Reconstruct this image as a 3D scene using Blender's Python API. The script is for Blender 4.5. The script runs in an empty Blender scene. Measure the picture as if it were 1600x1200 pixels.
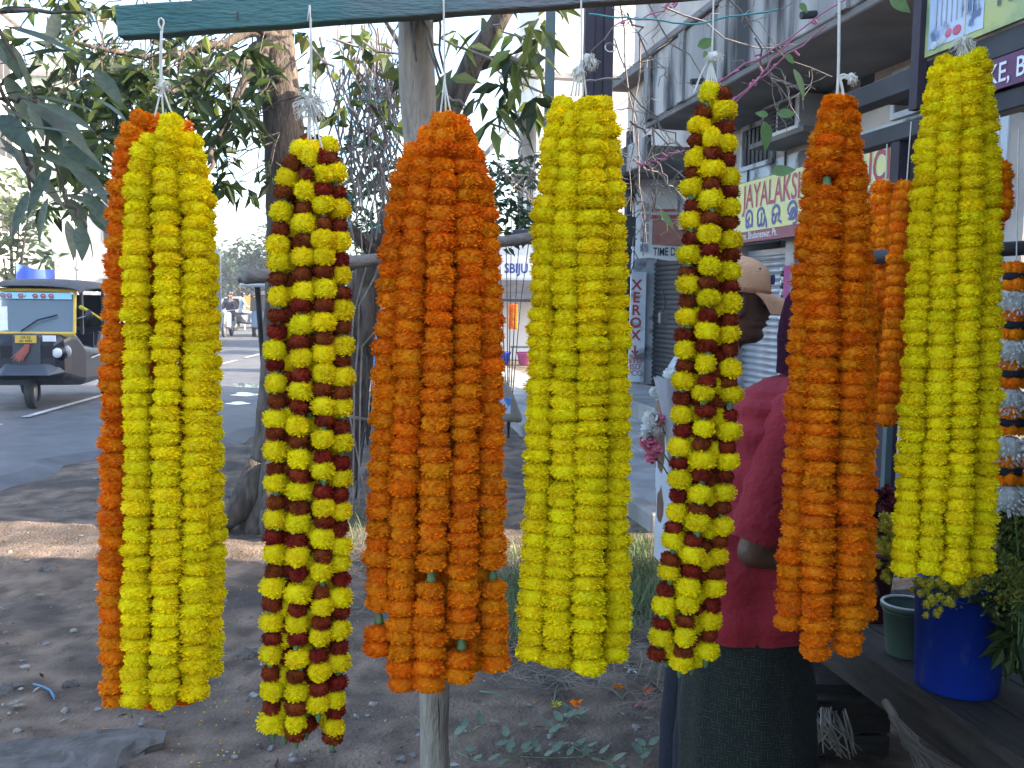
import bpy, bmesh, math, random
import numpy as np
from mathutils import Vector, Matrix

sc = bpy.context.scene
R = math.radians
rnd = random.Random(7)
USE_HAZE = True

# ------------------------------------------------------------------ camera
CAM_H = 1.6
FPX = 1505.0                       # focal length in pixels of a 1600 px wide frame
YAW, PITCH, ROLL = R(10.5), R(5.0), R(0.9)
f = Vector((math.sin(YAW)*math.cos(PITCH), math.cos(YAW)*math.cos(PITCH), -math.sin(PITCH)))
r0 = Vector((math.cos(YAW), -math.sin(YAW), 0.0))
u0 = r0.cross(f)
cr = r0*math.cos(ROLL) + u0*math.sin(ROLL)
cu = u0*math.cos(ROLL) - r0*math.sin(ROLL)
O = Vector((0, 0, CAM_H))
cam_d = bpy.data.cameras.new('camera'); cam = bpy.data.objects.new('camera', cam_d)
sc.collection.objects.link(cam)
cam.matrix_world = Matrix(((cr.x, cu.x, -f.x, O.x), (cr.y, cu.y, -f.y, O.y), (cr.z, cu.z, -f.z, O.z), (0, 0, 0, 1)))
cam_d.sensor_width = 36; cam_d.lens = 36*FPX/1600; cam_d.clip_start = 0.05; cam_d.clip_end = 3000
sc.camera = cam

# ------------------------------------------------------------------ sky and sun
SUN_EL = R(24); SUN_TO = Vector((0.985, -0.17, 0))
world = bpy.data.worlds.new('World'); sc.world = world; world.use_nodes = True
wn = world.node_tree.nodes; wl = world.node_tree.links
bg = wn['Background']; sky = wn.new('ShaderNodeTexSky'); sky.sky_type = 'NISHITA'
sky.sun_disc = False; sky.sun_elevation = SUN_EL
sky.sun_rotation = math.atan2(SUN_TO.x, SUN_TO.y)
sky.dust_density = 2.6; sky.air_density = 1.0; sky.ozone_density = 1.5
wl.new(sky.outputs[0], bg.inputs[0]); bg.inputs[1].default_value = 0.15
sl = bpy.data.lights.new('sun', 'SUN'); sl.energy = 3.6; sl.angle = R(0.6); sl.color = (1.0, 0.86, 0.68)
so = bpy.data.objects.new('sun', sl); sc.collection.objects.link(so)
sdir = Vector((SUN_TO.x*math.cos(SUN_EL), SUN_TO.y*math.cos(SUN_EL), math.sin(SUN_EL)))
so.rotation_euler = sdir.to_track_quat('Z', 'Y').to_euler(); so.location = (20, -5, 20)
sc.view_settings.view_transform = 'Standard'; sc.view_settings.look = 'None'
sc.view_settings.exposure = 2.5; sc.view_settings.gamma = 1.0
try: sc.view_settings.use_curve_mapping = False
except Exception: pass
try:
    sc.cycles.use_denoising = True
    sc.cycles.max_bounces = 6; sc.cycles.diffuse_bounces = 3; sc.cycles.transmission_bounces = 4
    sc.cycles.transparent_max_bounces = 6; sc.cycles.volume_bounces = 0
    sc.cycles.caustics_reflective = False; sc.cycles.caustics_refractive = False
except Exception: pass

# ------------------------------------------------------------------ helpers
def P(x, y, d):                    # point seen at photo pixel x, y at depth d metres
    return O + d*(f + cr*((x-800)/FPX) + cu*((600-y)/FPX))
def G(x, y, z=0.0):                # the same on the horizontal plane at height z
    v = f + cr*((x-800)/FPX) + cu*((600-y)/FPX)
    return O + v*((z-CAM_H)/v.z)
def XP(x, y, X):                   # the same on a street-parallel plane
    v = f + cr*((x-800)/FPX) + cu*((600-y)/FPX)
    return O + v*(X/v.x)

C = sc.collection
def link(o):
    C.objects.link(o); return o
def wm(o):
    m = o.matrix_basis.copy()
    if o.parent: m = wm(o.parent) @ o.matrix_parent_inverse @ m
    return m
LOCAL = set()                      # objects whose meshes are in their thing's own axes
def adopt(o, p, local=False):
    o.parent = p
    if local or p.name in LOCAL: LOCAL.add(o.name)
    else: o.matrix_parent_inverse = wm(p).inverted()
    return o
def tag(o, label=None, cat=None, group=None, kind=None):
    if label: o['label'] = label
    if cat: o['category'] = cat
    if group: o['group'] = group
    if kind: o['kind'] = kind
    return o
def empty(name, loc, rz=0.0, label=None, cat=None, group=None):
    o = link(bpy.data.objects.new(name, None)); o.location = loc; o.rotation_euler = (0, 0, rz)
    o.empty_display_size = 0.1
    return tag(o, label, cat, group)

class MB:
    def __init__(s): s.v = []; s.f = []; s.m = []
    def add(s, vs, fs, m=0):
        b = len(s.v); s.v += [tuple(v) for v in vs]
        for q in fs: s.f.append(tuple(i+b for i in q)); s.m.append(m)
        return s
    def box(s, c, d, rz=0.0, m=0, M=None):
        x, y, z = d[0]/2, d[1]/2, d[2]/2
        vs = [Vector((a*x, b*y, e*z)) for e in (-1, 1) for b in (-1, 1) for a in (-1, 1)]
        if M is not None: vs = [M @ v for v in vs]
        elif rz:
            q = Matrix.Rotation(rz, 3, 'Z'); vs = [q @ v for v in vs]
        c = Vector(c)
        return s.add([v+c for v in vs], [(0,2,3,1),(4,5,7,6),(0,1,5,4),(2,6,7,3),(0,4,6,2),(1,3,7,5)], m)
    def hull(s, lo, hi, m=0):      # box from corner to corner
        lo = Vector(lo); hi = Vector(hi)
        return s.box((lo+hi)/2, [abs(a) for a in (hi-lo)], m=m)
    def bar(s, a, b, w, h, m=0, up=(0,0,1)):
        a = Vector(a); b = Vector(b); t = (b-a).normalized(); u = Vector(up)
        x = t.cross(u)
        if x.length < 1e-4: x = t.cross(Vector((1, 0, 0)))
        x.normalize(); z = x.cross(t)
        vs = [p + x*(i*w/2) + z*(j*h/2) for p in (a, b) for j in (-1, 1) for i in (-1, 1)]
        return s.add(vs, [(0,1,3,2),(4,6,7,5),(0,4,5,1),(2,3,7,6),(0,2,6,4),(1,5,7,3)], m)
    def tube(s, pts, rad, n=8, m=0, cap=True, flat=1.0):
        pts = [Vector(p) for p in pts]; k = len(pts)
        if not hasattr(rad, '__len__'): rad = [rad]*k
        vs = []; up = None
        for i, p in enumerate(pts):
            t = (pts[min(i+1, k-1)] - pts[max(i-1, 0)])
            if t.length < 1e-9: t = Vector((0, 0, 1))
            t.normalize()
            if up is None:
                up = Vector((0, 0, 1)) if abs(t.z) < 0.9 else Vector((1, 0, 0))
            x = t.cross(up).normalized(); up = x.cross(t).normalized()
            for j in range(n):
                a = 2*math.pi*j/n
                vs.append(p + (x*math.cos(a) + up*(math.sin(a)*flat))*rad[i])
        fs = []
        for i in range(k-1):
            for j in range(n):
                j2 = (j+1) % n
                fs.append((i*n+j, i*n+j2, (i+1)*n+j2, (i+1)*n+j))
        if cap: fs.append(tuple(range(n-1, -1, -1))); fs.append(tuple((k-1)*n+j for j in range(n)))
        return s.add(vs, fs, m)
    def lathe(s, prof, c=(0,0,0), n=20, m=0, M=None, cap=True):
        c = Vector(c); vs = []
        for (r, z) in prof:
            for j in range(n):
                a = 2*math.pi*j/n; v = Vector((r*math.cos(a), r*math.sin(a), z))
                vs.append((M @ v if M is not None else v) + c)
        k = len(prof); fs = []
        for i in range(k-1):
            for j in range(n):
                j2 = (j+1) % n; fs.append((i*n+j, i*n+j2, (i+1)*n+j2, (i+1)*n+j))
        if cap: fs.append(tuple(range(n-1, -1, -1))); fs.append(tuple((k-1)*n+j for j in range(n)))
        return s.add(vs, fs, m)
    def ball(s, c, r, n=12, k=8, m=0, M=None, jit=0.0, rg=rnd):
        if not hasattr(r, '__len__'): r = (r, r, r)
        c = Vector(c); vs = []
        def T(v):
            if jit: v = v*(1+rg.uniform(-jit, jit))
            return (M @ v if M is not None else v) + c
        vs.append(T(Vector((0, 0, -r[2]))))
        for i in range(1, k):
            t = -math.pi/2 + math.pi*i/k
            for j in range(n):
                a = 2*math.pi*j/n
                vs.append(T(Vector((r[0]*math.cos(t)*math.cos(a), r[1]*math.cos(t)*math.sin(a), r[2]*math.sin(t)))))
        vs.append(T(Vector((0, 0, r[2])))); L = len(vs)-1; fs = []
        for j in range(n): fs.append((0, 1+(j+1) % n, 1+j))
        for i in range(k-2):
            for j in range(n):
                a = 1+i*n+j; b = 1+i*n+(j+1) % n; fs.append((a, b, b+n, a+n))
        for j in range(n): fs.append((1+(k-2)*n+j, 1+(k-2)*n+(j+1) % n, L))
        return s.add(vs, fs, m)
    def loft(s, rings, m=0, cap=True, close=True):
        n = len(rings[0]); vs = [p for r_ in rings for p in r_]; fs = []
        for i in range(len(rings)-1):
            for j in range(n if close else n-1):
                j2 = (j+1) % n; fs.append((i*n+j, i*n+j2, (i+1)*n+j2, (i+1)*n+j))
        if cap:
            fs.append(tuple(range(n-1, -1, -1))); fs.append(tuple((len(rings)-1)*n+j for j in range(n)))
        return s.add(vs, fs, m)
    def prism(s, poly, vec, m=0):
        poly = [Vector(p) for p in poly]; vec = Vector(vec); n = len(poly)
        vs = poly + [p+vec for p in poly]
        fs = [tuple(range(n-1, -1, -1)), tuple(range(n, 2*n))]
        for j in range(n): fs.append((j, (j+1) % n, n+(j+1) % n, n+j))
        return s.add(vs, fs, m)
    def mesh(s, name, mats, smooth=False, bev=0.0, seg=1, off=None):
        me = bpy.data.meshes.new(name)
        vs = s.v if off is None else [(a-off[0], b-off[1], c-off[2]) for a, b, c in s.v]
        me.from_pydata(vs, [], s.f)
        if not isinstance(mats, (list, tuple)): mats = [mats]
        for m_ in mats: me.materials.append(m_)
        if len(mats) > 1: me.polygons.foreach_set('material_index', s.m)
        bm = bmesh.new(); bm.from_mesh(me)
        bmesh.ops.recalc_face_normals(bm, faces=bm.faces)
        if bev > 0:
            es = [e for e in bm.edges if e.is_manifold and e.calc_face_angle(0) > R(30)]
            bmesh.ops.bevel(bm, geom=es, offset=bev, segments=seg, affect='EDGES', profile=0.6, clamp_overlap=True)
        bm.to_mesh(me); bm.free()
        if smooth: me.polygons.foreach_set('use_smooth', [True]*len(me.polygons))
        me.update(); return me
    def build(s, name, mats, parent=None, smooth=False, bev=0.0, seg=1, local=False, **kw):
        off = None
        if parent is None and s.v:
            a = np.array(s.v); off = ((a[:, 0].min()+a[:, 0].max())/2, (a[:, 1].min()+a[:, 1].max())/2, a[:, 2].min())
        o = link(bpy.data.objects.new(name, s.mesh(name, mats, smooth, bev, seg, off)))
        if off: o.location = off
        if parent is not None: adopt(o, parent, local)
        return tag(o, **kw)

def inst(name, me, parent, M=None, local=False):     # an object that shares a mesh
    o = link(bpy.data.objects.new(name, me))
    if M is not None: o.matrix_basis = M
    if parent is not None: adopt(o, parent, local)
    return o

def text_mb(mb, body, origin, right, up, size, m=0, depth=0.004, bold=0.0, align='LEFT', sx=1.0, fit=None):
    cu_ = bpy.data.curves.new('tmp', 'FONT'); cu_.body = body; cu_.size = 1.0; cu_.extrude = 0.0
    cu_.offset = bold; cu_.align_x = align; cu_.resolution_u = 3
    ob = bpy.data.objects.new('tmp', cu_); me = bpy.data.meshes.new_from_object(ob)
    if fit: sx = fit/size/max(v.co.x for v in me.vertices)
    right = Vector(right).normalized(); up = Vector(up).normalized(); nrm = right.cross(up); o_ = Vector(origin)
    vs = [o_ + right*(v.co.x*size*sx) + up*(v.co.y*size) + nrm*depth for v in me.vertices]
    fs = [tuple(p.vertices) for p in me.polygons]
    mb.add(vs, fs, m)
    bpy.data.objects.remove(ob); bpy.data.curves.remove(cu_); bpy.data.meshes.remove(me)
def stroke(mb, pts, w, origin, right, up, m=0, depth=0.004, dk=0.0002):
    right = Vector(right).normalized(); up = Vector(up).normalized(); nrm = right.cross(up); o_ = Vector(origin)
    k = len(pts); L = []; Rr = []
    for i in range(k):
        a = Vector(pts[max(i-1, 0)]); b = Vector(pts[min(i+1, k-1)]); t = b-a
        t = t.normalized() if t.length else Vector((1, 0)); nn = Vector((-t.y, t.x))*w/2; p = Vector(pts[i])
        for q, lst in ((p+nn, L), (p-nn, Rr)): lst.append(o_ + right*q.x + up*q.y + nrm*(depth + dk*i))
    mb.add(L+Rr, [(i, i+1, k+i+1, k+i) for i in range(k-1)], m)
def arc(cx, cy, rx, ry, a0, a1, n=12):
    return [(cx+rx*math.cos(R(a0+(a1-a0)*i/n)), cy+ry*math.sin(R(a0+(a1-a0)*i/n))) for i in range(n+1)]

# ------------------------------------------------------------------ materials
def _n(nt, t, **kw):
    n_ = nt.nodes.new(t)
    for k_, v_ in kw.items(): setattr(n_, k_, v_)
    return n_
def pm(name, c1, c2=None, scale=8.0, rough=0.8, bump=0.0, bscale=None, metal=0.0, stretch=(1,1,1), lo=0.35, hi=0.65,
       c3=None, s3=1.5, t3=(0.5, 0.7), spec=0.5, coord='Object', trans=0.0, island=0.0, rand=0.0, rval=0.0, detail=6.0, coat=0.0):
    m_ = bpy.data.materials.new(name); m_.use_nodes = True; nt = m_.node_tree
    b = nt.nodes['Principled BSDF']; out = nt.nodes['Material Output']
    b.inputs['Roughness'].default_value = rough; b.inputs['Metallic'].default_value = metal
    b.inputs['Specular IOR Level'].default_value = spec
    if coat: b.inputs['Coat Weight'].default_value = coat; b.inputs['Coat Roughness'].default_value = 0.08
    c2 = c2 or c1
    tc = _n(nt, 'ShaderNodeTexCoord'); mp = _n(nt, 'ShaderNodeMapping'); mp.inputs['Scale'].default_value = stretch
    nt.links.new(tc.outputs[coord], mp.inputs[0])
    nz = _n(nt, 'ShaderNodeTexNoise'); nz.inputs['Scale'].default_value = scale; nz.inputs['Detail'].default_value = detail
    nt.links.new(mp.outputs[0], nz.inputs['Vector'])
    rp = _n(nt, 'ShaderNodeValToRGB'); e = rp.color_ramp.elements
    e[0].position = lo; e[0].color = (*c1, 1); e[1].position = hi; e[1].color = (*c2, 1)
    nt.links.new(nz.outputs[0], rp.inputs[0]); col = rp.outputs[0]
    if c3:
        n3 = _n(nt, 'ShaderNodeTexNoise'); n3.inputs['Scale'].default_value = s3; n3.inputs['Detail'].default_value = 8.0
        nt.links.new(mp.outputs[0], n3.inputs['Vector'])
        r3 = _n(nt, 'ShaderNodeValToRGB'); e = r3.color_ramp.elements
        e[0].position = t3[0]; e[0].color = (0, 0, 0, 1); e[1].position = t3[1]; e[1].color = (1, 1, 1, 1)
        nt.links.new(n3.outputs[0], r3.inputs[0])
        mx = _n(nt, 'ShaderNodeMix', data_type='RGBA'); mx.inputs['B'].default_value = (*c3, 1)
        nt.links.new(r3.outputs[0], mx.inputs['Factor']); nt.links.new(col, mx.inputs['A']); col = mx.outputs['Result']
    if island or rand:
        hs = _n(nt, 'ShaderNodeHueSaturation'); ad = None
        def spread(sock, amp, base):
            mr = _n(nt, 'ShaderNodeMapRange'); mr.inputs['To Min'].default_value = base-amp; mr.inputs['To Max'].default_value = base+amp
            nt.links.new(sock, mr.inputs['Value']); return mr.outputs[0]
        ge = _n(nt, 'ShaderNodeNewGeometry'); oi = _n(nt, 'ShaderNodeObjectInfo')
        if island: nt.links.new(spread(ge.outputs['Random Per Island'], island, 1.0), hs.inputs['Value'])
        if rand: nt.links.new(spread(oi.outputs['Random'], rand, 0.5), hs.inputs['Hue'])
        nt.links.new(col, hs.inputs['Color']); col = hs.outputs[0]
        if rval:
            h2 = _n(nt, 'ShaderNodeHueSaturation'); fr = _n(nt, 'ShaderNodeMath', operation='FRACT'); mk = _n(nt, 'ShaderNodeMath', operation='MULTIPLY'); mk.inputs[1].default_value = 17.3
            nt.links.new(oi.outputs['Random'], mk.inputs[0]); nt.links.new(mk.outputs[0], fr.inputs[0]); nt.links.new(spread(fr.outputs[0], rval, 1.0), h2.inputs['Value'])
            nt.links.new(col, h2.inputs['Color']); col = h2.outputs[0]
    nt.links.new(col, b.inputs['Base Color'])
    if bump:
        bz = _n(nt, 'ShaderNodeTexNoise'); bz.inputs['Scale'].default_value = bscale or scale*3; bz.inputs['Detail'].default_value = 6.0
        nt.links.new(mp.outputs[0], bz.inputs['Vector'])
        bp = _n(nt, 'ShaderNodeBump'); bp.inputs['Strength'].default_value = min(1, bump); bp.inputs['Distance'].default_value = 0.02
        nt.links.new(bz.outputs[0], bp.inputs['Height']); nt.links.new(bp.outputs[0], b.inputs['Normal'])
    if trans:
        tr = _n(nt, 'ShaderNodeBsdfTranslucent'); ms = _n(nt, 'ShaderNodeMixShader'); ms.inputs[0].default_value = trans
        nt.links.new(col, tr.inputs[0]); nt.links.new(b.outputs[0], ms.inputs[1]); nt.links.new(tr.outputs[0], ms.inputs[2])
        nt.links.new(ms.outputs[0], out.inputs[0])
    return m_
def glass(name, col=(0.8, 0.9, 0.95), rough=0.02, alpha=0.35):
    m_ = bpy.data.materials.new(name); m_.use_nodes = True; nt = m_.node_tree
    b = nt.nodes['Principled BSDF']; out = nt.nodes['Material Output']
    b.inputs['Base Color'].default_value = (*[c*0.35 for c in col], 1); b.inputs['Roughness'].default_value = rough
    b.inputs['Coat Weight'].default_value = 0.6
    t = _n(nt, 'ShaderNodeBsdfTransparent'); t.inputs[0].default_value = (*col, 1)
    ms = _n(nt, 'ShaderNodeMixShader'); ms.inputs[0].default_value = alpha
    nt.links.new(t.outputs[0], ms.inputs[1]); nt.links.new(b.outputs[0], ms.inputs[2]); nt.links.new(ms.outputs[0], out.inputs[0])
    return m_

M = {}
M['dirt'] = pm('dirt', (0.080, 0.054, 0.037), (0.232, 0.165, 0.118), 6.0, 0.95, 1.0, 60, c3=(0.056, 0.041, 0.032), s3=1.3, t3=(0.46, 0.66), detail=15)
M['asphalt'] = pm('asphalt', (0.075, 0.077, 0.082), (0.12, 0.121, 0.126), 3.0, 0.72, 0.35, 140, c3=(0.15, 0.13, 0.11), s3=0.35, t3=(0.5, 0.75), detail=9)
M['concrete'] = pm('concrete', (0.24, 0.235, 0.23), (0.36, 0.35, 0.335), 3, 0.9, 0.4, 60, c3=(0.13, 0.125, 0.12), s3=0.8)
M['paint_line'] = pm('paint_line', (0.55, 0.55, 0.53), (0.25, 0.25, 0.25), 5, 0.8, lo=0.45, hi=0.7)
M['plaster'] = pm('plaster', (0.42, 0.365, 0.32), (0.56, 0.50, 0.45), 1.6, 0.9, 0.3, 40, c3=(0.17, 0.15, 0.14), s3=1.4, t3=(0.48, 0.72))
M['plaster_blue'] = pm('plaster_blue', (0.50, 0.55, 0.62), (0.62, 0.66, 0.70), 2.5, 0.9, 0.35, 30, c3=(0.12, 0.12, 0.13), s3=2.3, t3=(0.53, 0.62))
M['grime'] = pm('grime', (0.26, 0.25, 0.24), (0.42, 0.40, 0.38), 2.4, 0.92, 0.4, 30, stretch=(1, 1, 0.22), c3=(0.035, 0.034, 0.036), s3=2.6, t3=(0.44, 0.58))
M['slab_dark'] = pm('slab_dark', (0.12, 0.112, 0.108), (0.20, 0.187, 0.18), 1.7, 0.9, 0.3)
M['dark_in'] = pm('dark_interior', (0.018, 0.018, 0.021), (0.03, 0.03, 0.034), 3, 0.9)
M['shutter'] = pm('shutter_metal', (0.36, 0.38, 0.42), (0.46, 0.48, 0.52), 3, 0.45, metal=0.3, c3=(0.25, 0.22, 0.20), s3=2.0, t3=(0.55, 0.8))
M['dark_shutter'] = pm('dark_shutter', (0.040, 0.040, 0.044), (0.062, 0.061, 0.064), 3, 0.6, metal=0.2)
M['wood_dark'] = pm('wood_dark', (0.022, 0.018, 0.016), (0.045, 0.037, 0.032), 6, 0.8, 0.5, 30, stretch=(1, 6, 6))
M['frame_grey'] = pm('frame_grey', (0.020, 0.020, 0.025), (0.042, 0.042, 0.050), 4, 0.6, 0.15)
M['purple'] = pm('purple_paint', (0.018, 0.011, 0.022), (0.030, 0.019, 0.034), 3, 0.6, 0.15, 20)
M['green_post'] = pm('green_grey_paint', (0.07, 0.10, 0.11), (0.10, 0.14, 0.145), 5, 0.6)
M['teal_wood'] = pm('teal_painted_wood', (0.045, 0.135, 0.135), (0.09, 0.20, 0.195), 9, 0.72, 0.5, 60, stretch=(0.35, 3, 3), c3=(0.17, 0.18, 0.195), s3=3.0, t3=(0.47, 0.63))
M['pole_wood'] = pm('weathered_pole_wood', (0.27, 0.235, 0.20), (0.42, 0.375, 0.32), 14, 0.85, 0.7, 60, stretch=(3, 3, 0.18), c3=(0.15, 0.125, 0.105), s3=5, t3=(0.55, 0.75))
M['bamboo'] = pm('bamboo_grey', (0.115, 0.10, 0.09), (0.20, 0.175, 0.15), 12, 0.75, 0.5, 50, stretch=(0.4, 3, 3))
M['bark'] = pm('bark', (0.045, 0.034, 0.027), (0.125, 0.096, 0.075), 14, 0.95, 1.0, 36, stretch=(1.5, 1.5, 0.45), c3=(0.19, 0.16, 0.125), s3=6, t3=(0.58, 0.72))
M['twig'] = pm('twig', (0.17, 0.145, 0.135), (0.26, 0.225, 0.205), 10, 0.9)
M['leaf_near'] = pm('leaf_near', (0.034, 0.052, 0.026), (0.066, 0.090, 0.044), 9, 0.5, trans=0.3, rand=0.012, spec=0.6)
M['leaf'] = pm('leaf_green', (0.026, 0.046, 0.014), (0.065, 0.095, 0.022), 2.5, 0.55, trans=0.45, island=0.5)
M['leaf_yellow'] = pm('leaf_yellow_green', (0.09, 0.13, 0.022), (0.17, 0.19, 0.04), 3, 0.55, trans=0.5, island=0.45)
M['leaf_bush'] = pm('leaf_bush', (0.04, 0.075, 0.03), (0.08, 0.13, 0.05), 3, 0.6, trans=0.35, island=0.5)
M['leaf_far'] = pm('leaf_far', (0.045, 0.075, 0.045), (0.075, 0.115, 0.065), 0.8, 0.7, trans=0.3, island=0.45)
M['leaf_fresh'] = pm('leaf_fresh_cut', (0.085, 0.125, 0.075), (0.15, 0.20, 0.135), 8, 0.5, trans=0.2, rand=0.02)
M['grass'] = pm('grass', (0.08, 0.13, 0.05), (0.16, 0.21, 0.085), 4, 0.7, trans=0.3, island=0.5)
M['straw'] = pm('straw', (0.13, 0.105, 0.078), (0.24, 0.20, 0.15), 6, 0.85, island=0.4)
M['stone'] = pm('stone', (0.075, 0.064, 0.056), (0.15, 0.13, 0.115), 9, 0.92, 0.7, 22, c3=(0.13, 0.115, 0.105), s3=2)
M['water'] = pm('puddle_water', (0.04, 0.04, 0.042), None, 5, 0.03, spec=0.8)
M['cord'] = pm('cotton_cord', (0.55, 0.52, 0.46), (0.66, 0.63, 0.57), 60, 0.9)
M['wire'] = pm('black_wire', (0.02, 0.02, 0.022), None, 5, 0.6)
def petal(name, c1, c2, hue):
    return pm(name, c1, c2, 1.6, 0.75, trans=0.36, island=0.18, rval=0.07, rand=hue, spec=0.2)
M['mari_y'] = petal('marigold_yellow', (0.95, 0.74, 0.002), (0.98, 0.83, 0.004), 0.006)
M['mari_o'] = petal('marigold_orange', (0.86, 0.22, 0.001), (0.96, 0.32, 0.003), 0.010)
M['mari_m'] = petal('marigold_maroon', (0.19, 0.020, 0.006), (0.36, 0.055, 0.010), 0.014)
M['calyx'] = pm('calyx_green', (0.10, 0.20, 0.07), (0.16, 0.27, 0.11), 20, 0.6, trans=0.2)
M['white_petal'] = pm('white_petal', (0.62, 0.64, 0.60), (0.75, 0.76, 0.72), 20, 0.7, trans=0.25, island=0.2)
M['sign_yellow'] = pm('sign_pale_yellow', (0.66, 0.64, 0.24), (0.70, 0.69, 0.33), 1.5, 0.55)
M['sign_white'] = pm('sign_white', (0.70, 0.72, 0.74), (0.76, 0.77, 0.78), 2, 0.5)
M['sign_red'] = pm('sign_red', (0.36, 0.02, 0.035), None, 4, 0.5)
M['sign_blue'] = pm('sign_blue', (0.025, 0.05, 0.26), None, 4, 0.5)
M['sign_maroon'] = pm('sign_maroon', (0.20, 0.022, 0.06), None, 4, 0.5)
M['sign_purple'] = pm('sign_purple', (0.11, 0.03, 0.09), (0.13, 0.04, 0.11), 4, 0.5)
M['blue_tarp'] = pm('blue_tarp', (0.09, 0.16, 0.62), (0.14, 0.22, 0.70), 1.5, 0.5, 0.3, 3)
M['bucket_blue'] = pm('bucket_blue', (0.006, 0.030, 0.30), (0.010, 0.044, 0.40), 9, 0.42, 0.12, 50, spec=0.5, c3=(0.06, 0.09, 0.26), s3=26, t3=(0.60, 0.72), stretch=(1, 1, .35))
M['bucket_green'] = pm('bucket_green', (0.06, 0.11, 0.085), (0.09, 0.14, 0.11), 6, 0.6)
M['white_plastic'] = pm('white_plastic', (0.62, 0.63, 0.64), (0.70, 0.71, 0.72), 5, 0.45)
M['black_rubber'] = pm('rubber', (0.03, 0.03, 0.032), (0.05, 0.05, 0.05), 12, 0.85)
M['steel'] = pm('steel', (0.35, 0.36, 0.38), (0.45, 0.46, 0.48), 8, 0.35, metal=0.8)
M['skin'] = pm('skin_brown', (0.085, 0.040, 0.024), (0.12, 0.058, 0.034), 14, 0.55, 0.1, 120)
M['shirt_red'] = pm('shirt_red', (0.22, 0.008, 0.018), (0.29, 0.013, 0.026), 5, 0.9, 0.5, 40)
M['shirt_white'] = pm('shirt_white', (0.36, 0.38, 0.43), (0.43, 0.45, 0.49), 5, 0.9, 0.3, 30)
M['navy'] = pm('trouser_navy', (0.004, 0.005, 0.012), (0.007, 0.009, 0.019), 5, 0.9, 0.3, 60)
M['hair_dark'] = pm('scarf_dark_maroon', (0.030, 0.005, 0.016), (0.045, 0.009, 0.023), 9, 0.95, 0.4, 60, spec=0.1)
M['cap'] = pm('cap_peach', (0.58, 0.31, 0.17), (0.68, 0.39, 0.23), 12, 0.9, 0.3, 150)
M['navy_patch'] = pm('navy_patch', (0.03, 0.035, 0.12), None, 12, 0.8)
M['paper'] = pm('wrap_paper', (0.42, 0.44, 0.48), (0.50, 0.51, 0.55), 8, 0.6, 0.3, 20, trans=0.2)
M['pink_petal'] = pm('pink_petal', (0.55, 0.10, 0.16), (0.62, 0.20, 0.26), 10, 0.7)
M['rose_dark'] = pm('rose_dark', (0.10, 0.008, 0.016), (0.17, 0.012, 0.024), 9, 0.8, island=0.4)
M['chrys'] = pm('chrysanthemum_yellow', (0.42, 0.36, 0.02), (0.56, 0.48, 0.05), 12, 0.75, island=0.3)
M['plank'] = pm('plank', (0.026, 0.020, 0.017), (0.056, 0.043, 0.035), 8, 0.85, 0.5, 40, stretch=(5, 0.6, 5))
M['plank_pale'] = pm('plank_pale', (0.20, 0.19, 0.18), (0.29, 0.275, 0.26), 8, 0.85, 0.4, 40, stretch=(5, 5, 0.6))
M['tinsel_teal'] = pm('tinsel_teal', (0.06, 0.28, 0.30), None, 5, 0.4)
M['tinsel_pink'] = pm('tinsel_pink', (0.48, 0.14, 0.22), None, 5, 0.4)
# ------------------------------------------------------------------ ground, road, pavement
def fbm(x, y, s, seed, octv=4):
    rg = np.random.RandomState(seed); out = np.zeros_like(x); a = 1.0; fr = 1.0/s
    for _ in range(octv):
        th = rg.uniform(0, 6.28, 6); ph = rg.uniform(0, 6.28, 6)
        for t, p_ in zip(th, ph): out = out + a/6*np.sin((x*np.cos(t)+y*np.sin(t))*fr*6.28+p_)*np.cos((x*np.sin(t+1)-y*np.cos(t+1))*fr*4.1+p_*2)
        a *= 0.55; fr *= 2.1
    return out
def sheet(name, xs, ys, zf, mat, keep=None, **kw):
    X, Y = np.meshgrid(xs, ys); Z = zf(X, Y); nx, ny = len(xs), len(ys)
    me = bpy.data.meshes.new(name)
    idx = np.arange(nx*ny).reshape(ny, nx)
    q = np.stack([idx[:-1, :-1], idx[:-1, 1:], idx[1:, 1:], idx[1:, :-1]], -1).reshape(-1, 4)
    if keep is not None:
        cx = (X[:-1, :-1]+X[1:, 1:])/2; cy = (Y[:-1, :-1]+Y[1:, 1:])/2; q = q[keep(cx, cy).reshape(-1)]
    me.from_pydata(np.stack([X, Y, Z], -1).reshape(-1, 3).tolist(), [], q.tolist())
    me.materials.append(mat); me.polygons.foreach_set('use_smooth', [True]*len(me.polygons))
    return tag(link(bpy.data.objects.new(name, me)), **kw)
ROAD_Y = [-60, 0, 6, 9.7, 11, 14, 20, 27, 40, 60, 110, 400]
ROAD_X = [-5.4, -4.4, -3.4, -2.4, -1.0, -0.5, -0.4, -0.2, 0.6, 3.5, 10, 50]   # right-hand edge of the tar
def road_edge(y): return np.interp(y, ROAD_Y, ROAD_X) + 0.16*np.sin(y*1.7) + 0.10*np.sin(y*4.1+1)
def ground_z(X, Y):
    near = np.clip((15-np.hypot(X-0.5, Y-5))/8, 0, 1)
    side = np.clip((X-road_edge(Y)-0.05)/0.6, 0, 1)
    z = near*side*(0.030*fbm(X, Y, 1.6, 3) + 0.018*fbm(X, Y, 0.42, 5) + 0.008*fbm(X, Y, 0.16, 8, 2)) - 0.02
    return z - 0.03*(1-side)
def axis(lo, hi, a, b, fine, far):
    m_ = np.arange(a, b+1e-6, fine); l_ = a - np.geomspace(0.3, a-lo, far)[::-1]; h_ = b + np.geomspace(0.3, hi-b, far)
    return np.concatenate([l_, m_, h_])
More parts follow.
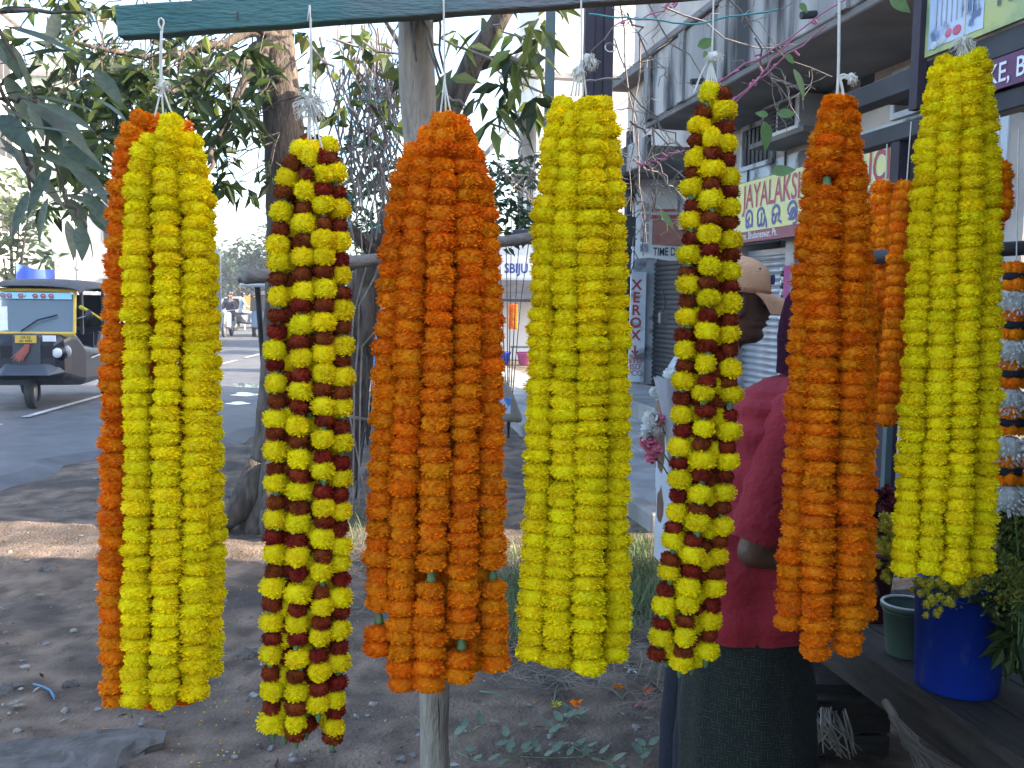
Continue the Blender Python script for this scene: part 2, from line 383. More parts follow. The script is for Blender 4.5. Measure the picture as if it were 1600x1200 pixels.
sheet('ground', axis(-600, 600, -5, 4.6, 0.04, 26), axis(-600, 1500, 2.2, 10, 0.04, 30), ground_z, M['dirt'], kind='structure')
ys = np.concatenate([np.arange(-40, 6, 2.0), np.arange(6, 30, 0.15), np.arange(30, 60, 1.0), np.geomspace(60, 420, 20)])
mb = MB(); ex = road_edge(ys)
for i in range(len(ys)-1):
    for k, (a, b) in enumerate(((-1.0, -0.62), (-0.62, -0.25), (-0.25, -0.03), (-0.03, 0.0))):
        def pt(j, s): 
            w = 9.5; z = 0.012 + 0.02*(1-(2*s+1)**2)
            return (ex[j] + s*w, ys[j], z if s < 0 else -0.07)
        mb.add([pt(i, a), pt(i, b), pt(i+1, b), pt(i+1, a)], [(0, 1, 2, 3)])
mb.build('road', M['asphalt'], kind='structure')
# far lane and verge on the left, worn edge line
mb = MB()
lp = [G(-200, 720), G(0, 668), G(160, 622), G(345, 572), G(415, 553), G(470, 536)]
for i in range(len(lp)-1):
    a, b = lp[i], lp[i+1]; n_ = 10
    for j in range(n_):
        if rnd.random() < 0.12: continue
        p = a.lerp(b, j/n_); q = a.lerp(b, (j+0.97)/n_); w = Vector((0.05, 0, 0))
        mb.add([p-w+Vector((0, 0, .045)), p+w+Vector((0, 0, .045)), q+w+Vector((0, 0, .045)), q-w+Vector((0, 0, .045))], [(0, 1, 2, 3)])
mb.build('road_edge_line', M['paint_line'], kind='structure')
# puddles at the broken edge of the tar
for (x, y, rx, ry, s) in ((393, 604, 0.34, 0.5, 1), (384, 618, 0.22, 0.26, 2), (372, 632, 0.16, 0.16, 3)):
    c = G(x, y); mb = MB(); n_ = 26; rg = random.Random(s)
    ring = [(c.x + rx*(1+0.35*math.sin(3*a+s)+rg.uniform(-.1, .1))*math.cos(a), c.y + ry*(1+0.3*math.cos(2*a+s))*math.sin(a), 0.021) for a in [2*math.pi*k/n_ for k in range(n_)]]
    mb.add(ring, [tuple(range(n_))])
    mb.build('puddle', M['water'], label='shallow puddle reflecting the sky at the broken road edge, ' + ('farthest of three' if s == 1 else 'middle of three' if s == 2 else 'nearest of three'), cat='puddle', group='puddles at the road edge')
# paved forecourt before the shops and its kerb
mb = MB(); slabs = empty('forecourt', (3.6, 10, 0)); slabs['kind'] = 'structure'
yy = 6.4
while yy < 24:
    for k, (x0, x1) in enumerate(((2.35, 3.12), (3.13, 3.9))):
        t = MB(); dz = rnd.uniform(-.008, .008)
        t.hull((x0, yy+.006, -.1), (x1, yy+1.194, 0.065+dz))
        t.build('paving_slab', M['concrete'], slabs, bev=0.008)
    yy += 1.2
MB().hull((2.2, 6.4, -.12), (2.34, 24, 0.11)).build('kerb', M['concrete'], kind='structure', bev=0.015)
MB().hull((3.92, 6.0, -.05), (4.95, 15.25, 0.28)).build('plinth', M['concrete'], kind='structure', bev=0.015)
# shallow drain channel and sandy verge come with the dirt sheet

# ------------------------------------------------------------------ shop building on the right
B = empty('shop_building', (6.2, 10.5, 0), label='weathered two-storey shop building with stained balcony and shutters', cat='building')
def part(name, mat, fn, parent=B, bev=0.0, smooth=False, **kw):
    mb = MB(); fn(mb); return mb.build(name, mat, parent, bev=bev, smooth=smooth, **kw)
FX = 4.7
part('upper_wall', M['plaster'], lambda m: m.hull((FX, 6.2, 2.9), (9, 15.2, 5.0)))
part('shop_back', M['dark_in'], lambda m: (m.hull((5.5, 6.2, 0), (9, 15.2, 2.9))))
part('end_wall', M['plaster'], lambda m: m.hull((FX, 15.2, 0), (9, 15.4, 5.0)))
part('end_wall', M['plaster'], lambda m: m.hull((FX, 6.0, 0), (9, 6.2, 5.0)))
part('lintel', M['plaster_blue'], lambda m: m.hull((FX-.012, 6.2, 2.60), (FX+.8, 15.2, 3.16)))
part('balcony_slab', M['slab_dark'], lambda m: m.hull((3.62, 6.05, 3.64), (FX-.002, 11.15, 3.76)), bev=0.01)
def parapet(m):
    m.hull((3.60, 6.05, 3.70), (3.72, 11.2, 4.42)); m.hull((3.722, 11.08, 3.762), (FX-.003, 11.2, 4.42))
part('balcony_parapet', M['grime'], parapet, bev=0.01)
def coping(m):
    m.hull((3.55, 6.05, 4.421), (3.77, 11.25, 4.50)); m.hull((3.772, 11.03, 4.421), (FX-.004, 11.25, 4.50))
part('coping', M['slab_dark'], coping, bev=0.012)
for y0 in (6.5, 7.6, 8.7, 9.8, 10.85):
    part('parapet_pilaster', M['grime'], lambda m: m.hull((3.57, y0, 3.70), (3.598, y0+.16, 4.42)))
for y0 in (7.0, 9.3):
    part('stain_pipe', M['black_rubber'], lambda m: m.tube([(3.63, y0, 3.80), (3.48, y0, 3.78)], 0.03, 8))
part('canopy', M['slab_dark'], lambda m: m.hull((3.75, 11.3, 3.30), (FX-.002, 15.3, 3.48)), bev=0.01)
part('canopy_edge', M['grime'], lambda m: m.hull((3.70, 11.28, 3.26), (3.748, 15.32, 3.60)), bev=0.01)
part('roof_slab', M['slab_dark'], lambda m: m.hull((4.4, 6.03, 5.0), (9.2, 15.5, 5.14)), bev=0.01)
part('shade_storey', M['plaster'], lambda m: m.hull((4.72, 8.6, 5.141), (9, 15.2, 7.0)))  # unseen storey added to keep the sun off the rickshaw
part('shade_storey_slab', M['slab_dark'], lambda m: m.hull((4.5, 8.5, 7.0), (9.1, 15.3, 7.12)))
# window with louvres, ventilator hole, ledge with cooler
def window(y0, y1, z0, z1, nm='window'):
    w = part(nm, M['dark_in'], lambda m: m.hull((FX-.02, y0, z0), (FX-.004, y1, z1)))
    fr = MB(); t = 0.05
    for a, b in (((y0-t, z0-t), (y1+t, z0)), ((y0-t, z1), (y1+t, z1+t)), ((y0-t, z0), (y0, z1)), ((y1, z0), (y1+t, z1))):
        fr.hull((FX-.05, a[0], a[1]), (FX-.002, b[0], b[1]))
    fr.build('frame', M['plaster_blue'], w)
    n_ = 7
    for k in range(n_):
        l = MB(); yk = y0 + (y1-y0)*(k+.5)/n_
        l.hull((FX-.035, yk-.035, z0+.01), (FX-.022, yk+.03, z1-.01)); l.build('louvre', M['frame_grey'], w)
    return w
window(9.95, 10.70, 3.17, 3.58)
window(7.2, 7.6, 3.22, 3.52, 'ventilator_window')
part('vent_hole', M['dark_in'], lambda m: m.hull((FX-.008, 8.0, 3.52), (FX-.003, 8.22, 3.70)))
lg = part('ledge', M['slab_dark'], lambda m: m.hull((4.32, 8.55, 3.22), (FX-.003, 9.75, 3.27)))
ac = empty('window_cooler', (4.5, 9.2, 3.27), label='boxy grey window air cooler with grille on a ledge under the balcony', cat='air cooler')
MB().hull((4.36, 8.75, 3.27), (4.68, 9.55, 3.62)).build('housing', M['shutter'], ac, bev=0.01)
MB().hull((4.345, 8.82, 3.32), (4.358, 9.15, 3.58)).build('grille_opening', M['dark_in'], ac)
MB().hull((4.345, 9.22, 3.32), (4.358, 9.48, 3.58)).build('grille_opening', M['dark_in'], ac)
for k in range(6):
    MB().hull((4.334, 8.82, 3.34+k*.042), (4.344, 9.48, 3.35+k*.042)).build('grille_bar', M['frame_grey'], ac)
MB().hull((4.36, 9.552, 3.31), (4.66, 9.562, 3.58)).build('side_vent', M['dark_in'], ac)
dp = part('downpipe', M['plaster_blue'], lambda m: (m.tube([(4.62, 8.45, 3.63), (4.62, 8.45, 3.18), (4.62, 8.45, 0.3)], 0.055, 10)))
MB().lathe([(0.06, 0), (0.075, .05), (0.10, .16), (0.105, .18)], (4.60, 8.45, 3.18), 12).build('hopper', M['plaster_blue'], dp, smooth=True)
for yk in (10.55, 9.62):
    part('conduit', M['frame_grey'], lambda m: m.tube([(FX-.03, yk, 3.2), (FX-.03, yk, 2.9)], 0.012, 6))
# ground floor bays: pilasters, shutters
for y0, y1 in ((14.85, 15.2), (10.95, 11.2), (9.35, 9.55), (7.2, 7.45), (6.2, 6.45)):
    part('pilaster', M['plaster_blue'] if y0 > 14 else M['plaster'], lambda m: m.hull((FX-.02, y0, 0.28), (FX+.6, y1, 2.6)))
def shutter(y0, y1, z0, z1, mat, x=FX+.16):
    s = part('rolling_shutter', mat, lambda m: m.hull((x+.02, y0, z0), (x+.04, y1, z1)))
    n_ = int((z1-z0)/0.075)
    me = MB().tube([(x+.02, y0, 0), (x+.02, y1, 0)], 0.040, 6, flat=0.9).mesh('slat', mat, smooth=True)
    for k in range(n_): inst('slat', me, s, Matrix.Translation((0, 0, z0+.04+k*.075)))
    return s
shutter(9.56, 10.94, .28, 2.22, M['shutter'])
shutter(11.21, 14.84, .28, 2.3, M['dark_shutter'], FX+.35)
shutter(7.46, 9.34, 1.55, 2.3, M['dark_shutter'], FX+.3)
part('shutter_box', M['plank_pale'], lambda m: m.hull((FX-.01, 7.5, 2.05), (FX+.25, 9.3, 2.24)))
# magenta door jamb with chequer trim beside the grey shutter
jb = part('painted_jamb', pm('magenta_paint', (0.30, 0.03, 0.16), (0.36, 0.05, 0.2), 4, 0.6), lambda m: m.hull((FX-.045, 9.36, 0.3), (FX-.022, 9.52, 2.0)))
for k in range(26):
    for j in range(2):
        MB().hull((FX-.05, 9.53+j*.03, .32+k*.064+(j*.032)), (FX-.022, 9.558+j*.03, .35+k*.064+(j*.032))).build('trim_tile', M['dark_in'] if (k+j) % 2 else M['sign_white'], jb)
part('niche_frame', M['plank_pale'], lambda m: (m.hull((FX-.06, 9.15, 1.62), (FX-.05, 9.34, 2.02)), m.hull((FX-.066, 9.18, 1.66), (FX-.061, 9.31, 1.98))))
# shop sign
S = empty('shop_sign', (FX-.2, 9.1, 2.28), label='pale yellow shop signboard with red lettering above maroon address strip', cat='sign')
SX = FX-.16; SY0, SY1 = 10.80, XP(1413, 260, FX-.16).y
SJ = XP(1161, 340, SX).y; SE = XP(1407, 260, SX).y
nS = (0, -1, 0); up = (0, 0, 1)
MB().hull((SX, SY1, 2.40), (SX+.05, SY0, 2.95)).build('board', M['sign_yellow'], S)
MB().hull((SX-.002, SY1, 2.28), (SX+.05, SY0, 2.398)).build('address_strip', M['sign_maroon'], S)
MB().hull((SX+.052, SY1, 2.26), (SX+.10, SY0, 2.97)).build('backing_frame', M['frame_grey'], S)
mb = MB(); text_mb(mb, 'JAYALAKSHMI AGENCIE', (SX, SJ, 2.655), nS, up, .37, bold=0.034, depth=0.003, fit=SJ-SE)
mb.build('name_outline', M['sign_white'], S)
mb = MB(); text_mb(mb, 'JAYALAKSHMI AGENCIE', (SX, SJ, 2.655), nS, up, .37, bold=0.012, depth=0.006, fit=SJ-SE)
mb.build('name_lettering', M['sign_red'], S)
mb = MB(); text_mb(mb, 'Acharya Vihar Kalpana Square, Bhubaneswar, Ph.', (SX-.002, SJ+1.12, 2.315), nS, up, .11, bold=0.006, sx=0.92, depth=0.004)
mb.build('address_lettering', M['sign_white'], S)
mb = MB(); w = 0.034
def gl(ox, strokes):
    for s_ in strokes: stroke(mb, [(ox+x*.2, y*.2) for x, y in s_], w, (SX, SJ, 2.44), nS, up, depth=0.004)
gl(0.08, [arc(.45, .5, .42, .42, 200, -20), arc(.62, .32, .25, .25, 20, -250), arc(.28, .22, .2, .2, 100, 330), [(.87, .45), (.87, 0)]])
gl(0.38, [arc(.45, .55, .42, .38, 200, 0), arc(.3, .25, .22, .25, 130, 360), [(.52, .3), (.55, .7)], arc(.7, .3, .22, .3, 180, 370), [(.9, .5), (1.15, .15), (1.2, -.15)]])
gl(0.74, [arc(.45, .5, .42, .42, 190, -10), arc(.25, .25, .2, .22, 60, 380), [(.45, .3), (.6, .5), (.85, .42)], [(.87, .5), (.75, .15), (1.15, 0)]])
gl(1.10, [arc(.5, .5, .48, .44, 180, 0), [(.02, .45), (.3, .3), (.1, .12), (.45, .1)], arc(.6, .35, .26, .26, 0, 360), [(.98, .5), (.98, -.1), (.6, -.2)], [(.35, .15), (.8, .6)]])
gl(1.46, [arc(.45, .55, .42, .38, 190, -10), [(.87, .5), (.87, 0)], arc(.4, .25, .25, .25, 0, 330), [(.87, .6), (1.2, .95)]])
gl(1.95, [arc(.45, .5, .42, .42, 200, -20), arc(.5, .28, .24, .24, 0, 340), [(.87, .45), (.87, 0)]])
gl(2.30, [arc(.45, .5, .42, .42, 190, -10), [(.1, .5), (.3, .1), (.6, .1), (.87, .5)]])
gl(2.62, [arc(.45, .5, .42, .42, 200, -20), arc(.5, .28, .24, .24, 0, 340), [(.87, .45), (.87, 0)]])
mb.build('script_lettering', M['sign_blue'], S)
# pilaster lettering XEROX
Z = empty('painted_pilaster_sign', (FX-.06, 15.0, 0.3), label='narrow white pilaster painted with red XEROX lettering down its face', cat='sign')
p1 = XP(984, 452, FX-.08); p2 = XP(1000, 452, FX-.08)
# the notice faces the approach: board turned toward the camera at the corner
zc = Vector((4.74, 14.78, 0.32)); zr = Vector((math.cos(YAW+R(4)), -math.sin(YAW+R(4)), 0)); 
MB().prism([zc-zr*.10, zc+zr*.14, zc+zr*.14+Vector((0, 0, 1.75)), zc-zr*.10+Vector((0, 0, 1.75))], zr.cross(Vector((0, 0, 1)))*-.05).build('board', M['plaster_blue'], Z)
mb = MB()
for i, ch in enumerate('XEROX'): text_mb(mb, ch, zc+zr*-.01+Vector((0, 0, 1.47-i*.20)), zr, up, .23, bold=.022, align='CENTER', depth=.006)
stroke(mb, [(0.0, .58), (0.0, .47)], .03, zc+zr*-.01, zr, up, depth=.006); stroke(mb, [(-.05, .50), (0, .44), (.05, .50)], .03, zc+zr*-.01, zr, up, depth=.008)
for i, ch in enumerate(('STD', 'ISD', 'PCO')): text_mb(mb, ch, zc+zr*-.0+Vector((0, 0, .30-i*.10)), zr, up, .12, bold=.006, align='CENTER', depth=.006)
mb.build('lettering', M['sign_red'], Z)
# notice hoarding over the dark bay
c = P(992, 405, 13.6); hr = (r0*0.96 + Vector((0, -1, 0))*0.25).normalized(); hn = hr.cross(Vector((0, 0, 1)))
H_ = empty('hoarding', c, label='curling white notice hoarding with small photo squares and TIME lettering', cat='hoarding')
def quad3(mb, o, a, b, w, h, d, m=0):
    q = o + hr*a + Vector((0, 0, b)) - hn*-d
    mb.add([q, q+hr*w, q+hr*w+Vector((0, 0, h)), q+Vector((0, 0, h))], [(0, 1, 2, 3)], m)
mb = MB(); rings = []
for i in range(9):
    t = i/8; off = hn*(0.03*math.sin(t*5) + 0.02)
    rings.append([c+hr*(t*.78)+off*1.0+Vector((0, 0, 0.02*math.sin(t*7))), c+hr*(t*.78)+off*.3+Vector((0, 0, 1.26-0.03*t))])
mb.loft(rings, cap=False, close=False); mb.build('sheet', M['sign_white'], H_, smooth=True)
o_ = c - hn*-0.075
mb = MB(); quad3(mb, o_, .24, .20, .5, .34, .0); mb.build('brick_picture', pm('print_brick', (0.30, 0.10, 0.075), (0.38, 0.16, 0.12), 9, .6), H_)
for k in range(5):
    mb = MB(); quad3(mb, o_, .08, .10+k*.14, .11, .11, .004); mb.build('photo_square', pm('print_photo%d' % k, (0.10+.05*k, .16, .30-.04*k), (.45, .42, .40), 30, .5), H_)
mb = MB(); quad3(mb, o_, .2, .56, .56, .05, .002); quad3(mb, o_, .2, .66, .5, .03, .002); mb.build('print_strip', M['sign_red'], H_)
mb = MB(); text_mb(mb, 'TIME DHL', o_+hr*.26+Vector((0, 0, .05)), hr, up, .16, bold=.012, sx=.62, depth=.008); mb.build('lettering', M['dark_in'], H_)
# dark service pipe with tangled wires at the corner
U = empty('service_pole', P(974, 600, 13.4), label='dark service pole with fuse box and tangled wires at the shop corner', cat='pole')
a = P(974, 620, 13.4); a.z = 0
MB().tube([a, a+Vector((0, 0, 3.9))], 0.055, 10).build('pole', M['frame_grey'], U, smooth=True)
MB().hull(a+Vector((-.10, -.12, 2.35)), a+Vector((.08, -.056, 2.75))).build('fuse_box', M['dark_shutter'], U, bev=.01)
mb = MB()
for k in range(14):
    z0 = rnd.uniform(2.2, 3.8); pts = [a+Vector((rnd.uniform(-.15, .15)*s, -.06-rnd.uniform(0, .05), z0-0.9*s*rnd.uniform(.2, .8))) for s in np.linspace(0, 1, 6)]
    mb.tube(pts, 0.008, 4, cap=False)
mb.build('wire_tangle', M['wire'], U, kind='stuff')
m1 = P(1036, 497, 14.0); mt = empty('meter_box', m1, label='small pale meter box hanging askew in the dark shop bay', cat='box')
mb = MB(); mb.box(m1, (.14, .06, .16), rz=.3); mb.build('case', M['plank_pale'], mt, bev=.01)
MB().tube([m1+Vector((0, 0, .08)), m1+Vector((.03, 0, .22)), m1+Vector((.0, .02, .4))], .008, 5).build('cable', M['wire'], mt)

# unseen block added for shade, its side slanted to pass the sun strip
B2 = empty('shade_building', (6.5, 0, 0), label='unseen plastered block right of the alley, added to shade the stall', cat='building')
part('wall', M['plaster'], lambda m: m.prism([(4.75, -7, 0), (4.75, 5.08, 0), (9, 4.05, 0), (9, -7, 0)], (0, 0, 4.9)), B2)
part('roof_slab', M['slab_dark'], lambda m: m.prism([(4.65, -7, 4.9), (4.65, 5.10, 4.9), (9, 4.07, 4.9), (9, -7, 4.9)], (0, 0, .14)), B2)

# ------------------------------------------------------------------ houses further along on the right
def house(name, lo, hi, wall, label, rows, cols, face='-x', roof=True, win=M['dark_in'], sill=M['concrete'], extra=None):
    lo = Vector(lo); hi = Vector(hi)
    h = empty(name, ((lo.x+hi.x)/2, (lo.y+hi.y)/2, 0), label=label, cat='building')
    MB().hull(lo, hi).build('wall', wall, h)
    if roof: 
        MB().hull((lo.x-.25, lo.y-.25, hi.z), (hi.x+.25, hi.y+.25, hi.z+.16)).build('roof_slab', M['concrete'], h)
        MB().hull((lo.x, lo.y, hi.z+.161), (hi.x, lo.y+.12, hi.z+.8)).build('roof_parapet', wall, h)
    for fc in face.split(','):
        for r_ in range(rows):
            for c_ in range(cols):
                z0 = lo.z+1.0+r_*3.1; z1 = z0+1.3
                if z1 > hi.z-.2: continue
                if fc in ('-x', '+x'):
                    y0 = lo.y + (hi.y-lo.y)*(c_+.28)/cols; y1 = lo.y + (hi.y-lo.y)*(c_+.72)/cols; s = -1 if fc == '-x' else 1; x = lo.x if s < 0 else hi.x
                    w = MB().hull((x+s*.02, y0, z0), (x-s*.02, y1, z1)).build('window', win, h)
                    fr = MB(); ym = (y0+y1)/2
                    for q in (y0, ym, y1): fr.hull((x+s*.021, q-.03, z0), (x+s*.05, q+.03, z1))
                    fr.build('frame', M['plank_pale'], w); MB().hull((x+s*.005, y0-.12, z1+.03), (x+s*.5, y1+.12, z1+.1)).build('sunshade', sill, w)
                else:
                    x0 = lo.x + (hi.x-lo.x)*(c_+.28)/cols; x1 = lo.x + (hi.x-lo.x)*(c_+.72)/cols; y = lo.y
                    w = MB().hull((x0, y-.02, z0), (x1, y+.02, z1)).build('window', win, h)
                    fr = MB(); xm = (x0+x1)/2
                    for q in (x0, xm, x1): fr.hull((q-.03, y-.05, z0), (q+.03, y-.021, z1))
                    fr.build('frame', M['plank_pale'], w); MB().hull((x0-.12, y-.5, z1+.03), (x1+.12, y-.005, z1+.1)).build('sunshade', sill, w)
    return h
M['wall_white'] = pm('wall_white', (0.62, 0.63, 0.64), (0.70, 0.70, 0.70), .7, .9, c3=(.4, .39, .38), s3=.5, t3=(.55, .8))
M['wall_cream'] = pm('wall_cream', (0.60, 0.55, 0.42), (0.68, 0.63, 0.5), .7, .9, c3=(.4, .37, .32), s3=.5, t3=(.55, .8))
M['wall_pale_green'] = pm('wall_pale_green', (0.42, 0.50, 0.42), (0.5, 0.58, 0.5), .7, .9)
M['tile_red'] = pm('tile_red', (0.36, 0.10, 0.08), (0.45, 0.15, 0.11), 3, .8)
# house with sloping sunshades seen over the yellow garland
q = P(852, 300, 29)
hb = house('sunshade_house', (q.x-.3, q.y, 0), (q.x+5.2, q.y+3, 11.2), M['wall_white'], 'pale house with sloping concrete sunshades behind the fourth garland', 2, 2, '-x,-y')
def slope(m, z, x0=-1.35):
    a = Vector((q.x-.3, q.y-.9, z+.75)); 
    m.prism([(q.x-.302, q.y-.6, z-x0*1.1), (q.x-.302+x0, q.y-.6, z), (q.x-.302+x0, q.y-.6, z-.16), (q.x-.302, q.y-.6, z-x0*1.1-.18)], (0, 3.4, 0))
part('sunshade_slab', M['concrete'], lambda m: slope(m, 6.0, -1.5), hb)
part('sunshade_slab', M['concrete'], lambda m: slope(m, 8.8, -.7), hb)
part('balcony_slab', M['concrete'], lambda m: m.hull((q.x-.9, q.y-1.0, 8.0), (q.x+4, q.y-.62, 8.15)), hb)
for k in range(14):
    MB().tube([(q.x-.85+k*.3, q.y-.95, 8.15), (q.x-.85+k*.3, q.y-.95, 8.8)], .015, 5).build('baluster', M['steel'], hb)
# hoarding reading FASH on a roof
c = P(972, 66, 30); hh = empty('roof_hoarding', c, label='white roof hoarding with pink print and FASHION lettering', cat='hoarding')
MB().prism([c, c+r0*3.2, c+r0*3.2+Vector((0, 0, 2.2)), c+Vector((0, 0, 2.2))], r0.cross(Vector((0, 0, 1)))*-.1).build('panel', M['sign_white'], hh)
mb = MB(); text_mb(mb, 'FASHION', c+r0*.78+Vector((0, 0, 1.0)), r0, up, .5, bold=.01, depth=.12); mb.build('lettering', M['frame_grey'], hh)
mb = MB()
for k in range(7): mb.ball(c+r0*(.1+.09*k)-r0.cross(Vector((0, 0, 1)))*-.03+Vector((0, 0, .5+.25*(k % 3))), (.14, .05, .12), 8, 5)
mb.build('pink_print', M['tinsel_pink'], hh, smooth=True)
for k in (0.3, 2.8):
    b = c+r0*k+f*.15; MB().bar((b.x, b.y, 6), (b.x, b.y, c.z+2), .1, .1).build('prop', M['steel'], hh)
house('white_house', (c.x-1.2, c.y+.6, 0), (c.x+6, c.y+2.5, 7.6), M['wall_white'], 'tall white house with railing under the roof hoarding', 2, 3, '-x,-y')
# distant kiosk: flower stall under the BIJU board
k0 = G(776, 566); kd = 24.0
K = empty('distant_kiosk', k0, label='distant pale kiosk with blue lettered board and sloping awning', cat='kiosk')
kr = r0; ku = Vector((0, 0, 1)); kf = Vector((f.x, f.y, 0)).normalized()
MB().prism([k0+kf*1.2-kr*.6, k0+kf*1.2+kr*2.4, k0+kf*1.2+kr*2.4+ku*3.2, k0+kf*1.2-kr*.6+ku*3.2], kf*2).build('wall', M['wall_white'], K)
MB().prism([k0-kr*.3+ku*2.15, k0+kr*2.2+ku*2.15, k0+kr*2.2+ku*2.72, k0-kr*.3+ku*2.72], kf*.08).build('board', M['sign_white'], K)
mb = MB(); text_mb(mb, 'SBIJU', k0+kr*.16+ku*2.28, kr, ku, .34, bold=.02, sx=.8, depth=.01); mb.build('lettering', M['sign_blue'], K)
MB().prism([k0+kr*.98-kf*.004+ku*2.2, k0+kr*2.1-kf*.004+ku*2.2, k0+kr*2.1-kf*.004+ku*2.68, k0+kr*.98-kf*.004+ku*2.68], kf*.003).build('pink_panel', pm('pink_panel', (.5, .25, .3)), K)
MB().prism([k0-kr*.4+ku*1.55-kf*.5, k0-kr*.4+ku*1.62-kf*.5, k0-kr*.4+ku*2.12+kf*1.1, k0-kr*.4+ku*2.05+kf*1.1], kr*2.9).build('awning', M['frame_grey'], K)
for t in (.0, .9, 1.9): MB().tube([k0+kr*t-kf*.45, k0+kr*t-kf*.45+ku*1.58], .025, 6).build('post', M['steel'], K)
T_ = empty('kiosk_bench', k0+kr*.5-kf*.6, label='low green bench before the distant kiosk', cat='bench')
b0 = k0+kr*.35-kf*.9
MB().prism([b0+ku*.42, b0+kr*1.1+ku*.42, b0+kr*1.1+ku*.46, b0+ku*.46], kf*.4).build('seat', M['green_post'], T_)
for a_ in (.05, 1.05):
    for b_ in (.04, .36): MB().tube([b0+kr*a_+kf*b_, b0+kr*a_+kf*b_+ku*.42], .018, 6).build('leg', M['green_post'], T_)
for i, (t, mat, lab) in enumerate(((.15, M['bucket_blue'], 'blue plastic crate on the ground by the distant kiosk'), (.72, pm('pink_plastic', (.45, .08, .22)), 'pink plastic tub on the ground by the distant kiosk'))):
    b = k0+kr*t-kf*.75; MB().lathe([(.14, 0), (.16, .02), (.21, .30), (.23, .31), (.22, .29), (.13, .03)], b, 14).build('tub', mat, smooth=True, label=lab, cat='tub')

# ------------------------------------------------------------------ left side of the street
q = G(70, 560); q = Vector((-11.5, 30, 0))
house('white_apartment', (-22, 34, 0), (-13.5, 46, 13), M['wall_white'], 'tall sunlit white apartment house left of the road', 4, 3, '+x,-y')
house('cream_apartment', (-15, 52, 0), (-9.5, 62, 6.2), M['wall_white'], 'low pale house with red awning beyond the rickshaw', 2, 2, '+x,-y')
gcol = P(80, 340, 36); house('pale_green_tower', (gcol.x-.6, gcol.y, 0), (gcol.x+.6, gcol.y+1.2, 9.5), M['wall_pale_green'], 'narrow pale green stair tower beside the white apartment house', 0, 0)
ax = P(150, 415, 50); an = empty('red_awning', ax, label='faded red awning on the low pale house', cat='awning')
MB().prism([ax+Vector((-1.6, 0, 0)), ax+Vector((1.4, 0, -.9)), ax+Vector((1.4, 0, -1.0)), ax+Vector((-1.6, 0, -.1))], (0, 3, 0)).build('sheet', M['tile_red'], an)
MB().prism([ax+Vector((-.6, 0, 1.6)), ax+Vector((1.6, 0, .9)), ax+Vector((1.6, 0, .8)), ax+Vector((-.6, 0, 1.5))], (0, 3, 0)).build('sheet', M['tile_red'], an)
# blue tarpaulin on poles
t0 = P(26, 450, 22); t1 = P(86, 450, 22); ta = empty('tarpaulin', (t0.x, t0.y, 0), label='bright blue tarpaulin sheet tied upright behind the rickshaw', cat='tarpaulin')
mb = MB(); rings = []
for i in range(11):
    s = i/10; p = t0.lerp(t1, s) + Vector((0, .07*math.sin(s*9), 0)); top = 1.02 - .18*math.sin(s*2.4) - .12*s
    rings.append([Vector((p.x, p.y, p.z-1.3)), Vector((p.x, p.y+.05*math.sin(s*14), p.z-.1)), Vector((p.x, p.y, p.z+top*.55))])
mb.loft(rings, cap=False, close=False); mb.build('sheet', M['blue_tarp'], ta, smooth=True)
for p in (t0, t1): MB().tube([(p.x, p.y+.06, 0), (p.x, p.y+.06, p.z+.62)], .03, 6).build('post', M['pole_wood'], ta)
# street pole with wires, left
p = P(121, 440, 26); pl = empty('street_pole', (p.x, p.y, 0), label='thin street pole with insulators beyond the rickshaw', cat='pole')
MB().tube([(p.x, p.y, 0), (p.x, p.y, 4.9)], .045, 8).build('pole', M['concrete'], pl)
for z in (2.2, 3.0, 4.6): MB().lathe([(.05, 0), (.09, .03), (.09, .1), (.05, .13)], (p.x, p.y, z), 8).build('clamp', M['steel'], pl)
mb = MB()
for k in range(3):
    a = Vector((p.x, p.y, 4.7-.15*k)); b = Vector((p.x+14, p.y+25, 7.2-.2*k))
    mb.tube([a.lerp(b, s)-Vector((0, 0, 1.2*math.sin(math.pi*s))) for s in np.linspace(0, 1, 12)], .012, 4, cap=False)
mb.build('wires', M['wire'], pl)
# white railing posts and roadside clutter
for i in range(7):
    p = G(146+i*6, 472+0*i) if False else P(146+i*5, 455, 40)
    MB().lathe([(.07, 0), (.07, 1.3+.25*(i % 2)), (.10, 1.34+.25*(i % 2)), (.0, 1.5+.25*(i % 2))], (p.x, p.y, 0), 8).build('bollard_post', M['wall_white'], label=('leftmost', 'second', 'third', 'middle', 'third last', 'second last', 'rightmost')[i]+' white painted post of the roadside railing beyond the rickshaw', cat='post', group='white roadside posts')
# ------------------------------------------------------------------ vegetation
def leaf_geo(L, W, fold=0.18, bend=0.25, n=5):
    vs = []; fs = []
    for i in range(n+1):
        t = i/n; w = W/2*math.sin(math.pi*min(1, t**0.8*0.98+0.02))**0.9*(1-0.25*t) if 0 < i < n else (0.06*W if i == 0 else 0.0)
        x = L*t; z = -bend*L*t*t
        vs += [(x, -w, z+fold*w), (x, 0, z), (x, w, z+fold*w)]
    for i in range(n):
        a = 3*i; fs += [(a, a+3, a+4, a+1), (a+1, a+4, a+5, a+2)]
    return vs, fs
def frame(d, up=(0, 0, 1), roll=0.0):
    x = Vector(d).normalized(); u = Vector(up)
    y = u.cross(x)
    if y.length < 1e-3: y = Vector((0, 1, 0)).cross(x)
    y.normalize(); z = x.cross(y)
    m_ = Matrix((x, y, z)).transposed()
    return m_ @ Matrix.Rotation(roll, 3, 'X')
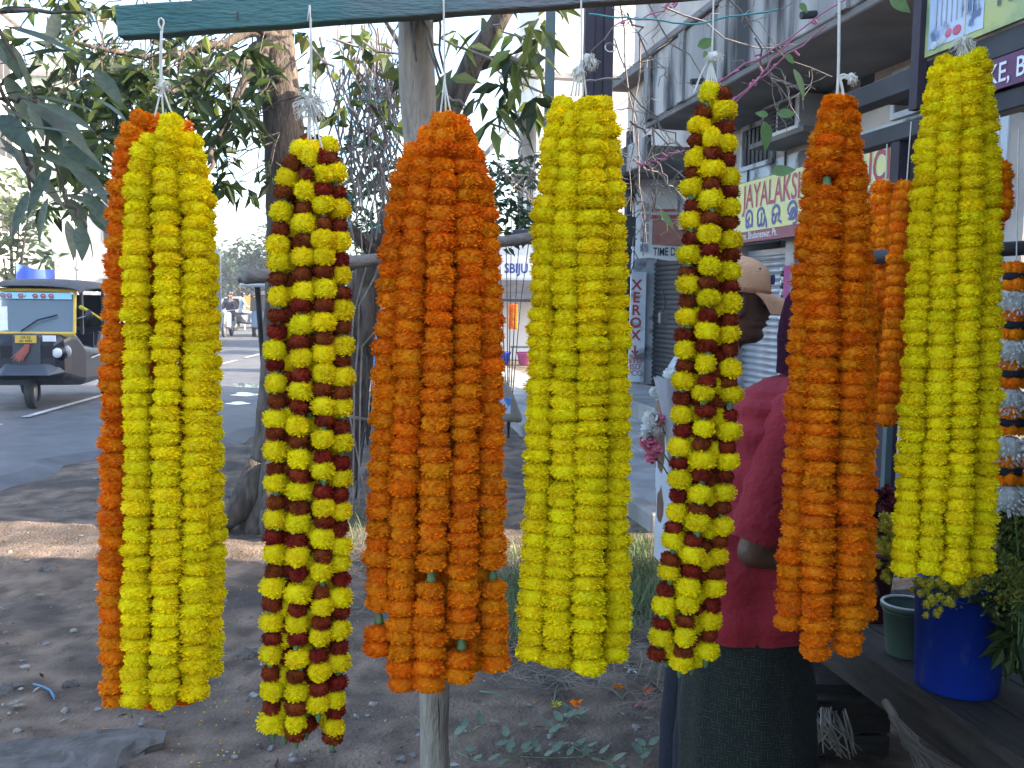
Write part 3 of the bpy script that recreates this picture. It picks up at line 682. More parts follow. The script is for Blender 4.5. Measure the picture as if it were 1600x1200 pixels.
def add_leaf(mb, p, d, L, W, rg, m=0):
    m3 = frame(d, (rg.uniform(-.6, .6), rg.uniform(-.6, .6), 1), rg.uniform(-.9, .9)); p = Vector(p); b = -0.12*L
    vs = [(0, 0, 0), (L*.42, -W/2, .12*W), (L*.45, 0, b*.3), (L*.42, W/2, .12*W), (L, 0, b)]
    mb.add([m3 @ Vector(v) + p for v in vs], [(0, 1, 2), (0, 2, 3), (1, 4, 2), (2, 4, 3)], m)
def whorl(mb, c, n, L, W, rg, down=0.55, mats=1):
    for k in range(n):
        a = rg.uniform(0, 6.283); d = Vector((math.cos(a), math.sin(a), rg.uniform(-1.2, .5)-down*.4))
        add_leaf(mb, Vector(c)+Vector([rg.uniform(-.03, .03) for _ in range(3)]), d, L*rg.uniform(.7, 1.2), W*rg.uniform(.8, 1.15), rg, rg.randrange(mats))
def wander(a, b, n, amp, rg):
    a = Vector(a); b = Vector(b); o = Vector((0, 0, 0)); out = []
    for i in range(n):
        t = i/(n-1); e = math.sin(math.pi*t); out.append(a.lerp(b, t) + Vector([amp*e*rg.uniform(-1, 1) for _ in range(3)]))
    return out
rg = random.Random(11)

# main roadside tree: trunk, boughs, crown, big near leaves
base = G(437, 815); base.z = 0
TR = empty('roadside_tree', base, label='roadside tree with tapering bark trunk behind the second garland', cat='tree')
td = 6.9
top = [base+Vector((0, 0, -.1))] + [P(x, y, td) for x, y in ((440, 700), (446, 560), (450, 420), (448, 300), (442, 180), (432, 90), (428, 30), (440, -120), (470, -300))]
mb = MB()
tr = [0.30, 0.20, 0.165, 0.15, 0.145, 0.142, 0.135, 0.13, 0.11, 0.08]
pts = []; rad = []
for i in range(len(top)-1):
    for k in range(5):
        t = k/5; pts.append(top[i].lerp(top[i+1], t)); rad.append((tr[i]*(1-t)+tr[i+1]*t)*(1+.04*math.sin(7*i+3*k)))
mb.tube(pts, rad, 16)
for a in range(6):
    an = a*1.05+.4; p0 = base+Vector((.12*math.cos(an), .12*math.sin(an), .42)); p1 = base+Vector((.45*math.cos(an), .45*math.sin(an), -.03))
    mb.tube([p0, p0.lerp(p1, .5)+Vector((0, 0, -.07)), p1], [.12, .10, .04], 8)
mb.ball(P(405, 98, td-.02), (.10, .12, .16), 10, 7, jit=.06)
mb.build('trunk', M['bark'], TR, smooth=True)
boughs = [[(432, 60), (360, 20), (260, -40), (120, -90)], [(440, 120), (400, 95), (330, 110), (250, 160), (180, 215)], [(428, 40), (350, 70), (230, 90), (90, 60)], [(430, 60), (380, 130), (330, 230), (320, 290)]]
for bi, b in enumerate(boughs):
    mb = MB(); pp = [P(x, y, td-.35*k-.1) for k, (x, y) in enumerate(b)]; q = []
    for i in range(len(pp)-1): q += wander(pp[i], pp[i+1], 5, .03, rg)[:-1]
    q.append(pp[-1]); mb.tube(q, list(np.linspace(.042, .009, len(q))), 7); mb.build('bough', M['bark'], TR, smooth=True)
mb = MB(); tw = MB()
cl = []
for _ in range(150): cl.append((rg.gauss(225, 75), rg.gauss(150, 58), rg.uniform(4.6, 7.2)))
for _ in range(42): cl.append((rg.uniform(280, 420), rg.uniform(60, 190), rg.uniform(5.5, 7.0)))
for _ in range(26): cl.append((rg.uniform(310, 425), rg.uniform(180, 300), rg.uniform(6, 7.2)))
for _ in range(40): cl.append((rg.uniform(0, 180), rg.uniform(-30, 210), rg.uniform(4.8, 7)))
for _ in range(30): cl.append((rg.uniform(60, 180), rg.uniform(220, 330), rg.uniform(5, 7)))
for _ in range(60): cl.append((rg.uniform(-100, 560), rg.uniform(-420, -20), rg.uniform(4.8, 7.5)))
for (x, y, d) in cl:
    c = P(x, y, d); whorl(mb, c, rg.randrange(4, 7), .145, .054, rg, mats=1 if rg.random() < .8 else 2)
    e = c + Vector((rg.uniform(-.1, .3), rg.uniform(-.1, .3), rg.uniform(.1, .35)))
    if rg.random() < .6: tw.tube([e, e.lerp(c, .5)+Vector((0, 0, .03)), c], [.005, .004, .003], 4, cap=False)
mb.build('crown', [M['leaf'], M['leaf_yellow']], TR, kind='stuff')
tw.build('twigs', M['bark'], TR, kind='stuff')
# big drooping leaves near the camera: base pixel, tip pixel
NL = [((0,40),(130,75)),((0,15),(95,10)),((20,70),(55,150)),((0,60),(30,120)),((0,100),(65,98)),((0,150),(40,140)),((0,135),(62,96)),((0,170),(60,190)),((10,120),(45,185)),
 ((40,150),(150,165)),((35,155),(160,245)),((30,150),(118,240)),((0,160),(40,200)),((0,180),(50,235)),((60,160),(145,195)),((70,170),(135,215)),((45,165),(70,215)),((55,165),(95,225)),
 ((25,245),(105,320)),((30,235),(85,245)),((55,215),(60,275)),((35,245),(90,265)),((95,225),(140,290)),((100,230),(160,260)),((60,240),(135,265)),((45,300),(15,370)),((75,310),(55,378)),
 ((100,305),(180,325)),((105,300),(62,300)),((110,310),(135,368)),((125,305),(185,295)),((130,300),(178,360)),((105,345),(118,402)),((125,355),(130,398)),((135,360),(150,408)),((140,325),(180,370)),
 ((90,20),(75,70)),((70,25),(110,60)),((60,10),(20,50)),((120,5),(150,30)),((95,0),(140,-15)),((150,110),(190,160)),((140,150),(200,180)),((0,230),(28,240)),((0,215),(35,255)),((110,80),(35,80)),((65,100),(40,60)),
 ((0,-20),(70,-40)),((60,-30),(150,-60)),((-40,50),(10,90)),((-60,140),(0,190)),((20,200),(120,200)),((45,205),(115,185)),((15,225),(70,300)),((80,260),(40,330)),((120,260),(170,310))]
lv, lf = leaf_geo(1, .30, .22, .10, 6)
lm = MB().add(lv, lf).mesh('leaf', M['leaf_near'], smooth=True)
nodes = MB()
for i, (a, b) in enumerate(NL):
    d = 2.7 + rg.uniform(-.35, .55); p0 = P(*a, d); p1 = P(*b, d + rg.uniform(-.12, .05)); v = p1-p0; L = v.length*1.06
    m3 = frame(v, (rg.uniform(-.4, .4), rg.uniform(-.9, -.1), 1), rg.uniform(-.5, .5))
    wd = L*rg.uniform(.85, 1.15)
    if L > .24: wd *= .8
    m4 = Matrix.Translation(p0) @ (m3 @ Matrix.Diagonal((L, wd, L))).to_4x4()
    inst('leaf', lm, TR, m4)
for a, b in (((-30, -20), (60, 160)), ((60, 160), (100, 305)), ((-20, 60), (40, 245)), ((-30, 20), (130, 20)), ((100, 305), (135, 355)), ((40, 245), (50, 300)), ((60, 160), (-20, 150)), ((-60, -60), (-20, 60))):
    nodes.tube(wander(P(*a, 2.8), P(*b, 2.8), 7, .012, rg), list(np.linspace(.008, .004, 7)), 6)
nodes.tube([P(-30, -20, 2.8), P(60, -90, 3.4), P(240, -140, 5), P(420, -60, 6.6)], [.01, .018, .025, .03], 6)
nodes.tube([P(-60, -60, 2.8), P(60, -90, 3.4)], .009, 6)
nodes.build('leaf_twigs', M['bark'], TR, smooth=True)

# leaning tree behind, its limb rising to the right
b2 = G(520, 745); b2.z = 0
T2 = empty('leaning_tree', b2, label='dark tree leaning right behind the orange garland', cat='tree')
path = [(520, 745), (548, 640), (556, 540), (572, 450), (605, 380), (650, 290), (700, 170), (735, 105), (775, 40), (830, -80)]
pts = [b2+Vector((0, 0, -.1))]+[P(x, y, 8.6-.12*i) for i, (x, y) in enumerate(path) if i]; q = []
for i in range(len(pts)-1): q += wander(pts[i], pts[i+1], 5, .02, rg)[:-1]
q.append(pts[-1]); mb = MB(); mb.tube(q, list(np.interp(np.linspace(0, 1, len(q)), [0, .1, .45, .7, 1], [.2, .15, .16, .10, .06])), 12)
mb.build('trunk', M['bark'], T2, smooth=True)
for pa in ([(572, 450), (576, 500), (573, 560)], [(590, 400), (540, 350), (500, 280), (480, 200)], [(700, 170), (650, 110), (600, 30)], [(735, 105), (790, 90), (850, 110)]):
    mb = MB(); pp = [P(x, y, 7.9) for x, y in pa]; mb.tube(pp, list(np.linspace(.06, .035 if pa[0][0] == 572 else .014, len(pp))), 8); mb.build('limb', M['bark'], T2, smooth=True)
mb = MB()
for _ in range(34): # lance leaves, backlit yellow green
    c = P(rg.uniform(690, 850), rg.uniform(20, 200), rg.uniform(4.6, 6.0))
    whorl(mb, c, rg.randrange(2, 5), .21, .062, rg, .9, 2)
for _ in range(46): whorl(mb, P(rg.uniform(470, 650), rg.uniform(40, 210), rg.uniform(6, 7.6)), 2, .15, .085, rg, .8, 2)
for _ in range(30): whorl(mb, P(rg.uniform(460, 900), rg.uniform(-300, 0), rg.uniform(5, 7.6)), 4, .19, .07, rg, .8, 2)
mb.build('crown', [M['leaf_yellow'], M['leaf']], T2, kind='stuff')
mb = MB()
for pa in (((690, 60), (860, 150)), ((700, 150), (760, 170)), ((770, 40), (850, 60)), ((480, 60), (560, 180)), ((520, 60), (640, 90)), ((700, 180), (720, 330)), ((740, 220), (690, 340))):
    mb.tube(wander(P(*pa[0], 5.6), P(*pa[1], 5.6), 8, .04, rg), .007, 4, cap=False)
mb.build('twigs', M['twig'], T2, kind='stuff')

# bare creeper tangle with tinsel threads
cb = G(565, 790); cb.z = 0
CR = empty('bare_creeper', cb, label='tangle of bare creeper stems and tinsel threads between second and third garlands', cat='creeper')
mb = MB(); tl = MB(); tp = MB()
for k in range(95):
    x = rg.gauss(568, 34); y0 = rg.uniform(30, 140); y1 = y0+rg.uniform(90, 330)
    a = P(x+rg.uniform(-25, 25), y0, 7.4+rg.uniform(-.4, .6)); b = P(x+rg.uniform(-50, 50), min(y1, 460), 7.4+rg.uniform(-.4, .6))
    mb.tube(wander(a, b, 9, .09, rg), rg.uniform(.003, .009), 4, cap=False)
for k in range(22):
    x = rg.uniform(510, 640); a = P(x, rg.uniform(100, 380), 7.1); b = a+Vector((rg.uniform(-.3, .3), rg.uniform(-.2, .2), rg.uniform(-.25, .2))); tl.tube(wander(a, b, 6, .04, rg), .004, 4, cap=False)
for k in range(3):
    mb.tube([P(rg.uniform(540, 590), 800, 7.4)]+wander(P(rg.uniform(530, 600), 600, 7.6), P(rg.uniform(520, 620), 330, 7.5), 6, .1, rg), .007, 5, cap=False)
mb.build('stems', M['twig'], CR, kind='stuff'); tl.build('tinsel_threads', M['tinsel_teal'], CR, kind='stuff')
# bare twigs with tinsel before the shop front
c2 = P(985, 600, 9); c2.z = 0
CT = empty('bare_twigs', c2, label='thin bare twigs with pink tinsel hanging before the shop balcony', cat='creeper')
mb = MB(); tp = MB(); tl = MB()
mains = [((968, 0), (1010, 380)), ((1000, -20), (1130, 190)), ((975, 130), (1090, 260)), ((1120, -30), (1250, 190)), ((1180, 60), (1240, 190)), ((960, 60), (1005, 250)), ((1000, 60), (985, 330)), ((990, 250), (1060, 300)), ((1010, 280), (1070, 390)), ((1060, 270), (1000, 330)),
         ((1035, 10), (1300, 120)), ((980, 20), (1050, 130)), ((985, 190), (1070, 230)), ((1020, 200), (1005, 400)), ((770, 250), (850, 330)), ((780, 180), (850, 300)), ((800, 300), (850, 240))]
for a, b in mains:
    d = rg.uniform(5.0, 6.5); mb.tube(wander(P(*a, d), P(*b, d+.4), 9, .045, rg), list(np.linspace(.0065, .003, 9)), 4, cap=False)
    for k in range(7):
        t = rg.random(); p = P(a[0]+(b[0]-a[0])*t, a[1]+(b[1]-a[1])*t, d+.4*t); e = p+r0*rg.uniform(-.3, .3)+Vector((0, 0, rg.uniform(-.3, .25)))
        mb.tube(wander(p, e, 6, .03, rg), .0024, 4, cap=False)
for a, b in (((1120, 130), (1320, 0)), ((1130, 170), (1290, 40)), ((1150, 160), (1240, 60)), ((960, 40), (1100, -10)), ((1000, 260), (1070, 235))):
    tp.tube(wander(P(*a, 5.2), P(*b, 5.0), 10, .02, rg), .004, 4, cap=False)
    for k in range(6):
        t = rg.random(); p = P(a[0]+(b[0]-a[0])*t, a[1]+(b[1]-a[1])*t, 5.15); tp.tube([p, p+r0*rg.uniform(-.04, .04)+Vector((0, 0, rg.uniform(-.03, .03)))], .006, 4)
tl.tube(wander(P(920, 22, 5), P(1080, 38, 5.1), 12, .006, rg)+wander(P(1080, 38, 5.1), P(1215, 15, 5.1), 8, .01, rg), .005, 4, cap=False)
mb.tube(wander(P(900, 128, 4.9), P(970, 122, 4.9), 8, .006, rg), .006, 4, cap=False)
mb.build('twigs', M['twig'], CT, kind='stuff'); tp.build('pink_tinsel', M['tinsel_pink'], CT, kind='stuff'); tl.build('teal_tinsel', M['tinsel_teal'], CT)
lv2, lf2 = leaf_geo(1, .55, .15, .12, 6); lm2 = MB().add(lv2, lf2).mesh('broad_leaf', pm('leaf_broad', (.10, .19, .05), (.15, .25, .08), 10, .5, trans=.4), smooth=True)
for a, b in (((1195, 190), (1200, 236)), ((1240, 108), (1262, 156)), ((1215, 178), (1245, 176)), ((1200, 180), (1180, 176)), ((1100, 80), (1115, 105)), ((1230, 85), (1240, 100)), ((1205, 270), (1245, 262)), ((1030, 330), (1055, 355)), ((1090, 72), (1120, 62)), ((1250, 5), (1262, 20)), ((1390, -5), (1425, 18))):
    v = P(*b, 4.6)-P(*a, 4.6); L = v.length; inst('leaf', lm2, CT, Matrix.Translation(P(*a, 4.6)) @ (frame(v, (rg.uniform(-.5, .5), -1, .3), rg.uniform(-.4, .4)) @ Matrix.Diagonal((L, L*1.1, L))).to_4x4())

def shrub(name, label, blobs, leafL, mat, d0, seed, cat='bush', trunk=None, n_per=60):
    rg = random.Random(seed); bb = P(*blobs[0][:2], d0)
    o = empty(name, (bb.x, bb.y, 0), label=label, cat=cat); mb = MB(); st = MB()
    for (x, y, rpx, k) in blobs:
        d = d0 + rg.uniform(-.06, .06)*d0; c = P(x, y, d); r_ = rpx*d/FPX
        for _ in range(int(n_per*k)):
            v = Vector([rg.gauss(0, 1) for _ in range(3)]).normalized()*r_*rg.uniform(.35, 1.05)**.5
            a = rg.uniform(0, 6.283); add_leaf(mb, c+v, (math.cos(a), math.sin(a), rg.uniform(-.9, .6)), leafL*rg.uniform(.6, 1.3), leafL*rg.uniform(.35, .55), rg)
        st.tube([Vector((bb.x, bb.y, -.05)).lerp(c, 0), Vector((bb.x, bb.y, 0)).lerp(c, .55)+Vector((0, 0, .1*c.z)), c], [.012*d0/8*(trunk or 1)*1.6, .010*d0/8*(trunk or 1), .004*d0/8], 6)
    mb.build('foliage' if cat == 'bush' else 'crown', mat, o, kind='stuff'); st.build('stem' if cat == 'bush' else 'trunk', M['bark'], o, smooth=True)
    return o
shrub('leafy_bush', 'leafy green bush behind the creeper tangle', [(575, 330, 55, 3), (530, 300, 40, 2), (620, 280, 45, 2), (560, 240, 40, 1.5), (600, 380, 45, 2), (560, 400, 40, 2), (640, 360, 40, 1), (575, 440, 25, .8)], .14, M['leaf_bush'], 10.5, 3, trunk=.3)
shrub('leafy_bush', 'green bush between the orange garland and the yellow garland', [(800, 300, 40, 2), (790, 350, 40, 2), (770, 270, 30, 1), (820, 260, 22, .6), (830, 350, 25, 1)], .14, M['leaf_bush'], 11, 4, trunk=.3)
shrub('street_tree', 'sparse sunlit tree in front of the white apartment house', [(15, 300, 40, 2), (30, 350, 45, 2.4), (5, 400, 40, 2), (45, 330, 25, 1), (70, 400, 20, .6)], .42, pm('leaf_yellowish', (.09, .13, .05), (.16, .2, .09), 1, .6, trans=.4, island=.4), 31, 5, 'tree', 1.2)  # yellowish green leaf colour
for i, (x, y, rp, d, lab) in enumerate(((372, 432, 48, 92, 'rounded hazy tree at the far end of the road'), (418, 415, 52, 84, 'broad hazy tree right of the road end'), (332, 446, 34, 120, 'small pale tree farthest down the road'), (480, 400, 62, 78, 'tall hazy tree glimpsed behind the second garland'), (560, 420, 56, 66, 'dusky tree far behind the creeper tangle'), (250, 440, 40, 110, 'hazy tree far behind the first garland'), (640, 430, 52, 60, 'dusky tree far behind the orange garland'), (740, 440, 48, 56, 'dark tree behind the distant kiosk'))):
    rg = random.Random(50+i); bl = [(x+rg.uniform(-.7, .7)*rp, y+rg.uniform(-.75, .6)*rp, rp*rg.uniform(.35, .6), 2.2) for _ in range(9)]
    shrub('distant_tree', lab, bl, .0078*d, M['leaf_far'], d, 20+i, 'tree', 1.6, 70)
# grass, straw, litter of dry stems
def blades(name, regions, mat, L, seed, lab, cat, flat=False):
    rg = random.Random(seed); mb = MB()
    for (x0, y0, x1, y1, n_) in regions:
        for _ in range(n_):
            c = G(rg.uniform(x0, x1), rg.uniform(y0, y1)); a = rg.uniform(0, 6.283); l = L*rg.uniform(.5, 1.3)
            d = Vector((math.cos(a), math.sin(a), rg.uniform(-.02, .22) if flat else rg.uniform(.8, 3))).normalized(); w = Vector((-math.sin(a), math.cos(a), 0))*l*(.014 if flat else .022)
            c.z = .0 + (rg.uniform(0, .03) if flat else -.02); e = c+d*l; m_ = c+d*l*.55+Vector((0, 0, .04*l)); e.z -= 0 if flat else .15*l
            mb.add([c-w, c+w, m_+w*.8, m_-w*.8, e], [(0, 1, 2, 3), (3, 2, 4)])
    return mb.build(name, mat, label=lab, cat=cat, kind='stuff')
blades('grass', [(790, 850, 1045, 1000, 2600), (960, 840, 1040, 960, 1500), (780, 900, 850, 1010, 800)], M['grass'], .11, 1, 'patch of rough green grass behind the yellow garland', 'grass')
blades('dry_straw', [(780, 1000, 1040, 1085, 420), (980, 950, 1040, 1050, 160), (550, 830, 610, 900, 220), (560, 870, 620, 960, 90), (1000, 1040, 1060, 1110, 120)], M['straw'], .16, 2, 'scattered dry straw and stems on the dirt', 'straw', True)
blades('grass', [(545, 800, 600, 850, 120), (385, 700, 410, 830, 60)], M['grass'], .12, 6, 'thin weeds at the foot of the roadside tree', 'weeds')
# ------------------------------------------------------------------ hanging frame: beam, posts, bar
bd = 1.72
a = P(187, 37, bd); b = P(1800, -77, bd)
BM = empty('hanging_beam', a, label='teal painted wooden beam from which the garlands hang', cat='beam')
mb = MB(); n_ = 24; bx = (b-a).normalized(); bu = Vector((0, 0, 1)); bu = (bu-bx*bu.dot(bx)).normalized(); bk = bu.cross(bx)
rings = []
for i in range(n_+1):
    p = a.lerp(b, i/n_); h = .0265+.0008*math.sin(i*2.1); w = .017
    rings.append([p-bu*h-bk*w, p-bu*h+bk*w, p+bu*h+bk*w, p+bu*h-bk*w])
mb.loft(rings); mb.build('timber', M['teal_wood'], BM, bev=.002)
for x in (252, 371, 484, 693, 908, 1112, 1312, 1512):
    t = (x-187)/(1800-187); p = a.lerp(b, t) - bk*-0.0 + bu*-.006
    q = p + (O-p).normalized()*.03
    MB().tube([p, q, q+Vector((0, 0, .012))], .0018, 6).build('nail', M['dark_shutter'], BM)
pb = G(690, 1470); pb.z = -.1
PL = empty('wooden_pole', (pb.x, pb.y, 0), label='grey weathered wooden pole bound with rope carrying the beam', cat='pole')
pt = P(648, -60, 1.80); mb = MB(); n_ = 30; ring = []
for i in range(n_+1): ring.append(pb.lerp(pt, i/n_)+Vector((.002*math.sin(i*1.3), .002*math.cos(i*.9), 0)))
mb.tube(ring, [.034+.0015*math.sin(i*1.9) for i in range(n_+1)], 18); mb.build('shaft', M['pole_wood'], PL, smooth=True)
mb = MB(); s0 = pb.lerp(pt, .30); s1 = pb.lerp(pt, .52); ox = Vector((.006, -.0345, 0))
mb.tube([s0.lerp(s1, t)+ox+Vector((.002*math.sin(t*17), 0, 0)) for t in np.linspace(0, 1, 9)], [.0005, .0018, .0022, .0018, .002, .0022, .0015, .0012, .0005], 5); mb.build('crack', M['dark_in'], PL)
mb = MB(); pj = P(655, 12, 1.80)
for k in range(7):
    z = -.02+.013*k; mb.tube([pj+Vector((.042*math.cos(t), -.012+.056*math.sin(t), z+.008*math.sin(t+k))) for t in np.linspace(0, 6.283, 20)], .0034, 5)
for k in range(5): mb.tube(wander(pj+Vector((rnd.uniform(-.04, .04), -.07, .04)), pj+Vector((rnd.uniform(-.03, .05), -.05, -.09-.02*k)), 6, .008, rnd), .0024, 5)
mb.build('rope_binding', pm('dark_rope', (.08, .075, .075), (.16, .15, .145), 40, .9), PL, smooth=True)
# carrier at the right-hand end, out of frame
e = P(1790, -75, 1.76); MB().tube([(e.x, e.y, -.1), (e.x, e.y, e.z+.1)], .035, 12).build('wooden_pole', M['pole_wood'], smooth=True, label='second wooden pole carrying the right end of the beam', cat='pole')

def post(name, x, ytop, d, w, mat, label, hsec=False):
    t = P(x, ytop, d); o = empty(name, (t.x, t.y, 0), label=label, cat='post')
    if hsec:
        MB().box((t.x, t.y, t.z/2-.05), (w*.30, w*.8, t.z), rz=-YAW).build('web', mat, o)
        for s in (-1, 1):
            c = Vector((t.x, t.y, t.z/2-.05)) + r0*(s*w*.33); MB().box(c, (w*.34, w, t.z), rz=-YAW).build('flange', mat, o, bev=.004)
        MB().box((t.x, t.y, .01), (w*1.8, w*1.8, .03), rz=-YAW).build('base_plate', mat, o)
        c = P(953, 75, d-.1); MB().tube([c+Vector((.03*math.cos(q), -.01, .022*math.sin(q))) for q in np.linspace(0, 9, 16)], .004, 5).build('wire_tie', M['cord'], o)
    else:
        MB().box((t.x, t.y, t.z/2-.05), (w, w, t.z), rz=-YAW).build('shaft', mat, o, bev=.004)
        MB().box((t.x, t.y, .01), (w*2.4, w*2.4, .02), rz=-YAW).build('base_plate', mat, o)
    return o
post('steel_stanchion', 940, -160, 5.2, .155, M['purple'], 'thick dark purple steel post behind the fourth garland', True)
post('thin_post', 864, -160, 5.2, .052, M['green_post'], 'thin grey green post beside the purple steel post')
A = P(383, 433, 3.5); Bq = P(935, 352, 5.0)
BB = empty('bamboo_bar', A, label='grey bamboo bar crossing behind the garlands', cat='bar')
mb = MB(); pts = [A.lerp(Bq, t)+Vector((0, 0, -.012*math.sin(3.1*t)-.004*math.sin(t*19))) for t in np.linspace(0, 1, 26)]
mb.tube(pts, [.0245+.0025*(i % 6 == 0)+.003*i/26 for i in range(26)], 14); mb.build('cane', M['bamboo'], BB, smooth=True)
c = P(820, 371, 4.65); MB().tube([c-r0*.06, c+r0*.05+Vector((0, 0, .006))], .036, 12).build('dark_wrap', M['purple'], BB, smooth=True)
# forked prop at the free end
p = P(394, 445, 3.52); 
# thin stand with a shallow white tray
sb = G(418, 652); sb.z = 0; ts = P(402, 448, 11.6)
SD = empty('tray_stand', sb, label='thin metal stand with a flat white tray top by the road', cat='stand')
MB().tube([sb, ts], .035, 8).build('leg', M['frame_grey'], SD)
MB().box(ts+r0*.14+Vector((0, 0, .02)), (.62, .35, .05), rz=-YAW).build('tray', M['sign_white'], SD, bev=.02)
MB().box(ts+r0*.14+Vector((0, 0, .075)), (.66, .39, .06), rz=-YAW).build('rim', M['dark_shutter'], SD, bev=.02)
MB().tube([sb+r0*.30, ts+r0*.30], .03, 8).build('leg', M['frame_grey'], SD)
# rope with hook hanging from the limb
p0 = P(574, 556, 7.85); RP = empty('hanging_rope', p0, label='thin dark rope with a loop hanging from the leaning tree', cat='rope')
mb = MB(); mb.tube([P(x, y, 7.8) for x, y in ((574, 556), (575, 620), (572, 650), (571, 665), (574, 672), (569, 678), (566, 700), (558, 760), (546, 850))], .010, 6); mb.build('cord', M['wire'], RP, smooth=True)
mb = MB(); mb.tube([P(x, y, 7.8) for x, y in ((545, 650), (560, 654), (575, 656), (590, 655))], .016, 6); mb.build('cross_rope', M['straw'], RP, smooth=True)
# clear plastic packet hanging behind the orange garland
pc = P(794, 628, 4.2); PK = empty('plastic_packet', P(790, 658, 4.2), label='clear plastic bag with blue print between orange and yellow garlands', cat='bag')
mb = MB(); rings = []
for i in range(9):
    t = i/8; w = .018+.055*math.sin(.2+t*1.35)**1.2; c = P(780, 595, 4.2).lerp(P(786, 658, 4.2), t)
    rings.append([c+r0*(w*math.cos(a_)*(1.15 if math.cos(a_) > 0 else .9))+Vector((0, .03*math.sin(a_)*(1-.5*t), .008*math.sin(5*a_+i))) for a_ in np.linspace(0, 6.283, 17)[:-1]])
mb.loft(rings); mb.build('film', pm('plastic_film', (.34, .30, .25), (.46, .42, .37), 9, .25, trans=.35, spec=.8), PK, smooth=True)
MB().box(P(789, 634, 4.13), (.05, .004, .07), rz=.2).build('label_print', pm('label_print', (.55, .62, .75), (.08, .25, .6), 25, .4, lo=.48, hi=.52), PK)
MB().tube([P(780, 595, 4.2), P(776, 540, 4.22), P(773, 405, 4.45)], .003, 5).build('string', M['cord'], PK)

# ------------------------------------------------------------------ flower stall on the right
TX0, TX1, TY0, TY1, TZ = 1.65, 2.62, 1.2, 3.35, .5
TB = empty('stall_table', (2.1, 2.3, 0), label='low plank table of the flower stall with a pale front leg', cat='table')
n_ = 6; w = (TX1-TX0)/n_
for k in range(n_):
    MB().hull((TX0+k*w+.003, TY0, TZ-.035+rnd.uniform(-.003, .001)), (TX0+(k+1)*w-.003, TY1+rnd.uniform(-.03, .03), TZ)).build('plank', M['plank'], TB, bev=.003)
MB().hull((TX0+.01, TY0+.02, TZ-.14), (TX0+.045, TY1-.03, TZ-.037)).build('apron', M['plank'], TB, bev=.003)
MB().hull((TX0+.05, TY1-.08, TZ-.13), (TX1-.02, TY1-.045, TZ-.037)).build('apron', M['plank'], TB, bev=.003)
MB().bar((1.72, 2.24, TZ-.14), (1.80, 2.12, -.02), .11, .035, up=(0, 1, 0)).build('leg', M['plank_pale'], TB, bev=.004)
for x, y in ((1.72, 3.25), (2.55, 3.25), (2.55, 1.3), (1.72, 1.3)): MB().hull((x-.03, y-.03, -.02), (x+.03, y+.03, TZ-.038)).build('leg', M['wood_dark'], TB, bev=.003)
# planks and dry bundles under the table
c = P(1316, 1097, 3.35); UP = MB().box(c, (.30, .07, .05), rz=-YAW).build('loose_plank', M['wood_dark'], bev=.004, label='dark plank lying across stacked junk under the table edge', cat='plank')
c.z -= .06
cr_ = empty('crate_box', (c.x+.05, c.y+.12, 0), label='dark wooden crate under the plank beside the table', cat='crate')
for k in range(3):
    MB().box((c.x, c.y+.02, .06+.085*k), (.36, .02, .075), rz=-YAW).build('slat', M['wood_dark'], cr_, bev=.003)
    MB().box((c.x+.05, c.y+.32, .06+.085*k), (.36, .02, .075), rz=-YAW).build('slat', M['wood_dark'], cr_, bev=.003)
for s in (-.17, .17): MB().box(Vector((c.x+.02, c.y+.17, .14))+r0*s, (.02, .3, .26), rz=-YAW).build('end_board', M['wood_dark'], cr_)
MB().box(Vector((c.x+.02, c.y+.17, .275)), (.36, .32, .015), rz=-YAW).build('lid', M['wood_dark'], cr_)
rg = random.Random(5)
BR = empty('palm_bundle', P(1290, 1180, 3.1), label='bundle of dry pale palm strips hanging under the plank', cat='bundle'); mb = MB()
for k in range(26):
    x = 1262+rg.uniform(0, 60); mb.tube([P(x, 1104+rg.uniform(0, 8), 3.22), P(x+rg.uniform(-5, 25), 1135+rg.uniform(-5, 10), 3.12), P(x+rg.uniform(-15, 45), 1165+rg.uniform(-10, 25), 3.08)], [.003, .0045, .002], 4)
mb.build('strips', M['straw'], BR, kind='stuff')
BM2 = empty('broom', P(1500, 1200, 2.5), label='grass broom leaning under the table front', cat='broom'); mb = MB()
for k in range(60):
    mb.tube([P(1392+rg.uniform(-4, 6), 1112+rg.uniform(-6, 10), 2.75), P(1425+rg.uniform(-14, 10), 1160+rg.uniform(-8, 12), 2.62), P(1480+rg.uniform(-45, 30), 1205+rg.uniform(-6, 16), 2.5)], [.0018, .0016, .0007], 3)
mb.build('bristles', M['straw'], BM2, kind='stuff')
MB().tube([P(1383, 1096, 2.78), P(1398, 1120, 2.73)], .012, 8).build('binding', M['straw'], BM2)
# billboard frame over the stall
FXb = 2.6
BF = empty('stall_structure', (FXb, 3.6, 0), label='dark timber frame of the flower stall under the billboard', cat='frame')
MB().hull((FXb-.05, 2.2, 2.57), (FXb+.05, 4.75, 2.67)).build('top_beam', M['frame_grey'], BF, bev=.006)
MB().hull((FXb-.04, 2.2, 2.36), (FXb+.04, 4.55, 2.44)).build('lower_beam', M['frame_grey'], BF, bev=.006)
p = XP(1405, 300, FXb); MB().hull((FXb-.035, p.y-.035, -.05), (FXb+.035, p.y+.035, 2.36)).build('upright', M['purple'], BF, bev=.004)
MB().hull((FXb-.035, 2.25, -.05), (FXb+.035, 2.32, 2.36)).build('upright', M['purple'], BF, bev=.004)
for y in (2.6, 3.4, 4.2): MB().hull((FXb+.051, y-.03, 2.58), (4.0, y+.03, 2.64)).build('rafter', M['wood_dark'], BF)
MB().hull((2.55, 2.2, 2.645), (4.2, 4.7, 2.665)).build('roof_sheet', M['dark_in'], BF)
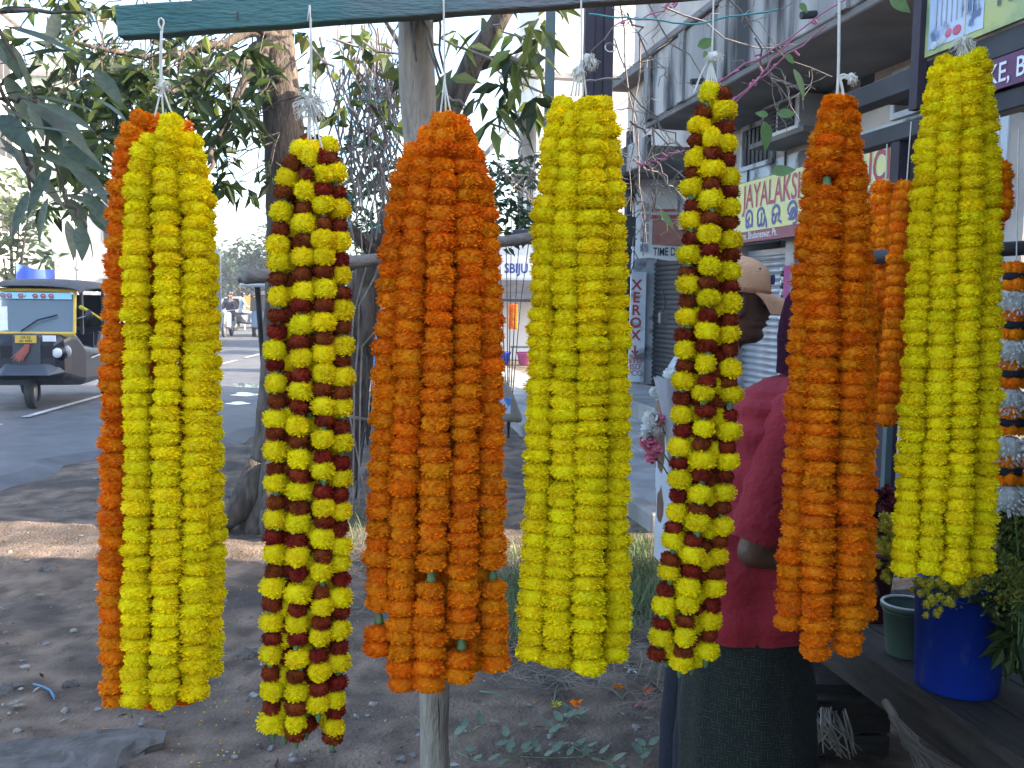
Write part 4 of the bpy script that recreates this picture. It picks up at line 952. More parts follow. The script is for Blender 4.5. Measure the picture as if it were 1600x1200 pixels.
MB().hull((3.9, 2.25, -.05), (3.97, 2.32, 2.57)).build('upright', M['purple'], BF); MB().hull((3.9, 4.1, -.05), (3.97, 4.17, 2.57)).build('upright', M['purple'], BF)
yL = XP(1447, 60, FXb-.07).y
BI = empty('billboard', (FXb-.06, 3.2, 2.68), label='faded billboard with a pale palace picture, flowers and purple text strip', cat='billboard')
MB().hull((FXb-.10, yL, 2.46), (FXb-.06, yL+.06, 3.75)).build('edge_post', M['purple'], BI)
MB().hull((FXb-.075, 2.0, 2.675), (FXb-.055, yL-.002, 3.7)).build('panel', pm('billboard_print', (.50, .50, .16), (.42, .47, .22), 3, .5, c3=(.16, .26, .15), s3=4, t3=(.55, .7)), BI)
xb = FXb-.077; yP = XP(1535, 60, xb).y
MB().hull((xb-.001, yP, 2.70), (xb+.001, yL-.03, 3.25)).build('picture', pm('palace_print', (.36, .45, .62), (.58, .65, .76), 7, .5, c3=(.10, .15, .26), s3=9, t3=(.55, .62)), BI)
for k in range(9):
    t = yP+.03+(yL-yP-.08)*k/9
    MB().hull((xb-.004, t, 2.78), (xb-.002, t+.006, 2.90+.03*math.sin(k))).build('printed_column', M['shutter'], BI)
for k in range(3):
    MB().hull((xb-.005, yP+.08+.12*k, 2.98+.03*k), (xb-.003, yP+.18+.12*k, 3.0+.03*k)).build('printed_roof', M['shutter'], BI)
MB().hull((xb-.004, yP+.05, 2.98), (xb-.002, yP+.10, 3.05)).build('printed_window', M['sign_blue'], BI)
rg = random.Random(9)
for k in range(26):
    y = rg.uniform(2.3, yL-.05); z = 2.70+abs(rg.gauss(0, .06))+.15*(rg.random() < .2)
    if y > yP-.02: z = 2.70+rg.uniform(0, .05)
    MB().ball((xb-.002, y, z), (.004, rg.uniform(.015, .035), rg.uniform(.012, .022)), 8, 5).build('printed_flower', M['pink_petal'] if rg.random() < .6 else M['white_petal'], BI)
MB().hull((FXb-.062, 2.0, 2.445), (FXb-.052, yL-.002, 2.565)).build('text_strip', M['sign_purple'], BI)
mb = MB(); up = (0, 0, 1); nS = (0, -1, 0)
text_mb(mb, 'N', (FXb-.062, yL-.03, 2.47), nS, up, .10, bold=.01, depth=.004)
text_mb(mb, 'KE, BHUBANESWAR', (FXb-.062, XP(1543, 130, FXb-.06).y, 2.47), nS, up, .105, bold=.01, depth=.004, sx=.95)
mb.build('strip_lettering', M['sign_white'], BI)
mb = MB(); text_mb(mb, 'N.', (xb, XP(1558, 10, xb).y, XP(1558, 10, xb).z), nS, up, .12, bold=.012, depth=.006); mb.build('heading_lettering', M['green_post'], BI)
# stained sheet at the back of the stall, hanging bar
MB().hull((3.05, 1.6, .55), (3.07, 3.6, 2.35)).build('backing_sheet', M['plaster_blue'], label='stained pale sheet at the back of the flower stall', cat='sheet')
a = P(1335, 404, 2.48); b = P(1800, 375, 2.3); BAR = MB().tube([a, b], .018, 12).build('rack_bar', M['frame_grey'], smooth=True, label='grey metal bar behind the right-hand garlands', cat='bar')
for (x, y0, dd) in ((1790, 376, 2.3), ):
    t = P(x, y0, dd); MB().tube([(t.x, t.y, 0), (t.x, t.y, t.z+.3)], .02, 10).build('rack_post', M['frame_grey'], smooth=True, label='grey rack post at the right edge of the stall', cat='post')
t = P(1386, 700, 3.75); MB().hull((t.x-.014, t.y-.014, 0.0), (t.x+.014, t.y+.014, 1.9)).build('rack_post', M['green_post'], label='thin blue grey rack post between the orange and last yellow garlands', cat='post', bev=.002)

# ------------------------------------------------------------------ buckets and cut flowers
def bucket(name, c, r1, r2, h, mat, label, rim=None, handle=False):
    o = empty(name, c, label=label, cat='bucket')
    MB().lathe([(r1*.97, 0), (r1, .006), (r2, h), (r2+.006, h), (r2+.006, h-.014), (r2-.006, h-.016), (r1-.008, .012), (.001, .012)], c, 36).build('wall', mat, o, smooth=True)
    mb = MB(); c = Vector(c); mb.tube([c+Vector((r2*1.01*math.cos(t), r2*1.01*math.sin(t), h)) for t in np.linspace(0, 6.2832, 37)], .0045, 6); mb.build('rim', rim or mat, o, smooth=True)
    for k in (.86,): 
        rr = r1+(r2-r1)*k; mb = MB(); mb.tube([c+Vector((rr*math.cos(t), rr*math.sin(t), h*k)) for t in np.linspace(0, 6.2832, 37)], .0025, 5); mb.build('moulded_ring', mat, o, smooth=True)
    if handle:
        mb = MB(); mb.tube([c+Vector((r2*math.cos(t), -.04-.05*math.sin(t), h-.11*math.sin(t))) for t in np.linspace(0, 3.1416, 20)], .0025, 6); mb.build('bail_handle', M['steel'], o, smooth=True)
    return o
bc = G(1494, 1072, TZ); bc.z = TZ+.001
bucket('bucket', bc, .114, .128, .33, M['bucket_blue'], 'large royal blue plastic bucket of cut flowers on the table')
gc = G(1414, 1022, TZ); gc.z = TZ+.001
bucket('bucket', gc, .058, .075, .165, M['bucket_green'], 'small dull green bucket with white rim beside the blue bucket', M['white_plastic'])
rc = G(1376, 985, TZ); rc.z = TZ+.001
bucket('bucket', rc+Vector((.03, .12, 0)), .06, .075, .24, pm('bucket_maroon', (.09, .012, .02), (.12, .016, .026), 5, .5), 'dark maroon bucket holding roses behind the small green bucket')
def rosette(rg, R_=.5, petals=26, mat=None, name='blossom'):
    mb = MB()
    for i in range(petals):
        z = 1-2*(i+.5)/petals; a = i*2.4; s = math.sqrt(max(0, 1-z*z)); d = Vector((s*math.cos(a), s*math.sin(a), z*.7)); m3 = frame(d, (0, 0, 1), rg.uniform(-.3, .3))
        vs = [(.1, 0, 0), (.34, -.17, .02), (.5*rg.uniform(.9, 1.1), -.12, 0), (.52, .12, .02), (.34, .17, -.02)]
        mb.add([m3 @ Vector(v) for v in vs], [(0, 1, 2, 3, 4)])
    mb.ball((0, 0, 0), (.34, .34, .26), 8, 5)
    return mb.mesh(name, mat)
rg = random.Random(21)
chm = [rosette(rg, mat=M['chrys']) for _ in range(2)]; rsm = [rosette(rg, mat=M['rose_dark'], name='rose') for _ in range(2)]
def bunch(name, label, foot, spots, meshes, size, stem=M['calyx'], nm='blossom'):
    o = empty(name, foot, label=label, cat='flowers'); st = MB()
    for (p) in spots:
        s = size*rg.uniform(.8, 1.25); inst(nm, meshes[rg.randrange(2)], o, Matrix.Translation(p) @ Matrix.Rotation(rg.uniform(-.6, .6), 4, 'X') @ Matrix.Rotation(rg.uniform(0, 6), 4, 'Z') @ Matrix.Scale(s, 4))
        st.tube([Vector(foot)+Vector((rg.uniform(-.03, .03), rg.uniform(-.03, .03), .06)), Vector(foot).lerp(p, .55)+Vector((0, 0, .06)), p], .0018, 4, cap=False)
    st.build('stems', stem, o, kind='stuff'); return o
bf = bc+Vector((0, 0, .25))
sp = [P(rg.gauss(1395, 14), rg.gauss(845, 22), 2.62+rg.uniform(-.06, .08)) for _ in range(40)]
sp += [P(rg.uniform(1375, 1430), rg.uniform(850, 905), 2.6+rg.uniform(-.05, .06)) for _ in range(22)]
sp += [P(rg.uniform(1420, 1570), rg.gauss(915, 12), 2.55+rg.uniform(-.03, .1)) for _ in range(60)]
sp += [P(rg.uniform(1430, 1520), rg.uniform(925, 965), 2.50) for _ in range(9)]
bunch('chrysanthemum_bunch', 'bunch of small yellow button chrysanthemums spilling over the blue bucket', bf, sp, chm, .026)
rf = rc+Vector((.03, .12, .2))
bunch('rose_bunch', 'bunch of dark red roses behind the chrysanthemums', rf, [P(rg.uniform(1360, 1402), rg.uniform(765, 830), 3.0+rg.uniform(-.05, .1)) for _ in range(30)], rsm, .05, nm='rose')
def feather(name, label, foot, tips, mat, seed):
    rg = random.Random(seed); o = empty(name, foot, label=label, cat='flowers'); mb = MB(); st = MB()
    for t in tips:
        pts = [Vector(foot)+Vector((rg.uniform(-.03, .03), rg.uniform(-.03, .03), 0)), Vector(foot).lerp(t, .5)+Vector((0, 0, .04)), Vector(t)]; st.tube(pts, .0025, 4, cap=False)
        for _ in range(230):
            s = rg.random()**.6; p = pts[1].lerp(pts[2], s); w = .055*(1.1-s)+.006
            add_leaf(mb, p+Vector((rg.gauss(0, w), rg.gauss(0, w), rg.gauss(0, w*.5))), (rg.uniform(-1, 1), rg.uniform(-1, 1), rg.uniform(.2, 1.4)), .014*rg.uniform(.6, 1.6), .007, rg)
    mb.build('sprays', mat, o, kind='stuff'); st.build('stems', M['calyx'], o, kind='stuff'); return o
ff = P(1600, 1040, 2.5)
feather('greenery_bunch', 'feathery yellow green filler sprays at the right edge', ff, [P(x, y, 2.45+rg.uniform(-.1, .15)) for x, y in ((1568, 720), (1580, 745), (1592, 770), (1572, 790), (1600, 740), (1588, 830), (1610, 800), (1600, 880), (1575, 850), (1620, 850), (1595, 930), (1570, 900), (1566, 760), (1578, 700), (1584, 790), (1562, 820), (1590, 850), (1605, 690), (1612, 760), (1568, 870), (1583, 890))], pm('goldenrod', (.13, .17, .02), (.24, .26, .04), 9, .7, trans=.25, island=.5), 8)
mb = MB(); o = empty('leaf_bunch', ff, label='dark green leafy stems in shade beside the blue bucket', cat='foliage')
for k in range(260): add_leaf(mb, P(rg.gauss(1590, 16), rg.uniform(800, 1030), 2.5+rg.uniform(-.05, .2)), (rg.uniform(-1, 1), rg.uniform(-1, 1), rg.uniform(-1, .6)), .10*rg.uniform(.6, 1.2), .03, rg)
mb.build('leaves', M['leaf'], o, kind='stuff')
oc = [G(1398, 950, TZ+.12), G(1410, 945, TZ+.14), G(1425, 948, TZ+.13)]

# unseen cover added just above the frame to darken the stall's near end
AW = empty('unseen_shade_cover', (2.4, .6, 0), label='sagging dark cover, unseen, added to shade the near end of the stall', cat='awning')
mb = MB(); rings = []
for i in range(13):
    t = i/12; y = -1.6+3.75*t; rings.append([Vector((1.25+2.8*s, y, 2.46+.22*s-.05*math.sin(math.pi*s)*math.sin(math.pi*t*2)-.03*math.sin(math.pi*t*4))) for s in np.linspace(0, 1, 9)])
mb.loft(rings, cap=False, close=False); mb.build('sheet', pm('shade_cover', (.05, .055, .065), (.08, .085, .10), 4, .7), AW, smooth=True)
for x, y in ((1.0, -1.5), (4.0, -1.5), (4.0, 2.1)): MB().tube([(x, y, -.05), (x, y, 2.44+.07*(x-1))], .03, 8).build('pole', M['pole_wood'], AW, smooth=True)
MB().tube([(1.0, 2.1, 2.43), (4.0, 2.1, 2.66)], .02, 8).build('ridge_rail', M['bamboo'], AW)

mb = MB(); rings = [[Vector((1.25+2.8*s, -1.62+.06*math.sin(s*17), z)) for z in (0.02, .8, 1.6, 2.42+.22*s)] for s in np.linspace(0, 1, 25)]
mb.loft(rings, cap=False, close=False); mb.build('back_shade_drape', pm('shade_drape', (.10, .085, .07), (.15, .13, .105), 5, .9), AW, smooth=True)  # added hanging sheet, unseen, keeps light from behind off the lower stall
mb = MB(); rings = [[Vector((4.08+.05*math.sin(t*15), -1.6+3.7*t, z)) for z in (0.02, .9, 1.8, 2.66)] for t in np.linspace(0, 1, 25)]
mb.loft(rings, cap=False, close=False); mb.build('side_shade_drape', pm('shade_drape_side', (.10, .085, .07), (.15, .13, .105), 5, .9), AW, smooth=True)  # second added sheet, blocks light from the right
# ------------------------------------------------------------------ people
def eval_mesh(ob):
    link(ob); dg = bpy.context.evaluated_depsgraph_get(); dg.update()
    me = bpy.data.meshes.new_from_object(ob.evaluated_get(dg)); C.objects.unlink(ob); bpy.data.objects.remove(ob); return me
def flesh(mb, chains):
    """tapered limbs with rounded joints; the remesh below fuses them into one skin"""
    for ch in chains:
        for (p, r1), (q, r2) in zip(ch[:-1], ch[1:]):
            p = Vector(p); q = Vector(q)
            if (q-p).length < 1e-5: continue
            n_ = 4; mb.tube([p.lerp(q, k/n_) for k in range(n_+1)], [r1+(r2-r1)*k/n_ for k in range(n_+1)], 14)
        for p, r_ in ch: mb.ball(p, r_, 14, 9)
def fuse(mb, name, mat, parent, voxel, it=4):
    m2 = mb.mesh('raw', mat); ob = bpy.data.objects.new('raw', m2); md = ob.modifiers.new('R', 'REMESH'); md.mode = 'VOXEL'; md.voxel_size = voxel; md.use_smooth_shade = True
    sm = ob.modifiers.new('S', 'SMOOTH'); sm.factor = .5; sm.iterations = it
    me3 = eval_mesh(ob); me3.materials.clear(); me3.materials.append(mat); me3.name = name
    me3.polygons.foreach_set('use_smooth', [True]*len(me3.polygons))
    return inst(name, me3, parent, local=True)
def head_geo(mb, c, sc_=1.0, tilt=0.0, turn=0.0):
    prof = [(-.118, .035, -.02, .030), (-.112, .066, -.03, .043), (-.100, .084, -.045, .052), (-.088, .088, -.055, .058), (-.076, .080, -.062, .061), (-.070, .079, -.068, .063), (-.060, .097, -.072, .064), (-.051, .084, -.076, .065), (-.042, .099, -.079, .066),
            (-.034, .088, -.083, .068), (-.024, .088, -.087, .069), (-.012, .086, -.090, .070), (.0, .082, -.093, .072), (.012, .085, -.095, .074), (.024, .091, -.097, .076), (.040, .092, -.098, .077), (.060, .086, -.097, .076), (.080, .072, -.09, .070), (.098, .05, -.076, .057), (.110, .024, -.056, .038), (.116, -.002, -.03, .014)]
    n_ = 40; rot = Matrix.Rotation(turn, 3, 'Z') @ Matrix.Rotation(tilt, 3, 'Y'); rings = []
    for z, fx, bx, w in prof:
        cx = (fx+bx)/2; ln = (fx-bx)/2; rg_ = []
        for j in range(n_):
            t = 2*math.pi*j/n_; ct, st = math.cos(t), math.sin(t)
            e = .85; x = cx + ln*math.copysign(abs(ct)**e, ct); y = w*math.copysign(abs(st)**e, st)
            if ct > 0:
                g = math.exp(-(y/.013)**2); nb = max(0, 1-abs(z+.020)/.015)**.7*.036 + max(0, 1-abs(z-.000)/.028)*.018
                x += g*nb
                g2 = math.exp(-((abs(y)-.032)/.014)**2)*math.exp(-((z-.004)/.012)**2); x -= .010*g2
                if abs(y) > .026: x -= .25*(abs(y)-.026)
            rg_.append(Vector(c)+rot @ (Vector((x, y, z))*sc_))
        rings.append(rg_)
    mb.loft(rings)
    for s in (-1, 1):    # ears
        mb.ball(Vector(c)+rot @ (Vector((-.008, s*.076, -.012))*sc_), (.018*sc_, .009*sc_, .031*sc_), 10, 8, M=rot)
    return rot
def hand_chains(w, d, up, sc_=1.0, curl=.5):
    """wrist w, direction d, palm-up normal; five unequal bent fingers"""
    d = Vector(d).normalized(); up = Vector(up).normalized(); s = d.cross(up).normalized(); w = Vector(w); out = []
    pm_ = w+d*.045*sc_; out.append([(tuple(w), .024), (tuple(pm_), .030)])
    for k, (o_, L) in enumerate(((-.030, .070), (-.010, .082), (.010, .086), (.028, .078))):
        a = pm_+s*o_*.8+d*.02; ch = [(tuple(pm_), .030), (tuple(a), .012)]; p = a+d*.022; ang = 0
        ch.append((tuple(p), .0095))
        for q in range(3):
            ang += curl*(.7 if q == 0 else .9); dd = d*math.cos(ang)-up*math.sin(ang); p = p+dd*L*sc_/3; ch.append((tuple(p), .009-.0008*q))
        out.append(ch)
    a = w+d*.02+s*.022; ch = [(tuple(w), .024), (tuple(a), .014)]; p = a+(s*.7+d*.6)*.03; ch.append((tuple(p), .0105)); p = p+(s*.2+d*.8-up*.4)*.028; ch.append((tuple(p), .009)); out.append(ch)
    return out
def person_mesh(name, chains, head_c, head_s, tilt, turn, hands, mat, parent):
    mb = MB(); flesh(mb, chains + [c for h in hands for c in h]); head_geo(mb, head_c, head_s, tilt, turn)
    return fuse(mb, name, mat, parent, .0045, 2)
def garment(name, rings, mat, parent, seed=0, wr=.006, n_=56, cap=False):
    """rings: (centre, rx, ry, rotation, fold)"""
    rg = random.Random(seed); ph = [rg.uniform(0, 6.28) for _ in range(8)]; out = []
    dense = []
    for i in range(len(rings)-1):
        for k in range(5): t = k/5; dense.append([rings[i][j]*(1-t)+rings[i+1][j]*t if j else Vector(rings[i][0]).lerp(Vector(rings[i+1][0]), t) for j in range(5)])
    dense.append([Vector(rings[-1][0])]+list(rings[-1][1:]))
    for i, (c, rx, ry, ro, fo) in enumerate(dense):
        rg_ = []
        for j in range(n_):
            a = 2*math.pi*j/n_; r_ = 1+fo*(.5*math.sin(5*a+ph[0]+i*.05)+.35*math.sin(9*a+ph[1]-i*.07)+.3*math.sin(14*a+ph[2]+i*.03)) + wr/rx*.6*math.sin(i*.9+2*a+ph[3])*math.sin(3*a+ph[4]-i*.5)
            e = .88; ca, sa = math.cos(a), math.sin(a)
            v = Vector((rx*r_*math.copysign(abs(ca)**e, ca), ry*r_*math.copysign(abs(sa)**e, sa), 0)); v = Matrix.Rotation(ro, 3, 'Z') @ v
            rg_.append(c+v)
        out.append(rg_)
    mb = MB(); mb.loft(out, cap=cap); return mb.build(name, mat, parent, smooth=True, local=True)
def sleeve(name, pts, rad, mat, parent):
    mb = MB(); P_ = [Vector(p) for p in pts]; q = []; rr = []
    for i in range(len(P_)-1):
        for k in range(5): t = k/5; q.append(P_[i].lerp(P_[i+1], t)); rr.append((rad[i]*(1-t)+rad[i+1]*t)*(1+.05*math.sin(4.1*i+k*1.9)))
    q.append(P_[-1]); rr.append(rad[-1]); mb.tube(q, rr, 20, cap=False); return mb.build(name, mat, parent, smooth=True, local=True)
def legs(hip_z, kn, an, lean=0, st=.0):
    out = []
    for s in (-1, 1):
        sx = st*s
        out.append([((0, 0, hip_z), .12), ((0, s*.085, hip_z-.05), .085), ((sx*.5+.01, s*.09, kn), .056), ((sx-.015, s*.092, an), .036), ((sx-.02, s*.092, .035), .036), ((sx+.07, s*.10, .03), .034), ((sx+.15, s*.105, .022), .020)])
    return out

# man in a peach cap: local x is where he faces (to the right in the picture)
dC = 2.95; hc = P(1151, 472, dC); bs = hc - r0*.095
PM = empty('person', (bs.x, bs.y, 0), rz=-YAW+R(4), label='man in peach baseball cap and pale shirt facing right behind the fifth garland', cat='person')
hz = hc.z; hx = .095
ch = [[((0, 0, .92), .13), ((-.005, 0, 1.08), .125), ((-.01, 0, 1.25), .14), ((0, 0, hz-.22), .085), ((.055, 0, hz-.14), .055), ((.09, 0, hz-.07), .05)]] + legs(.92, .50, .09)
hand_sets = []
for s in (-1, 1):
    sh = (0, s*.15, hz-.225)
    if s < 0: el = (-.02, -.20, 1.12); wr_ = (.05, -.24, .90)      # camera side arm, elbow bent, holds the bouquet
    else: el = (.05, .21, 1.12); wr_ = (.26, .15, 1.05)
    ch.append([((0, 0, hz-.22), .085), (sh, .058), (el, .042), (wr_, .027)])
    d = Vector(wr_)-Vector(el); hand_sets.append(hand_chains(wr_, d, (0, -s*.8, .5), 1.0, .55))
person_mesh('body', ch, (hx, 0, hz), 1.07, .06, 0, hand_sets, M['skin'], PM)
for s in (-1, 1):
    ec = Vector((hx+.072, s*.033, hz+.003)); ey = MB().ball(ec, .0125, 12, 8).build('eye', pm('eye_white', (.30, .28, .26), None, 5, .3), PM, smooth=True, local=True)  # eye white greyed to stand for the shade under the brim
    MB().ball(ec+Vector((.0095, s*.001, -.001)), (.004, .006, .006), 10, 6).build('iris', M['dark_in'], ey, smooth=True)
    MB().tube([Vector((hx+.088-.010*t*t, s*(.016+.017*t), hz+.022+.003*math.sin(t*2.2))) for t in np.linspace(0, 2, 7)], [.002, .0035, .004, .004, .0035, .003, .0015], 6).build('eyebrow', M['dark_in'], PM, smooth=True, local=True)
# cap: crown, brim, button, eyelet, badge
rotc = Matrix.Rotation(.10, 3, 'Y'); cp = Vector((hx-.004, 0, hz+.03))
crown = MB(); n_ = 36; rings = []
for z, rx, ry in ((0, .112, .090), (.02, .112, .090), (.05, .108, .086), (.075, .096, .076), (.095, .072, .058), (.106, .042, .034), (.110, .010, .008)):
    rings.append([cp+rotc @ Vector((rx*math.cos(2*math.pi*j/n_)-.004, ry*math.sin(2*math.pi*j/n_), z*1.03)) for j in range(n_)])
crown.loft(rings); cpo = crown.build('cap', M['cap'], PM, smooth=True, local=True)
br = MB(); rows = []
for i in range(8):
    t = i/7; row = []
    for j in range(17):
        a = R(-72+144*j/16); e = math.cos(a); r_in = Vector((.108*math.cos(a), .088*math.sin(a), .004)); ext = .118*e**.6
        row.append(cp+rotc @ (r_in+Vector((ext*t, 0, -.040*t*t*1.0 - .020*t*(abs(math.sin(a))**2)))))
    rows.append(row)
top_ = [p for r_ in rows for p in r_]; bot = [p+Vector((0, 0, -.004)) for p in top_]; fs = []
for i in range(7):
    for j in range(16): a = i*17+j; fs += [(a, a+1, a+18, a+17), (136+a, 136+a+17, 136+a+18, 136+a+1)]
for j in range(16): a = 7*17+j; fs.append((a, a+1, 136+a+1, 136+a))
br.add(top_+bot, fs); br.build('brim', M['cap'], cpo, smooth=True)
MB().ball(cp+Vector((.012, 0, .116)), (.009, .009, .005), 8, 5, M=rotc).build('button', M['cap'], cpo, smooth=True)
MB().ball(cp+rotc @ Vector((.045, -.072, .075)), (.003, .002, .003), 6, 4).build('eyelet', M['navy_patch'], cpo)
MB().box(cp+rotc @ Vector((.102, -.030, .050)), (.012, .026, .030), rz=-.35).build('badge', M['navy_patch'], cpo, bev=.003)
mb = MB(); rr = []
for t in np.linspace(R(-60), R(60), 14): rr.append(cp+rotc @ Vector((.1125*math.cos(t), .0905*math.sin(t), .012)))
mb.tube(rr, .0012, 4); mb.build('stitched_seam', pm('cap_seam', (.36, .18, .11)), cpo)
hair = MB(); rings = []
for z, rx, ry in ((-.055, .06, .064), (-.035, .078, .073), (-.01, .088, .078), (.02, .098, .081), (.035, .10, .082)):
    rings.append([Vector((hx, 0, hz))+Vector((-abs(rx*math.cos(t))*1.06-.004, ry*math.sin(t)*1.03, z)) for t in np.linspace(R(-88), R(88), 24)])
hair.loft(rings, cap=False, close=False); hair.build('hair', pm('hair_black', (.012, .010, .010), (.02, .018, .016), 60, .6, .4, 200), PM, smooth=True, local=True)
zs = hz-.20
garment('shirt', [((.0, 0, .80), .130, .185, 0, .05), ((-.0, 0, .95), .125, .18, 0, .03), ((-.005, 0, 1.12), .125, .185, 0, .02), ((-.005, 0, 1.28), .125, .20, 0, .015), ((0, 0, zs-.05), .105, .185, 0, .01), ((.010, 0, zs), .10, .155, 0, 0), ((.024, 0, zs+.03), .08, .10, 0, 0), ((.045, 0, zs+.065), .062, .064, 0, 0)], M['shirt_white'], PM, 1)
for s in (-1, 1):
    sh = (0, s*.15, hz-.225); el = (-.02, -.20, 1.12) if s < 0 else (.05, .21, 1.12)
    sleeve('sleeve', [(0, s*.05, hz-.225), sh, Vector(sh).lerp(Vector(el), .7)], [.05, .08, .072], M['shirt_white'], PM)
    sleeve('trouser_leg', [(0, s*.07, .93), (0, s*.088, .80), (.01, s*.09, .50), (-.012, s*.092, .07)], [.105, .10, .078, .07], M['navy'], PM)
    MB().ball((.035 if 1 else 0, s*.10, .03), (.135, .05, .045), 14, 8).build('shoe', M['wood_dark'], PM, smooth=True, local=True)
# wrapped bouquet held against his back arm
bq = P(1048, 700, 2.72)
BQ = empty('bouquet', P(1062, 800, 2.74), label='white paper wrapped bouquet with pink and white blooms beside the capped man', cat='bouquet')
mb = MB(); a0 = P(1066, 815, 2.76); a1 = P(1042, 590, 2.68); rings = []
for i in range(11):
    t = i/10; c = a0.lerp(a1, t); r_ = .010+.022*t**.8+.004*math.sin(t*7)
    rings.append([c+r0*(r_*math.cos(q)*(1+.10*math.sin(5*q+i*.4)))+Vector((0, r_*math.sin(q), .004*math.sin(7*q))) for q in np.linspace(0, 6.2832, 25)[:-1]])
mb.loft(rings, cap=False); mb.build('wrapping', M['paper'], BQ, smooth=True)
rg = random.Random(4); wpm = [rosette(rg, mat=M['white_petal']), rosette(rg, mat=M['pink_petal'])]
for x, y, k, s in ((1018, 655, 0, .055), (1013, 668, 0, .045), (1024, 672, 0, .04), (1030, 655, 1, .04), (1012, 690, 1, .05), (1022, 702, 1, .05), (1017, 715, 1, .04), (1008, 680, 0, .04), (1022, 612, 0, .03), (1028, 618, 0, .03), (1046, 585, 0, .04), (1062, 582, 0, .04)):
    inst('bloom', wpm[k], BQ, Matrix.Translation(P(x, y, 2.70)) @ Matrix.Rotation(rg.uniform(0, 6), 4, 'X') @ Matrix.Scale(s, 4))
mb = MB()
for x, y in ((1020, 655), (1014, 690), (1020, 712), (1024, 612)): mb.tube([P(1050, y+40, 2.72), P(1035, y+15, 2.71), P(x, y, 2.70)], .0022, 5)
add_leaf(mb, P(1036, 668, 2.69), P(1018, 640, 2.69)-P(1036, 668, 2.69), .06, .012, rg); mb.build('stems', M['calyx'], BQ)

# person in a red shirt and patterned wrap, seen from behind at an angle, head behind the sixth garland
dR = 2.62; bp_ = P(1172, 1000, dR)
PR = empty('person', (bp_.x, bp_.y, 0), rz=-YAW-R(12), label='person in red shirt and dark patterned wrap turned toward the stall', cat='person')
ch = [[((0, 0, .86), .13), ((.02, 0, 1.02), .12), ((.06, 0, 1.18), .125), ((.10, 0, 1.33), .085), ((.135, 0, 1.41), .05), ((.155, 0, 1.46), .048)]] + legs(.86, .46, .085)
hand_sets = []
for s, el, wr_ in ((-1, (-.01, -.205, .985), (.175, -.13, .945)), (1, (.10, .22, 1.04), (.20, .10, .93))):
    sh = (.09, s*.145, 1.32); ch.append([((.10, 0, 1.33), .085), (sh, .056), (el, .040), (wr_, .027)])
    hand_sets.append(hand_chains(wr_, Vector(wr_)-Vector(el), (0, s*.3, .9), .95, .45))
person_mesh('body', ch, (.175, 0, 1.535), 1.0, .22, 0, hand_sets, M['skin'], PR)
garment('shirt', [((-.015, 0, .735), .165, .205, 0, .045), ((.0, 0, .86), .162, .20, 0, .04), ((.02, 0, 1.02), .152, .19, 0, .03), ((.050, 0, 1.16), .155, .20, 0, .02), ((.070, 0, 1.28), .160, .205, 0, .012), ((.085, 0, 1.35), .148, .19, 0, .006), ((.103, 0, 1.39), .115, .15, 0, 0), ((.13, 0, 1.415), .072, .09, 0, 0), ((.14, 0, 1.45), .060, .062, 0, 0)], M['shirt_red'], PR, 2, .020)
mb = MB(); mb.tube([(.04-.105*math.cos(t), .19*math.sin(t), 1.30-.02*math.cos(t)) for t in np.linspace(-1.1, 1.1, 16)], .0022, 5); mb.build('yoke_seam', M['shirt_red'], PR, local=True)
for s, el in ((-1, (-.01, -.205, .985)), (1, (.10, .22, 1.04))):
    sh = Vector((.09, s*.145, 1.32)); sleeve('sleeve', [(.10, s*.05, 1.325), sh, sh.lerp(Vector(el), .55), sh.lerp(Vector(el), .93)], [.05, .083, .075, .070], M['shirt_red'], PR)
# patterned wrap cloth: dark weave with short pale green dashes
m_ = bpy.data.materials.new('wrap_pattern'); m_.use_nodes = True; nt = m_.node_tree; b = nt.nodes['Principled BSDF']; b.inputs['Roughness'].default_value = .9
tc = _n(nt, 'ShaderNodeTexCoord'); sx_ = _n(nt, 'ShaderNodeSeparateXYZ'); nt.links.new(tc.outputs['Object'], sx_.inputs[0])
at = _n(nt, 'ShaderNodeMath', operation='ARCTAN2'); nt.links.new(sx_.outputs[1], at.inputs[0]); nt.links.new(sx_.outputs[0], at.inputs[1])
mu = _n(nt, 'ShaderNodeMath', operation='MULTIPLY'); mu.inputs[1].default_value = .19; nt.links.new(at.outputs[0], mu.inputs[0])
cb_ = _n(nt, 'ShaderNodeCombineXYZ'); nt.links.new(mu.outputs[0], cb_.inputs[0]); nt.links.new(sx_.outputs[2], cb_.inputs[1]); cb_.inputs[2].default_value = .003
ck = _n(nt, 'ShaderNodeTexChecker'); ck.inputs['Scale'].default_value = 40; nt.links.new(cb_.outputs[0], ck.inputs[0])
w1 = _n(nt, 'ShaderNodeTexWave', bands_direction='Y'); w1.inputs['Scale'].default_value = 40; w1.inputs['Distortion'].default_value = .5; nt.links.new(cb_.outputs[0], w1.inputs[0])
w2 = _n(nt, 'ShaderNodeTexWave', bands_direction='X'); w2.inputs['Scale'].default_value = 40; w2.inputs['Distortion'].default_value = .5; nt.links.new(cb_.outputs[0], w2.inputs[0])
mx = _n(nt, 'ShaderNodeMix', data_type='FLOAT'); nt.links.new(ck.outputs['Fac'], mx.inputs['Factor']); nt.links.new(w1.outputs['Fac'], mx.inputs['A']); nt.links.new(w2.outputs['Fac'], mx.inputs['B'])
nz = _n(nt, 'ShaderNodeTexNoise'); nz.inputs['Scale'].default_value = 120; nt.links.new(cb_.outputs[0], nz.inputs[0])
ml = _n(nt, 'ShaderNodeMath', operation='MULTIPLY'); nt.links.new(mx.outputs['Result'], ml.inputs[0]); nt.links.new(nz.outputs[0], ml.inputs[1])
